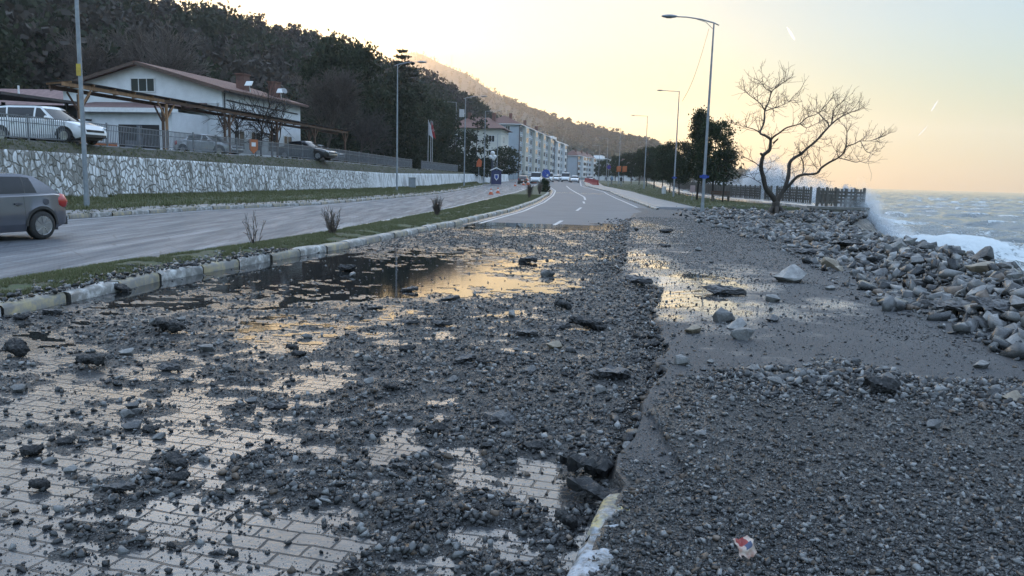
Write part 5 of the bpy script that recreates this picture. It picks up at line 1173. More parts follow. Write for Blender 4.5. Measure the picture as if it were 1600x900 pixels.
# ================================================================== VEHICLES
tyre_m = M('tyre_rubber', (.018, .018, .019), (.03, .029, .028), .8, scale=8); rim_m = M('alloy_rim', (.42, .42, .43), (.30, .30, .31), .3, .8, 6)
trim_m = M('black_trim', (.02, .02, .022), (.03, .03, .03), .45); red_m = M('tail_lens', (.42, .03, .02), (.30, .02, .015), .15, coat=.6); lamp_m = M('head_lens', (.55, .57, .6), (.4, .42, .45), .08, coat=1)
CG = NT('car_glass'); CG.p(Base_Color=(.012, .014, .017), Roughness=.03, Specular_IOR_Level=.38)
def paint(name, c, metal=.35): return M(name, c, tuple(q * .88 for q in c), .32, metal, 2, coat=1, rvar=.04)
def car(name, label, pm, L=4.22, W=1.76, Hh=1.5, kind='hatch', fine=True, group=None, tail=red_m):
    t = thing(name, label, 'van' if kind == 'van' else 'car', group=group)
    F_, B_ = L / 2, -L / 2; xf_, xr_ = F_ - .86, B_ + .74; ra, wr = .385, .315
    if kind == 'van': xf_, xr_ = F_ - .8, B_ + 1.0
    def zt(x):                                             # waist line / bonnet
        pts = {'hatch': [(B_, .62), (B_ + .05, .98), (B_ + .3, 1.02), (F_ - 1.25, .95), (F_ - .55, .86), (F_ - .15, .72), (F_, .52)],
               'wagon': [(B_, .62), (B_ + .05, 1.02), (B_ + .3, 1.06), (F_ - 1.4, 1.0), (F_ - .6, .93), (F_ - .15, .80), (F_, .55)],
               'sedan': [(B_, .6), (B_ + .05, .94), (B_ + .75, 1.0), (F_ - 1.4, .93), (F_ - .6, .84), (F_ - .15, .70), (F_, .5)],
               'van': [(B_, .6), (B_ + .04, 1.2), (B_ + .3, 1.22), (F_ - 1.0, 1.15), (F_ - .5, 1.05), (F_ - .12, .85), (F_, .5)]}[kind]
        return float(np.interp(x, [p[0] for p in pts], [p[1] for p in pts]))
    def hw(x): return W / 2 * (1 - .17 * (abs(x) / (L / 2)) ** 5) - (.03 if abs(x) > L / 2 - .03 else 0)
    seams = [xr_ + .42 if kind != 'van' else xr_ + .6, .02, F_ - 1.38]
    xs = sorted(set(list(np.round(np.linspace(B_, F_, 27 if fine else 15), 3)) + [round(c + ra * math.cos(a), 3) for c in (xf_, xr_) for a in np.linspace(0, PI, 13 if fine else 7)] + [round(s + e, 4) for s in seams for e in (-.006, .006)] + [B_ + .05, F_ - .15, F_ - .05]))
    def low(x):
        z = .2 + .1 * sstep(F_ - .5, F_, x) + .12 * sstep(B_ + .5, B_, x)
        for c in (xf_, xr_):
            if abs(x - c) < ra: z = max(z, wr + math.sqrt(max(0, ra * ra - (x - c) ** 2)))
        return float(z)
    def ring(x):
        z0, w, T = low(x), hw(x), zt(x); sh = .93 if z0 < .32 else .99
        p = [(w * sh, z0), (w * .99, max(.36, z0 + .012)), (w, max(.52, z0 + .03)), (w * .985, max(.68, min(T - .06, z0 + .06))), (w * .955, T - .035), (w * .90, T), (w * .45, T + .028), (0, T + .036)]
        q = [(y, min(z, T + .036)) for y, z in p]; return [(x, -y, z) for y, z in q] + [(x, y, z) for y, z in reversed(q[:-1])]
    body, seam, door = MB(), MB(), [MB() for _ in range(4)]
    rs = [ring(x) for x in xs]; n = len(rs[0])
    for i in range(len(xs) - 1):
        xm = (xs[i] + xs[i + 1]) / 2
        for k in range(n - 1):
            side = k if k < 7 else n - 2 - k
            q = [rs[i][k], rs[i + 1][k], rs[i + 1][k + 1], rs[i][k + 1]]; tgt = body
            if side in (0, 1, 2, 3) and fine:
                if xs[i + 1] - xs[i] < .02 and any(abs(xm - s) < .004 for s in seams): tgt = seam
                elif side > 0 and seams[0] < xm < seams[1]: tgt = door[0 if k < 7 else 1]
                elif side > 0 and seams[1] < xm < seams[2]: tgt = door[2 if k < 7 else 3]
            tgt.add(q, [(0, 1, 2, 3)])
    body.add(rs[0], [tuple(range(n))]); body.add(rs[-1], [tuple(range(n - 1, -1, -1))])
    # greenhouse: columns from belt to roof
    cols = {'hatch': [('w', F_ - 1.22, F_ - 1.98), ('p', F_ - 1.36, F_ - 2.06), ('g', F_ - 1.46, F_ - 2.12), ('p', .06, .04), ('g', -.03, -.05), ('s', xr_ + .36, xr_ + .34), ('g', xr_ + .33, xr_ + .31), ('p', xr_ + .04, xr_ + .16), ('e', B_ + .12, B_ + .74)],
            'wagon': [('w', F_ - 1.30, F_ - 2.10), ('p', F_ - 1.44, F_ - 2.18), ('g', F_ - 1.52, F_ - 2.24), ('p', .06, .04), ('g', -.03, -.05), ('p', xr_ + .32, xr_ + .22), ('g', xr_ + .24, xr_ + .14), ('p', B_ + .42, B_ + .56), ('e', B_ + .10, B_ + .36)],
            'sedan': [('w', F_ - 1.30, F_ - 2.02), ('p', F_ - 1.44, F_ - 2.1), ('g', F_ - 1.52, F_ - 2.16), ('p', .0, -.02), ('g', -.09, -.11), ('p', xr_ + .34, xr_ + .40), ('p', xr_ + .1, xr_ + .25), ('e', B_ + .62, B_ + 1.18)],
            'van': [('w', F_ - .95, F_ - 1.45), ('p', F_ - 1.1, F_ - 1.55), ('g', F_ - 1.2, F_ - 1.62), ('p', F_ - 2.2, F_ - 2.2), ('p', -.2, -.2), ('p', B_ + .5, B_ + .5), ('e', B_ + .04, B_ + .14)]}[kind]
    def rz(x): 
        a, b = cols[0][2], cols[-1][2]; u = (x - b) / (a - b); return Hh - .035 - .06 * (2 * abs(u - .56)) ** 2.2
    rw = W * (.345 if kind != 'van' else .42)
    glass, roofs = [], MB()
    def colpt(c, v, s):
        _, xb, xr2 = c; yb, zb = hw(xb) * .905, zt(xb) - .002; yr, zr = rw, rz(xr2)
        bul = .05 * math.sin(PI * min(v, 1) * .85)
        return (xb + (xr2 - xb) * v, s * (yb + (yr - yb) * v + bul * .6), zb + (zr - zb) * v)
    vv = [0, .06, .3, .6, .86, 1.0]
    for s in (-1, 1):
        for j in range(len(cols) - 1):
            ty = cols[j][0]
            for k in range(len(vv) - 1):
                q = [colpt(cols[j], vv[k], s), colpt(cols[j + 1], vv[k], s), colpt(cols[j + 1], vv[k + 1], s), colpt(cols[j], vv[k + 1], s)]
                if ty == 'g' and 1 <= k <= 3:
                    if k == 1: glass.append(('window', MB()))
                    glass[-1][1].add(q, [(0, 1, 2, 3)])
                elif ty == 's' and 1 <= k <= 3: seam.add(q, [(0, 1, 2, 3)])
                else: body.add(q, [(0, 1, 2, 3)])
    uu = np.linspace(-1, 1, 7)
    def across(c, v, u, bulge):
        a = colpt(c, v, 1); return (a[0] + bulge * (1 - u * u), a[1] * u, a[2] + .03 * (1 - u * u) * (v > .9))
    for ci, nm, bl in ((0, 'windscreen', .12), (len(cols) - 1, 'rear_window', -.10)):
        g = MB()
        for k in range(5):
            for u in range(6):
                q = [across(cols[ci], vv[k], uu[u], bl), across(cols[ci], vv[k], uu[u + 1], bl), across(cols[ci], vv[k + 1], uu[u + 1], bl), across(cols[ci], vv[k + 1], uu[u], bl)]
                (body if (ci and (k == 0 or k == 4)) or (not ci and k == 4) else g).add(q, [(0, 1, 2, 3)])
        glass.append((nm, g))
    for j in range(len(cols) - 1):
        for u in range(6):
            b0, b1 = (.12 if j == 0 else 0), (-.10 if j == len(cols) - 2 else 0)
            body.add([across(cols[j], 1, uu[u], b0), across(cols[j + 1], 1, uu[u], b1), across(cols[j + 1], 1, uu[u + 1], b1), across(cols[j], 1, uu[u + 1], b0)], [(0, 1, 2, 3)])
    def weld(o):
        bm = bmesh.new(); bm.from_mesh(o.data); bmesh.ops.remove_doubles(bm, verts=bm.verts, dist=.001); bmesh.ops.recalc_face_normals(bm, faces=bm.faces); bm.to_mesh(o.data); bm.free()
        o.data.polygons.foreach_set('use_smooth', [True] * len(o.data.polygons)); o.data.set_sharp_from_angle(angle=R(38)); return o
    bo = weld(body.build('body', pm, t))
    if fine:
        seam.build('door_seam', trim_m, bo)
        for k, d in enumerate(door):
            do = weld(d.build('door', pm, t)); s = -1 if k % 2 == 0 else 1
            x = seams[0] + .16 if k < 2 else seams[1] + .16
            mb = MB(); mb.box((x, s * (hw(x) * .97 + .015), .80 if kind != 'wagon' else .86), (.17, .045, .035)); mb.lathe([(.045, 0), (.04, .02)], (x, s * (hw(x) * .965 + .005 * s) - .01, .79 if kind != 'wagon' else .85), 8, 'Y'); mb.build('handle', trim_m if k > 9 else pm, do)
        for s in (-1, 1):
            mb = MB(); mb.lathe([(.02, -.1), (.085, -.08), (.09, .05), (.05, .09)], (0, 0, 0), 10, 'Y'); o = mb.build('wing_mirror', pm, t, smooth=True); o.location = (F_ - 1.55, s * (hw(.8) + .1), zt(F_ - 1.5) + .07)
            mb = MB(); mb.lathe([(.075, 0), (.07, .004)], (0, 0, 0), 14, 'Y'); o = mb.build('fuel_flap', pm, bo); o.location = (xr_ - .12, s * hw(xr_) * .982, .84)
    for nm, g in glass:
        if g.v: weld(g.build(nm, CG.m, t))
    mb = MB(); bxl(mb, B_ + .25, F_ - .25, -W / 2 + .16, W / 2 - .16, .19, .55); bxl(mb, xr_ - .39, xr_ + .39, -W / 2 + .13, W / 2 - .13, .4, .72); bxl(mb, xf_ - .39, xf_ + .39, -W / 2 + .13, W / 2 - .13, .4, .72); mb.build('underbody', trim_m, t)
    for s in (-1, 1):
        mb = MB()
        for c in (xf_, xr_):
            for a in np.linspace(0, PI, 15)[:-1]:
                a2 = a + PI / 14; P = lambda q, r: (c + r * math.cos(q), s * (hw(c + r * math.cos(q)) * .995 + .006), wr + r * math.sin(q))
                mb.add([P(a, ra - .015), P(a2, ra - .015), P(a2, ra + .045), P(a, ra + .045)], [(0, 1, 2, 3)])
        mb.build('wheel_arch', trim_m, t)
        zz = zt(B_ + .2) - .18
        mb = MB(); mb.lathe([(.02, -.17), (.11, -.10), (.12, .03), (.04, .15)], (0, 0, 0), 10, 'Z'); o = mb.build('tail_light', tail, t, smooth=True); o.location = (B_ + .14, s * (hw(B_ + .14) - .075), zz + .02); o.scale = (1.5, .9, 1.05); o.rotation_euler = (0, R(-16), 0)
        mb = MB(); mb.lathe([(.02, -.10), (.10, -.05), (.11, .05), (.03, .1)], (0, 0, 0), 10, 'Z'); o = mb.build('headlight', lamp_m, t, smooth=True); o.location = (F_ - .22, s * (hw(F_ - .2) - .10), zt(F_ - .35) - .14); o.scale = (1.9, .8, .8)
    mb = MB(); bxl(mb, B_ - .02, B_ + .3, -W * .40, W * .40, .3, .48); mb.build('rear_bumper', trim_m, t); mb = MB(); bxl(mb, F_ - .3, F_ + .02, -W * .36, W * .36, .3, .42); bxl(mb, F_ - .2, F_ + .012, -W * .3, W * .3, .52, .62); mb.build('front_bumper', trim_m, t)
    mb = MB(); bxl(mb, B_ - .012, B_ + .1, -.26, .26, .66, .78); mb.build('number_plate', white_frame, t)
    for c in (xf_, xr_):
        for s in (-1, 1):
            y = s * (W / 2 - .115)
            mb = MB(); mb.lathe([(.20, -.10), (.27, -.105), (.305, -.085), (wr, -.05), (wr, .05), (.305, .085), (.27, .105), (.20, .10)], (0, 0, 0), 26 if fine else 14, 'Y'); w = mb.build('wheel', tyre_m, t, smooth=True, angle=50); w.location = (c, y, wr)
            mb = MB(); mb.lathe([(.205, s * .108), (.212, s * .112), (.212, s * .10), (.19, s * .07)] if s > 0 else [(.19, -.07), (.212, -.10), (.212, -.112), (.205, -.108)], (0, 0, 0), 26, 'Y'); mb.lathe([(.055, s * .06), (.05, s * .105)], (0, 0, 0), 10, 'Y')
            for k in range(9 if fine else 5):
                a = 2 * PI * k / (9 if fine else 5); mb.bar((.04 * math.cos(a), s * .088, .04 * math.sin(a)), (.2 * math.cos(a), s * .098, .2 * math.sin(a)), .022, .05, up=(0, 1, 0))
            mb.build('rim', rim_m, w)
    return t
grey = paint('dusty_grey_paint', (.095, .10, .125)); wht = paint('white_paint', (.68, .69, .70), 0); blk = paint('black_paint', (.018, .018, .02), .1); slv = paint('silver_paint', (.40, .42, .44), .5); drk = paint('dark_red_paint', (.06, .02, .022), .2)
def place(o, loc, head):                                    # heading vector in plan
    o.location = tuple(map(float, loc)); o.rotation_euler = (0, 0, math.atan2(head[1], head[0])); return o
h_ = np.array([-.32, -.95]); h_ /= np.linalg.norm(h_); lf = np.array([-h_[1], h_[0]])
wp = G(66, 374)[:2]; c = wp - h_ * (-4.22 / 2 + .74) - lf * .80
place(car('hatchback_car', 'dusty grey five door hatchback driving on the left carriageway', grey), (c[0], c[1], .0), h_)
q = AT(150, 34.9, float(Ter(35))); h2 = np.array([.985, -.17]); place(car('estate_car', 'white estate car parked nose to the railing above the stone wall', wht, 4.75, 1.84, 1.66, 'wagon'), q - np.array([*(h2 * 2.37), 0]), h2)
for px, Y, lab, pm, kd in ((371, 53.5, 'silver saloon parked under the pergola behind the orange board', slv, 'sedan'), (520, 60.5, 'black saloon parked behind the railing, left of a pale one', blk, 'sedan'), (533, 66.5, 'pale grey hatchback parked last under the pergola', slv, 'hatch')):
    q = AT(px, Y, float(Ter(Y))); h2 = np.array([.97, -.24]); place(car('parked_car', lab, pm, 4.45, 1.76, 1.48, kd), q - np.array([*(h2 * 2.2), 0]), h2)
gcar = 'cars parked along the street before the flats'
far_specs = [(818, 130, 'hatch', drk, 'dark red car parked nearest of the row before the flats', 1.0), (838, 140, 'van', wht, 'white van parked behind the dark red car', 1.0), (852, 156, 'sedan', blk, 'dark car parked between white vehicles before the flats', .97), (858, 164, 'van', wht, 'second white van in the row before the flats', .95),
             (868, 178, 'hatch', wht, 'white car parked towards the end of the row before the flats', 1.0), (876, 195, 'hatch', slv, 'silver car parked at the far end of the row before the flats', 1.0), (884, 172, 'van', wht, 'white van driving towards the viewer at the bend', 1.0), (898, 165, 'sedan', wht, 'white taxi-like car in the road at the bend', 1.0), (921, 190, 'sedan', slv, 'pale car at the bend near the promenade trees', 1.0)]
made = {}
for px, Y, kd, pm, lab, sc in far_specs:
    q = AT(px, Y, float(gz(Y)) + .005); key = (kd, pm.name)
    if key not in made: o = made[key] = car('van' if kd == 'van' else 'parked_car', lab, pm, 5.2 if kd == 'van' else 4.3, 1.9 if kd == 'van' else 1.75, 2.1 if kd == 'van' else 1.48, kd, False, gcar)
    else: o = dup(made[key], (0, 0, 0), 0, lab, gcar)
    o.scale = (sc,) * 3; place(o, q, (-.12, -1) if px != 818 else (.1, 1))

# ================================================================== STREET FURNITURE
galv = M('lamp_steel', (.30, .33, .36), (.20, .22, .245), .5, .35, 3)
lens = M('lamp_lens', (.22, .26, .24), (.16, .19, .18), .15, coat=.5); blue = M('blue_plastic', (.02, .07, .36), (.02, .05, .26), .45); yel = M('yellow_tag', (.55, .40, .06), (.4, .28, .05), .5)
def street_lamp(label, base, h, arm, side, style='curved', group=None, collar=None):
    """pole at base, arm reaching sideways (+1 right) over the road"""
    t = thing('street_lamp', label, 'street lamp', base, 0, group)
    mb = MB(); mb.tube([(0, 0, 0), (0, 0, .5)], [.10, .10], 12); mb.tube([(0, 0, .5), (0, 0, h * .55), (0, 0, h)], [.085, .07, .045], 12); mb.box((0, 0, .012), (.32, .32, .024)); mb.build('pole', galv, t, smooth=True, angle=40)
    if style == 'curved':
        pts = [(-side * .28, 0, h - .12), (side * .0, 0, h + .0), (side * arm * .35, 0, h + .17), (side * arm * .7, 0, h + .26), (side * arm, 0, h + .27)]
        mb = MB(); mb.tube(pts, [.03, .04, .036, .033, .03], 8); mb.tube([(0, 0, h - .35), (side * arm * .2, 0, h + .02), (side * arm * .5, 0, h + .2)], .016, 6); mb.build('arm', galv, t, smooth=True); hz = h + .27
    else:
        mb = MB(); mb.tube([(0, 0, h - .03), (side * arm * .5, 0, h - .01), (side * arm, 0, h + .02)], .035, 8); mb.build('arm', galv, t, smooth=True); hz = h + .02
    mb = MB(); big = 1.0 if style == 'curved' else .75
    mb.lathe([(.03, 0), (.10, .1), (.155, .32), (.15, .6), (.09, .82), (.02, .88)], (0, 0, 0), 12, 'X'); hd = mb.build('lamp_head', galv, t, smooth=True); hd.location = (side * (arm - .12), 0, hz + .01); hd.scale = (side * big, .95 * big, .62 * big)
    mb = MB(); mb.lathe([(.02, .22), (.12, .34), (.12, .58), (.03, .76)], (0, 0, -.055), 10, 'X'); mb.build('lens', lens, hd, smooth=True)
    if collar: mb = MB(); mb.tube([(0, 0, collar), (0, 0, collar + .22)], .13, 12); mb.box((0, -.0, collar + .11), (.5, .08, .12)); mb.build('collar', blue, t)
    return t
gl = 'street lamps along the road'
l1 = street_lamp('tall street lamp with a curved arm before the bare tree', (*G(1097, 331, .06)[:2], .05), 10.2, 2.1, -1, 'curved', gl, 1.85)
loc = AT(1052, 80, .12); street_lamp('flat armed lamp beside the dark cypresses, second from the tree', loc, 10.7, 1.75, -1, 'flat', gl, 1.9)
for px, Y, lab in ((1006, 116, 'flat armed lamp third from the bare tree'), (966, 152, 'flat armed lamp fourth from the bare tree, at the orange banner')): street_lamp(lab, AT(px, Y, float(gz(Y)) + .12), 10.7, 1.9, -1, 'flat', gl)
for px, Y, hh in ((947, 190, 10.5), (935, 235, 10.5), (926, 285, 10)): street_lamp('small distant lamp on the seaward side near the bend', AT(px, Y, float(gz(Y)) + .1), hh, 1.8, -1, 'flat', gl)
t = street_lamp('leftmost lamp pole, its head cut off by the top frame edge', AT(136, 28.6, .13), 11.6, 1.9, 1, 'curved', gl)
mb = MB(); mb.box((.0, -.1, 4.95), (.16, .02, .42)); o = mb.build('tag', yel, t)
street_lamp('lamp before the round pine with its arm over the left carriageway', AT(620, 71, .12), 11.3, 1.85, 1, 'curved', gl)
t = street_lamp('lamp on the left with a pale box hung high on its pole', AT(725, 100, float(gz(100)) + .1), 11.2, 2.0, 1, 'curved', gl)
mb = MB(); mb.box((-.45, 0, 9.3), (.6, .45, .95)); mb.box((-.1, 0, 9.3), (.2, .06, .06)); mb.build('cabinet', M('ac_white', (.5, .5, .5)), t)
for px, Y, hh, lab in ((756, 119, 11, 'lamp right of the one with the pale box'), (711, 142, 14, 'lamp on the left standing behind the pines with its arm to the left'), (776, 152, 9.0, 'shorter lamp before the pale blue gable'), (802, 190, 8.5, 'distant lamp before the pale blue gable, lowest of the left lamps')):
    street_lamp(lab, AT(px, Y, float(gz(Y)) + .1), hh, 1.8, -1 if px == 711 else 1, 'flat', gl)
# hanging cable from the tall lamp
a_, b_ = np.array(l1.location) + (-.25, 0, 9.9), DP(1066, 158, 49)
w = [a_ + (b_ - a_) * u + np.array([0, 0, -.55 * math.sin(PI * u)]) for u in np.linspace(0, 1, 14)]; mb = MB(); mb.tube(w, .012, 5); o = mb.build('cable', trim_m); tag(o, 'thin broken cable dangling from the head of the tall curved lamp', 'cable')

# ---- seaside railing with posts and end block
conc = M('pale_concrete', (.20, .195, .18), (.13, .125, .115), .75, scale=4, bump=.4); rail_c = M('railing_concrete', (.115, .105, .09), (.07, .065, .056), .75, scale=4, bump=.4)
def Sx(Y): return Cx(Y) - .25
sr = thing('seaside_railing', 'low railing of concrete posts and boards along the promenade', 'railing', (float(Sx(51)), 51, .36)); O_ = np.array(sr.location)
Ys = [50.9]; 
while Ys[-1] < 170: Ys.append(Ys[-1] + 1.45)
gap = (57.5, 60.2, 61, 68.0, 70.0)
for k, y in enumerate(Ys):
    z = .36 - .1 * float(sstep(60, 100, y)) + float(gz(y)); a = np.array([float(Sx(y)), y, z]) - O_
    if k < 62: mb = MB(); mb.box(a + (0, 0, .6), (.15, .17, 1.24)); mb.box(a + (0, 0, 1.24), (.11, .12, .06)); mb.build('post', rail_c, sr)
    if k + 1 < len(Ys) and k < 62 and not any(abs(y - g) < .8 for g in (58.2, 67.0, 69.5)):
        y2 = Ys[k + 1]; b = np.array([float(Sx(y2)), y2, .36 - .1 * float(sstep(60, 100, y2)) + float(gz(y2))]) - O_; d = (b - a); mb = MB()
        for h in (.28, .5, .72, .94): mb.bar(a + d * .05 + (0, 0, h), b - d * .05 + (0, 0, h), .06, .15)
        for u in (.25, .5, .75): mb.box(a + d * u + (-.06, 0, .6), (.07, .10, 1.16))
        mb.build('board_panel', rail_c, sr)
# return along the end of the promenade
se = thing('seaside_railing', 'short return of concrete railing on top of the end block', 'railing', (float(Sx(50.9)), 50.75, .36))
for k in range(5):
    mb = MB(); mb.box((-.62 - .62 * k, 0, .6), (.15, .16, 1.2)); mb.build('post', rail_c, se)
    mb = MB()
    for h in (.28, .5, .72, .94): mb.box((-.31 - .62 * k, 0, h), (.46, .06, .14))
    mb.box((-.31 - .62 * k, -.065, .6), (.10, .06, 1.14))
    mb.build('board_panel', rail_c, se)
blk_ = thing('concrete_block', 'bare concrete end block of the promenade under the railing', 'wall', (20.9, 51.0, 0))
mb = MB(); bxl(mb, -1.2, 1.95, -1.0, .55, -2.6, .2); o = mb.build('footing', MATS['concrete'], blk_); mb = MB(); bxl(mb, -1.35, 2.05, -1.08, .7, .203, .36); mb.build('cap_slab', conc, blk_)
ys = np.geomspace(51.6, 170, 40); mb = MB()
for a, b in zip(ys[:-1], ys[1:]):
    mb.add([(Cx(a) + .1, a, -3), (Cx(b) + .1, b, -3), (Cx(b) + .1, b, gz(b) + .34 - .1 * sstep(60, 100, b)), (Cx(a) + .1, a, gz(a) + .34 - .1 * sstep(60, 100, a)), (Cx(a) - .35, a, -3), (Cx(b) - .35, b, -3), (Cx(b) - .35, b, gz(b) + .33 - .1 * sstep(60, 100, b)), (Cx(a) - .35, a, gz(a) + .33 - .1 * sstep(60, 100, a))], [(0, 1, 2, 3), (4, 7, 6, 5), (3, 2, 6, 7)])
tag(mb.build('sea_wall', MATS['concrete']), 'long concrete sea wall carrying the promenade railing', 'sea wall')

# ---- signs, cones, barriers, litter
orange2 = M('cone_orange', (.50, .10, .03), (.38, .08, .025), .5); white_p = M('white_plastic', (.68, .68, .68), (.55, .55, .55), .4)
def cone(label, p, h):
    t = thing('traffic_cone', label, 'traffic cone', p, 0, 'traffic cones on the left carriageway')
    mb = MB(); mb.lathe([(.17 * h / .5, .03), (.10 * h / .5, h * .45)], n=12); mb.lathe([(.068 * h / .5, h * .66), (.025, h)], n=12); mb.box((0, 0, .015), (.4 * h / .5, .4 * h / .5, .03)); mb.build('cone_body', orange2, t, smooth=True, angle=40)
    mb = MB(); mb.lathe([(.10 * h / .5, h * .45), (.068 * h / .5, h * .66)], n=12); mb.build('white_band', white_p, t, smooth=True, angle=40)
for px, py, h, lab in ((767, 304, .62, 'nearest traffic cone, left of a pair near the left kerb'), (778, 302, .62, 'right cone of the pair near the left kerb'), (805, 291, .6, 'lone dark traffic cone beyond the pair'), (818, 289.5, .7, 'cone left of the tall orange one before the parked cars'), (825, 289, .95, 'tall orange cone before the parked cars'), (832, 286.5, .7, 'small orange cone right of the tall one'), (836, 286, .7, 'rightmost small orange cone before the parked cars')):
    cone(lab, G(px, py, .005), h)
t = thing('road_sign', 'round blue direction sign with a white arrow on the median', 'road sign', AT(852.5, 118, float(gz(118)) + .12))
mb = MB(); mb.tube([(0, 0, 0), (0, 0, 2.3)], .035, 8); mb.build('post', galv, t); mb = MB(); mb.lathe([(.62, -.015), (.62, .015)], (0, -.05, 1.85), 24, 'Y'); mb.build('disc', blue, t)
mb = MB(); mb.bar((-.25, -.085, 2.15), (.22, -.085, 1.62), .015, .15, up=(0, 1, 0)); mb.prism([(.36, 1.46), (.33, 1.84), (.0, 1.5)], -.092, -.078); mb.build('arrow', white_p, t)
t = thing('hazard_board', 'yellow and black hazard board at the nose of the median', 'road sign', AT(852, 110, float(gz(110)) + .12)); mb = MB(); mb.box((0, 0, .55), (.5, .04, .9)); mb.build('board', yel, t); mb = MB()
for k in range(3): mb.bar((-.22, -.024, .25 + k * .28), (.22, -.024, .45 + k * .28), .008, .1, up=(0, 1, 0))
mb.build('stripe', trim_m, t)
t = thing('road_sign', 'round purple and red no-stopping sign on the right sidewalk', 'road sign', AT(950, 122, float(gz(122)) + .12)); mb = MB(); mb.tube([(0, 0, 0), (0, 0, 3.4)], .035, 8); mb.build('post', galv, t)
mb = MB(); mb.lathe([(.30, -.015), (.30, .015)], (0, -.05, 3.1), 20, 'Y'); mb.build('disc', blue, t); mb = MB()
for k in range(24): a, b = 2 * PI * k / 24, 2 * PI * (k + 1) / 24; mb.bar((.33 * math.cos(a), -.075, 3.1 + .33 * math.sin(a)), (.33 * math.cos(b), -.075, 3.1 + .33 * math.sin(b)), .02, .09, up=(0, 1, 0))
for s in (-1, 1): mb.bar((-.24, -.08, 3.1 - s * .24), (.24, -.08, 3.1 + s * .24), .02, .07, up=(0, 1, 0))
mb.build('red_ring', M('sign_red', (.35, .03, .06), None, .5), t)
for px, Y, lab in ((967, 150, 'left orange banner on the lamp pole at the promenade trees'), (976, 148, 'right orange banner among the promenade trees')):
    p = AT(px, Y, float(gz(Y)) + 3.0); X_, Z_ = np.meshgrid(np.linspace(-.45, .45, 9), np.linspace(-.55, .55, 7)); o = sheet('banner', X_, .12 * np.sin(X_ * 4 + Z_), Z_ + .15 * X_, M('banner_orange', (.42, .12, .03), (.34, .09, .03), .7), smooth=True); o.location = tuple(p)
    sm_ = o.modifiers.new('thick', 'SOLIDIFY'); sm_.thickness = .02; tag(o, lab, 'banner')
for k in range(5):
    p = AT(917 + k * 3.3, 172 - k * 9, float(gz(172 - k * 9)) + .12); t = thing('barrier', 'red plastic road barrier in the row at the far kerb', 'barrier', p, .25, 'red barriers at the far kerb')
    mb = MB(); mb.prism([(-.25, 0), (.25, 0), (.2, .12), (.09, .4), (.07, .85), (-.07, .85), (-.09, .4), (-.2, .12)], -1.3, 1.3); mb.build('barrier_body', M('barrier_red', (.32, .035, .03), (.25, .03, .03), .5), t)
def bin_(label, p):
    t = thing('litter_bin', label, 'bin', p); mb = MB(); mb.lathe([(.2, .12), (.24, .15), (.26, .8), (.27, .82)], n=14); mb.build('drum', white_p, t, smooth=True, angle=40); mb = MB(); mb.lathe([(.08, 0), (.08, .12)], n=8); mb.lathe([(.28, .83), (.2, .93), (.03, .96)], n=14); mb.build('lid', galv, t)
bin_('white litter bin on the grass between promenade tree trunks', AT(1037, 88, .13 + float(gz(88))))
t = thing('sign', 'small faded pink notice on a thin stake by the big cypress', 'sign', AT(1081, 66, .14)); mb = MB(); mb.tube([(0, 0, 0), (0, 0, 1.1)], .025, 6); mb.build('stake', galv, t); mb = MB(); mb.box((0, -.03, 1.0), (.42, .02, .62)); mb.build('board', M('faded_pink', (.42, .30, .29), (.34, .25, .25), .6), t)
t = thing('bench', 'wooden bench behind the trees on the promenade', 'bench', AT(1126, 66, .16)); mb = MB()
for k in range(3): mb.box((0, -.15 + k * .14, .45), (1.6, .11, .04))
mb.build('seat', old, t); mb = MB()
for k in range(2): mb.box((0, .28, .62 + k * .17), (1.6, .04, .12))
mb.build('backrest', old, t)
for s in (-1, 1): mb = MB(); mb.box((s * .65, .05, .22), (.08, .5, .44)); mb.box((s * .65, .27, .55), (.08, .05, .5)); mb.build('leg', rail_c, t)
# crumpled wrapper on the gravel
p = G(1155, 874, .12); z0 = float(slab_z(p[0], p[1])); n = 9; X_, Y_ = np.meshgrid(np.linspace(-.042, .042, n), np.linspace(-.038, .038, n)); Z_ = .05 * fbm(X_ * 34, Y_ * 34, 3) + .02 * np.abs(X_) / .05; Xb = X_ + .03 * (fbm(X_ * 40 + 5, Y_ * 40) - .5); Yb = Y_ + .04 * (fbm(X_ * 40, Y_ * 40 + 7) - .5)
mi = np.zeros((n - 1, n - 1), int); mi[5:, 2:6] = 1; mi[3:5, 4:7] = 2
o = sheet('wrapper', Xb, Yb, Z_, [M('wrapper_cream', (.46, .40, .34), (.34, .17, .13), .35, scale=30), M('wrapper_red', (.26, .03, .025), None, .35), M('wrapper_blue', (.05, .07, .14), None, .4)], mi=mi.ravel(), smooth=False); o.location = (p[0], p[1], z0 + .02); o.rotation_euler = (R(38), 0, .5)
sm_ = o.modifiers.new('thick', 'SOLIDIFY'); sm_.thickness = .0008; tag(o, 'crumpled cream and red food wrapper lying on the near gravel', 'litter')
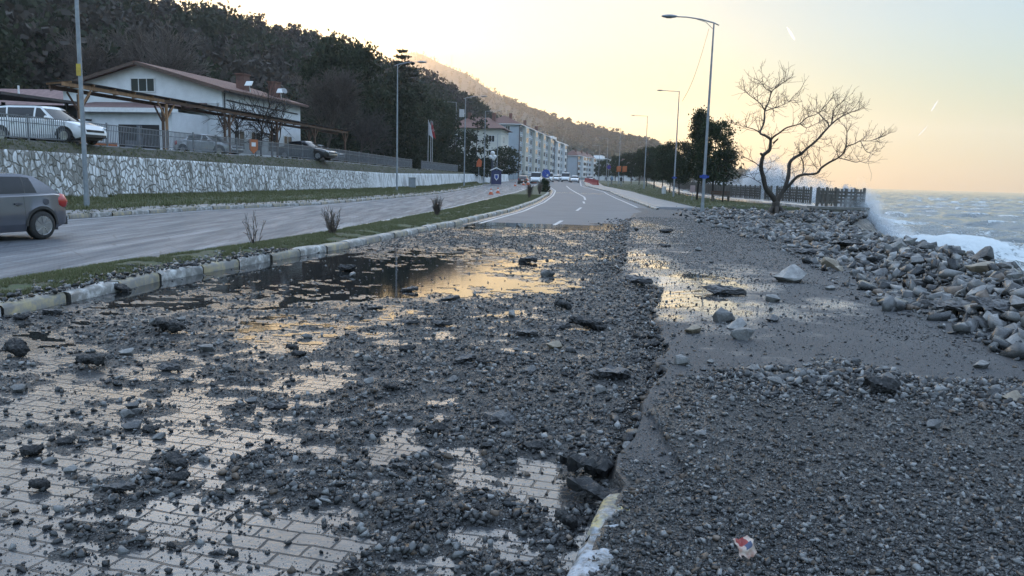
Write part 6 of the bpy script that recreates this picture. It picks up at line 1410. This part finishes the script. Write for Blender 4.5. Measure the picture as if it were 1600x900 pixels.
# kiosk, statue, flags
kq = AT(775, 118, float(gz(118)) + .15); t = thing('kiosk', 'dark blue booth with a white gabled roof and shield emblem beside the white wall', 'kiosk', kq, .1)
navy = M('navy_paint', (.02, .028, .10), (.016, .02, .075), .4); mb = MB(); bxl(mb, -.75, .75, -.6, .6, 0, 2.1); mb.build('booth', navy, t); mb = MB(); mb.prism([(-.95, 2.1), (0, 2.55), (.95, 2.1), (.9, 2.02), (0, 2.42), (-.9, 2.02)], -.75, .75); mb.build('roof', white_frame, t)
mb = MB(); mb.prism([(-.32, 1.5), (.32, 1.5), (.32, .95), (0, .55), (-.32, .95)], -.625, -.603); o = mb.build('emblem', white_p, t); mb = MB(); mb.prism([(-.2, 1.38), (.2, 1.38), (.2, 1.0), (0, .75), (-.2, 1.0)], -.64, -.627); mb.build('emblem_field', blue, o)
t = thing('globe_lamp', 'dark column with a cluster of white globes behind the kiosk', 'lamp', AT(769, 124, 2.2)); mb = MB(); mb.lathe([(.32, -1.6), (.22, .2), (.2, 2.2), (.3, 2.35)], n=12); mb.build('column', M('column_blue', (.05, .06, .08), None, .6), t)
for dx, dz in ((-.3, 2.65), (.3, 2.7), (0, 3.25), (.12, 2.4)): mb = MB(); mb.lathe([(.02, -.36), (.25, -.27), (.37, 0), (.25, .27), (.02, .36)], (dx, 0, dz), 12); mb.build('globe', white_p, t, smooth=True)
fl_red = M('flag_red', (.38, .02, .03), (.30, .015, .02), .7); fl_wh = M('flag_white', (.62, .62, .66), (.5, .5, .54), .7)
for k, (px, lab) in enumerate(((668.5, 'left flagpole, carrying a drooping white flag'), (672.5, 'middle flagpole, carrying a drooping red flag with a white crescent and star'), (675, 'right flagpole of the three, bare'))):
    Y = 112 + k * 1.2; zb = 2.2; top = DP(px, 188 + k, Y)[2]; t = thing('flagpole', lab, 'flagpole', AT(px, Y, zb)); h = top - zb
    mb = MB(); mb.tube([(0, 0, 0), (0, 0, h)], [.05, .035], 8); mb.lathe([(.01, -.05), (.06, 0), (.01, .06)], (0, 0, h), 8); mb.build('pole', M('pole_white', (.55, .56, .58), None, .4, .2), t)
    if k < 2:
        U_, V_ = np.meshgrid(np.linspace(0, 1, 12), np.linspace(0, 1, 14)); o = sheet('flag', .06 + .62 * U_ ** .8 * (.35 + .65 * V_), .14 * np.sin(U_ * 14) * (1 - .3 * V_), h - .15 - V_ * 1.9 - .5 * U_, fl_red if k else fl_wh, parent=t, smooth=True); sm_ = o.modifiers.new('thick', 'SOLIDIFY'); sm_.thickness = .012
        if k:
            mb = MB()
            for a in np.linspace(.6, 5.7, 12): mb.bar((.36 + .16 * math.cos(a), -.17, h - 1.3 + .16 * math.sin(a)), (.36 + .16 * math.cos(a + .46), -.17, h - 1.3 + .16 * math.sin(a + .46)), .02, .06, up=(0, 1, 0))
            mb.prism([(.44 + (.07 if j % 2 == 0 else .03) * math.cos(j * PI / 5), h - 1.3 + (.07 if j % 2 == 0 else .03) * math.sin(j * PI / 5)) for j in range(10)], -.18, -.16); mb.build('crescent_and_star', white_p, o)
t = thing('road_sign', 'small orange warning board by the clipped bushes left of the kiosk', 'road sign', AT(748, 112, 2.2)); mb = MB(); mb.prism([(-.35, .9), (.35, .9), (.45, 1.7), (0, 2.1), (-.3, 1.6)], -.02, .02); mb.build('board', orange2, t); mb = MB(); mb.tube([(0, .05, -.3), (0, .05, 1.6)], .04, 6); mb.build('post', galv, t)
t = thing('litter_bin', 'grey cabinet standing against the whitewashed wall', 'cabinet', AT(644, 80, .2)); mb = MB(); bxl(mb, -.35, .35, -.25, .25, 0, 1.15); mb.build('housing', galv, t); mb = MB(); bxl(mb, -.4, .4, -.3, .3, 1.155, 1.2); mb.build('top', conc, t)
t.name = 'utility_cabinet'

# ---- two people far off on the promenade pavement
def person(label, p, top, leg, rz):
    t = thing('person', label, 'person', p, rz)
    def skin(name, pts, edges, rad, mat, sub=1):
        me = bpy.data.meshes.new(name); me.from_pydata(pts, edges, []); me.materials.append(mat); o = bpy.data.objects.new(name, me); COL.objects.link(o); o.parent = t
        k = o.modifiers.new('skin', 'SKIN'); 
        for i, r in enumerate(rad): me.skin_vertices[0].data[i].radius = (r, r)
        s = o.modifiers.new('sub', 'SUBSURF'); s.levels = s.render_levels = sub; return o
    for n_ in ('body',):
        me = bpy.data.meshes.new(n_); pts = [(0, 0, .92), (0, 0, 1.15), (0, 0, 1.40), (0, 0, 1.50), (0, .01, 1.62), (0, .01, 1.74), (.1, 0, .86), (.11, .06, .47), (.11, .02, .08), (.11, -.1, .04), (-.1, 0, .86), (-.11, -.06, .47), (-.11, .06, .08), (-.11, -.06, .04), (.19, 0, 1.38), (.25, .03, 1.1), (.24, -.08, .86), (-.19, 0, 1.38), (-.25, .02, 1.1), (-.24, -.06, .86)]
        ed = [(0, 1), (1, 2), (2, 3), (3, 4), (4, 5), (0, 6), (6, 7), (7, 8), (8, 9), (0, 10), (10, 11), (11, 12), (12, 13), (2, 14), (14, 15), (15, 16), (2, 17), (17, 18), (18, 19)]
        me.from_pydata(pts, ed, []); o = bpy.data.objects.new(n_, me); COL.objects.link(o); o.parent = t; me.materials.append(leg); o.modifiers.new('skin', 'SKIN')
        bm = bmesh.new(); bm.from_mesh(me); ly = bm.verts.layers.skin.verify(); bm.verts.ensure_lookup_table()
        for v, r in zip(bm.verts, [.14, .14, .15, .06, .10, .085, .09, .065, .045, .04, .09, .065, .045, .04, .06, .045, .035, .06, .045, .035]): v[ly].radius = (r, r * .85)
        bm.verts[0][ly].use_root = True; bm.to_mesh(me); bm.free(); s = o.modifiers.new('sub', 'SUBSURF'); s.levels = s.render_levels = 1
    mb = MB(); mb.lathe([(.17, .88), (.19, 1.1), (.2, 1.36), (.1, 1.5)], n=12); mb.build('jacket', top, t, smooth=True); mb = MB(); mb.lathe([(.1, 1.66), (.1, 1.72), (.06, 1.79), (.01, 1.81)], n=10); mb.build('hair', trim_m, t, smooth=True)
    return t
person('person in a light blue jacket on the far pavement by the trees', AT(955.5, 138, float(gz(138)) + .13), M('jacket_blue', (.16, .26, .38), None, .8), M('trousers_grey', (.12, .12, .13), None, .8), .4)
person('person in a black jacket standing by the lamp at the orange banner', AT(970, 130, float(gz(130)) + .13), M('jacket_black', (.015, .015, .018), None, .8), M('trousers_pale', (.3, .3, .32), None, .8), -.3)
# ================================================================== TREES AND PLANTS
# ---- the bare tree among the rubble, branches as in the photograph
def zp(x, y): return 1140 + x / 3.912, 110 + y / 3.912
bt = G(1212, 336, 0.0); YT = float(bt[1])
def T(pts, d0, d1, r0, r1):
    n = len(pts); out = []
    for i, (x, y) in enumerate(pts):
        u = i / (n - 1); out.append((DP(*zp(x, y), YT + d0 + (d1 - d0) * u ** 1.2), .70 * (r0 + (r1 - r0) * u)))
    return out
LIMB = [T([(283, 905), (284, 860), (283, 800)], 0, 0, .40, .27),
        T([(284, 812), (262, 770), (222, 720), (205, 650), (192, 590), (206, 520), (243, 488), (250, 440)], 0, -.5, .22, .115),
        T([(206, 522), (190, 508)], -.4, -.6, .12, .08), T([(268, 445), (296, 418)], -.5, -.8, .07, .05),
        T([(250, 445), (248, 420), (215, 398), (186, 380), (210, 320), (216, 246), (240, 190), (258, 130), (300, 92), (352, 60)], -.5, .6, .11, .022),
        T([(186, 382), (150, 360), (90, 345), (30, 330)], -.3, 1.2, .05, .012), T([(258, 132), (210, 100), (200, 30)], .4, .8, .04, .01), T([(216, 246), (185, 200), (120, 150), (85, 120)], .1, -1.2, .05, .012),
        T([(248, 430), (270, 405), (305, 382), (350, 350), (430, 326), (470, 290), (540, 262), (600, 200)], -.5, -1.6, .085, .018), T([(430, 326), (470, 350), (520, 330)], -1.2, -2, .035, .012), T([(212, 250), (270, 230), (330, 210), (400, 170)], 0, 1.5, .045, .012),
        T([(288, 815), (312, 760), (340, 712), (360, 640), (366, 570), (395, 535), (436, 512), (470, 480), (530, 430), (580, 374), (622, 330), (668, 292), (730, 260), (790, 240)], 0, 1.2, .19, .025),
        T([(436, 514), (430, 495)], .4, .3, .08, .07), T([(605, 345), (600, 318), (572, 292), (545, 262), (510, 250)], .9, 1.6, .06, .016), T([(622, 330), (640, 240), (680, 200), (710, 175)], 1, .1, .05, .012),
        T([(436, 530), (452, 575), (447, 632)], .4, .2, .045, .03), T([(470, 480), (478, 510), (450, 535)], .5, .2, .03, .02),
        T([(335, 735), (375, 690), (410, 652), (450, 637), (530, 630), (560, 596), (610, 562), (664, 534), (700, 500), (714, 468), (760, 450), (800, 432), (860, 430), (930, 408)], .1, -1.5, .125, .014),
        T([(664, 534), (720, 548), (770, 562), (800, 555)], -.8, -1.6, .04, .012), T([(714, 468), (718, 400), (715, 340)], -1, -.4, .04, .012), T([(664, 534), (655, 500), (640, 478)], -.8, -.3, .035, .012), T([(800, 432), (840, 500), (890, 490)], -1.2, -2, .03, .01),
        T([(195, 600), (150, 560), (60, 520), (20, 515)], -.1, -1.4, .04, .01), T([(192, 690), (140, 660), (90, 640)], 0, .8, .03, .01)]
ht = thing('bare_tree', 'wide spreading leafless tree with forked trunk rising from the rubble by the sea', 'tree', (bt[0], YT, 0)); O_ = np.array(ht.location)
mb = MB()
for L_b in LIMB:
    P = [Vector(p - O_) for p, r in L_b]; rr = [r for p, r in L_b]; Q = []; RR = []
    for i in range(len(P) - 1):                              # smooth and gnarl the traced line
        for k in range(4):
            u = k / 4; a, b, c, d = P[max(i - 1, 0)], P[i], P[i + 1], P[min(i + 2, len(P) - 1)]
            Q.append(.5 * ((2 * b) + (c - a) * u + (2 * a - 5 * b + 4 * c - d) * u * u + (3 * b - a - 3 * c + d) * u ** 3)); RR.append((rr[i] + (rr[i + 1] - rr[i]) * u) * (1 + rng.normal(0, .06)))
    Q.append(P[-1]); RR.append(rr[-1]); mb.tube(Q, RR, 9)
for k in range(6):
    a = k * 1.05 + .3; mb.tube([(.2 * math.cos(a), .2 * math.sin(a), .45), (.42 * math.cos(a), .42 * math.sin(a), .12), (.75 * math.cos(a), .75 * math.sin(a), -.12)], [.12, .1, .05], 7)
tb = M('wet_bark', (.05, .038, .028), (.018, .015, .012), .75, scale=5, bump=.9, bd=.03, stretch=(1, 1, .35))
mb.build('trunk', tb, ht, smooth=True)
segs = []; r = np.random.default_rng(9)
def twig(p, d, L, rad, lv):
    n = 4 if lv < 2 else 3; q = p
    for s in range(n):
        d = d + r.normal(0, .07, 3); d[2] += .05; d /= np.linalg.norm(d); q2 = q + d * L / n; segs.append((q, q2, rad * (1 - .6 * s / n), rad * (1 - .6 * (s + 1) / n))); q = q2
        if lv < 2 and r.random() < (.9 if lv < 1 else .6):
            e = d * .75 + r.normal(0, .45, 3); e[2] += .16; e /= np.linalg.norm(e); twig(q, e, L * (.45 + .3 * r.random()), rad * .62, lv + 1)
for L_b in LIMB[4:] + LIMB[1:2]:
    P = [p - O_ for p, q in L_b]; tot = len(P)
    for i in range(1, tot):
        seglen = np.linalg.norm(P[i] - P[i - 1]); f0 = i / tot
        for k in range(max(1, int(seglen / .13 * (.6 + .5 * f0)))):
            if L_b[i][1] > .1 and r.random() < .75: continue
            u = r.random(); p = P[i - 1] + (P[i] - P[i - 1]) * u; dd = (P[i] - P[i - 1]) / max(seglen, 1e-6)
            e = dd * .4 + r.normal(0, .62, 3); e[2] += .30; e /= np.linalg.norm(e); twig(p, e, .40 + .55 * r.random(), .0155, 0 if r.random() < .4 else 1)
    twig(P[-1], (P[-1] - P[-2]) / np.linalg.norm(P[-1] - P[-2]), .45, .013, 0)
seg_mesh('crown', segs, tb, ht, 3, .0062)

# ---- dark cypresses of the promenade
cy_p = [tree_obj('cypress_tree', 7, 2.0, 11000, .135, 'cypress_leaves', k, .26, .028, 58, 'x', limbs=9, spread=.105) for k in ('round', 'cone', 'round')]
ROW = [(1088, 70, 7.4, 1, 'tallest dark evergreen of the promenade row, left of the nearest lamp'), (1113, 67, 6.7, 0, 'dark evergreen right behind the nearest lamp, end of the promenade row'), (1061, 88, 5.9, 0, 'second dark evergreen of the row, left of the tallest'), (1046, 98, 5.9, 2, ''), (1034, 110, 6.1, 0, ''), (1022, 122, 6.2, 2, ''), (1010, 134, 6.3, 0, ''), (998, 148, 6.4, 1, ''), (986, 162, 6.4, 2, ''), (974, 178, 6.2, 0, ''), (961, 200, 6.3, 2, 'low dark evergreen under the orange banners'), (948, 222, 6.2, 0, ''), (936, 245, 6.0, 2, 'last dark evergreen of the row, nearest the bend')]
seen = set()
for i, (px, Y, h, k, lab) in enumerate(ROW):
    p = AT(px, Y, .1 + float(gz(Y))); lab = lab or 'round dark evergreen in the middle of the promenade row'
    o = cy_p[k] if k not in seen else dup(cy_p[k], p); seen.add(k); o.location = tuple(p); o.rotation_euler = (0, 0, i * 1.7); s = h / 7; o.scale = (s * (.86 + .1 * math.sin(i * 3)), s * .9, s * (1 + .04 * math.cos(i * 2)))
    o['label'] = lab; o['group'] = 'dark evergreens of the promenade row'
p = AT(1128, 64, .1); sp = tree_obj('young_tree', 4.2, 1.5, 1100, .2, 'cypress_leaves', 'cone', .42, .03, 26, 'thin young evergreen with a drooping side, right of the nearest lamp', limbs=6); sp.location = tuple(p)

# ---- trees on the terrace and below the hill
def put(o, px, Y, z, rz=0, s=1): o.location = tuple(AT(px, Y, z)); o.rotation_euler = (0, 0, rz); o.scale = (s,) * 3; return o
put(tree_obj('pine_tree', 14.6, 5.4, 9500, .36, 'pine_needles', 'round', .10, .02, 130, 'huge dome shaped dark pine beside the white building', limbs=14, spread=.10), 540, 97, 2.3)
put(tree_obj('pine_tree', 12.2, 3.9, 4800, .36, 'pine_needles', 'round', .08, .02, 80, 'dark pine filling the gap between the dome shaped pine and the lamp', limbs=10, spread=.11), 600, 106, 2.3)
# tall layered conifer
t = thing('cedar_tree', 'tall layered cedar whose tip stands above the dark pines', 'tree'); hh = 18.6
mb = MB(); mb.tube([(0, 0, -.5), (.1, 0, 8), (0, .1, 14), (0, 0, hh)], [.32, .24, .12, .02], 8); C = []
for k in range(17):
    z = 3.2 + (hh - 3.8) * (k / 16) ** .9; Lb = 3.6 * (1 - (z / hh) ** 3.4) + .45
    for j in range(6):
        a = j * 1.047 + k * .7 + rng.normal(0, .15); L = Lb * (.7 + .45 * rng.random()); e = np.array([math.cos(a) * L, math.sin(a) * L, z - .12 * L + .25]); mb.tube([(0, 0, z), tuple(e * (.5, .5, 1) + (0, 0, .1)), tuple(e)], [.06, .04, .012], 4)
        n = int(26 * L); u = .25 + .75 * rng.random(n); C.append(np.stack([e[0] * u, e[1] * u, z + (e[2] - z) * u], 1) + rng.normal(0, 1, (n, 3)) * np.array([.22, .22, .09]))
mb.build('trunk', MATS['dark_bark'], t, smooth=True); C = np.concatenate(C); V, F = quads(C, .34 * (.6 + .8 * rng.random(len(C))), 1, .5); npmesh('crown', V, F, MATS['pine_needles'], t); put(t, 627, 121, 2.2)
for px, Y, h, r_, kind, lab in ((655, 128, 13.2, 3.4, 'cone', 'dark conifer right of the cedar, above the flagpoles'), (680, 138, 12.6, 3.4, 'round', 'dark rounded tree behind the three flagpoles'), (700, 158, 13.0, 3.2, 'cone', 'dark pine between the flagpoles and the cream house'),
                              (640, 116, 9.5, 3.0, 'round', 'low dark evergreen at the foot of the cedar')):
    put(tree_obj('conifer_tree', h, r_, 3000, .36, 'pine_needles', kind, .06, .022, 60, lab, limbs=8, spread=.12), px, Y, 2.2, px)
for px, Y, h, r_, lab in ((709, 134, 8.6, 1.7, 'thin open pine left of the lamp before the cream house'), (744, 138, 10.2, 2.1, 'open crowned pine in the middle of the cream house front'), (732, 142, 8.0, 1.5, 'small open pine between two others before the cream house')):
    put(tree_obj('open_pine_tree', h, r_, 900, .3, 'pine_needles', 'round', .34, .02, 26, lab, limbs=10, spread=.10), px, Y, 2.0, px)
put(tree_obj('round_tree', 6.4, 3.4, 4200, .28, 'pine_needles', 'round', .2, .03, 60, 'round dark tree before the pale blue gable', limbs=7, spread=.12), 787, 160, 1.2)
def bush(px, Y, z, w, h, lab, n=1500, m='pine_needles', name='bush'):
    t = thing(name, lab, 'bush', AT(px, Y, z)); a = rng.random(n) * 2 * PI; q = np.sqrt(rng.random(n)); zz = rng.random(n); e = np.sqrt(np.maximum(0, 1 - (zz * .95) ** 2.4)) * (.85 + .3 * fbm(np.cos(a) * 2, np.sin(a) * 2 + zz * 2, 2))
    C = np.stack([np.cos(a) * q * e * w / 2, np.sin(a) * q * e * w / 2, zz * h], 1); V, F = quads(C, .06 * h ** .5 * 2.2 * (.6 + .8 * rng.random(n))); npmesh('foliage', V, F, MATS[m], t); mb = MB()
    for k in range(4): mb.tube([(0, 0, -.1), (math.cos(k * 1.6) * w * .2, math.sin(k * 1.6) * w * .2, h * .6)], [.03, .012], 5)
    mb.build('stem', MATS['dark_bark'], t); return t
bush(644.5, 89, 1.9, 1.7, 2.6, 'clipped dark bush standing in the gap of the railing'); bush(700, 121, 2.0, 3.4, 2.6, 'dark bush beside the flagpoles on the terrace'); bush(718, 118, 2.0, 3.6, 3.0, 'large dark bush at the end of the railing'); bush(738, 121, 1.8, 3.6, 3.2, 'dark bush left of the orange warning board'); bush(757, 126, 1.7, 3.0, 3.0, 'dark bush between the warning board and the booth'); bush(684, 117, 2.1, 2.4, 1.8, 'low dark bush at the foot of the flagpoles')
for px, Y, h, sd, lab in ((408, 57.5, 5.6, 31, 'bare tree against the side wall of the white building, behind the pergola'), (433, 60, 5.0, 32, 'second bare tree at the white building wall, further right'), (372, 56.5, 4.2, 37, 'small bare tree near the corner of the white building')):
    put(bare_obj('bare_tree', h, sd, lab, 1, .07, mat='dark', rmin=.009, levels=3, spread=1.0), px, Y, 2.6)
put(bare_obj('bare_tree', 9.0, 33, 'pale bare tree with upright limbs before the dome shaped pine', 2, .09, rmin=.016, spread=.75), 507, 76, 2.5)
for px, Y, h, sd, lab in ((556, 82, 6.8, 34, 'spreading bare tree before the dome shaped pine, at the end of the pergola'), (580, 86, 6.2, 35, 'smaller spreading bare tree right of another before the dome shaped pine')):
    put(bare_obj('bare_tree', h, sd, lab, 2, .09, mat='dark', rmin=.011, levels=3, spread=1.05), px, Y, 2.4)
for k, (px, Y) in enumerate(((150, 88), (178, 92), (205, 90), (228, 97), (246, 99), (165, 102))):
    o = dup(hill_bare, AT(px, Y, 4 + .5 * k), k * 2.1, 'tall grey bare tree on the slope right behind the roof of the white building', 'tall bare trees above the white building', 1.25 + .1 * (k % 3))
# ---- shrubs of the median
def shrub(px, py, h, lab, n, seed, dark_=False, spread=.35):
    r = np.random.default_rng(seed); p = G(px, py, .12); t = thing('shrub', lab, 'shrub', p); sg = []
    for k in range(n):
        a = r.random() * 6.28; d = np.array([math.cos(a) * spread * r.random(), math.sin(a) * spread * r.random(), 1.0]); d /= np.linalg.norm(d); q = np.array([r.normal(0, .02), r.normal(0, .02), -.05]); L = h * (.6 + .5 * r.random())
        for s in range(5):
            d2 = d + r.normal(0, .09, 3); d2 /= np.linalg.norm(d2); q2 = q + d2 * L / 5; sg.append((q, q2, .011 * (1 - s / 6), .011 * (1 - (s + 1) / 6)))
            if s > 0:
                for _ in range(2): e = d2 + r.normal(0, .35, 3); e /= np.linalg.norm(e); sg.append((q2, q2 + e * L * .22, .006, .003))
            q = q2
    seg_mesh('twigs', sg, MATS['bare_twigs'], t, 3, .004 if h < .8 else .006)
    mb = MB(); mb.tube([(0, 0, -.1), (0, 0, h * .25)], [.03, .02], 6); mb.build('stem', MATS['dark_bark'], t); return t
shrub(396, 386, .62, 'thin leaning bare shrub nearest on the grassy median', 7, 1, spread=.28); shrub(519, 369, .62, 'leaning brush-like bare shrub second along the median', 34, 2, spread=.5); shrub(682, 339, .66, 'upright bushy brown shrub third along the median', 70, 3, spread=.32); shrub(827, 310, .95, 'dense brown shrub fourth along the median', 80, 4, spread=.3); shrub(843, 303.5, .95, 'dense brown shrub fifth along the median', 80, 5, spread=.35)
for (px, py, lab) in ((853, 300, 'dark green clipped shrub at the bend of the median'), (850, 292.5, 'dark green shrub behind another at the bend of the median')):
    p = G(px, py, .12); bush(px, p[1], p[2], .95, 1.25, lab, 500, 'cypress_leaves', 'shrub')
# ---- grass blades
bl = []
for k in range(5):
    V = []; F = []
    for j in range(6):
        a = rng.random() * 6.28; o = rng.normal(0, .25, 2); L = .7 + .5 * rng.random(); b = np.array([math.cos(a), math.sin(a)]); nrm = np.array([-b[1], b[0]]) * .10
        i0 = len(V); V += [(o[0] - nrm[0], o[1] - nrm[1], 0), (o[0] + nrm[0], o[1] + nrm[1], 0), (o[0] + b[0] * .45 * L, o[1] + b[1] * .45 * L, L)]; F.append((i0, i0 + 1, i0 + 2))
    bl.append((np.array(V), np.array(F)))
def blades(n, X, Y, Z, s, label):
    k = fbm(X * 2.2, Y * 1.6, 4) > .40; X, Y, Z, s = X[k], Y[k], Z[k], s[k]
    tag(scatter('grass', bl, np.stack([X, Y, Z], 1), rotm(len(X), .15), s[:, None] * np.array([[1, 1, 1.0]]), MATS['grass_blade']), label, 'grass', kind='stuff')
n = 26000; Y = 6.5 * (70 / 6.5) ** rng.random(n); u = rng.random(n); a, b = MLx(Y) + .14, MRx(Y) - .3; X = a + (b - a) * u
blades(n, X, Y, gz(Y) + .12 + .05 * np.sin(PI * u), .03 + .018 * rng.random(n) + Y * .0007, 'short green grass on the median strip')
n = 20000; Y = 22 * (120 / 22) ** rng.random(n); u = rng.random(n) ** 2.2; X = Wx(Y) + .3 + (KLx(Y) - 2.0 - Wx(Y)) * u; k = rng.random(n) < .12; X = np.where(k, KLx(Y) - .25 + rng.normal(0, .14, n), X)
blades(n, X, Y, gz(Y) + .12 + .17 * (1 - u), .06 + .10 * rng.random(n) * (1 - u) + Y * .0006, 'rough grass at the foot of the wall and along the left kerb')
n = 9000; Y = 53 * (150 / 53) ** rng.random(n); u = rng.random(n); X = KRx(Y) + 3.1 + (Cx(Y) - 3.4 - KRx(Y) - 3.1) * u
blades(n, X, Y, gz(Y) + .13, .06 + .06 * rng.random(n), 'thin grass under the promenade trees')
n = 5000; Y = 9 * (120 / 9) ** rng.random(n); u = rng.random(n); X = Wx(Y) - .75 + .65 * u
blades(n, X, Y, Ter(Y) + (Wtop(Y) - Ter(Y)) * u, .05 + .07 * rng.random(n), 'weeds on the earth bank under the car park railing')
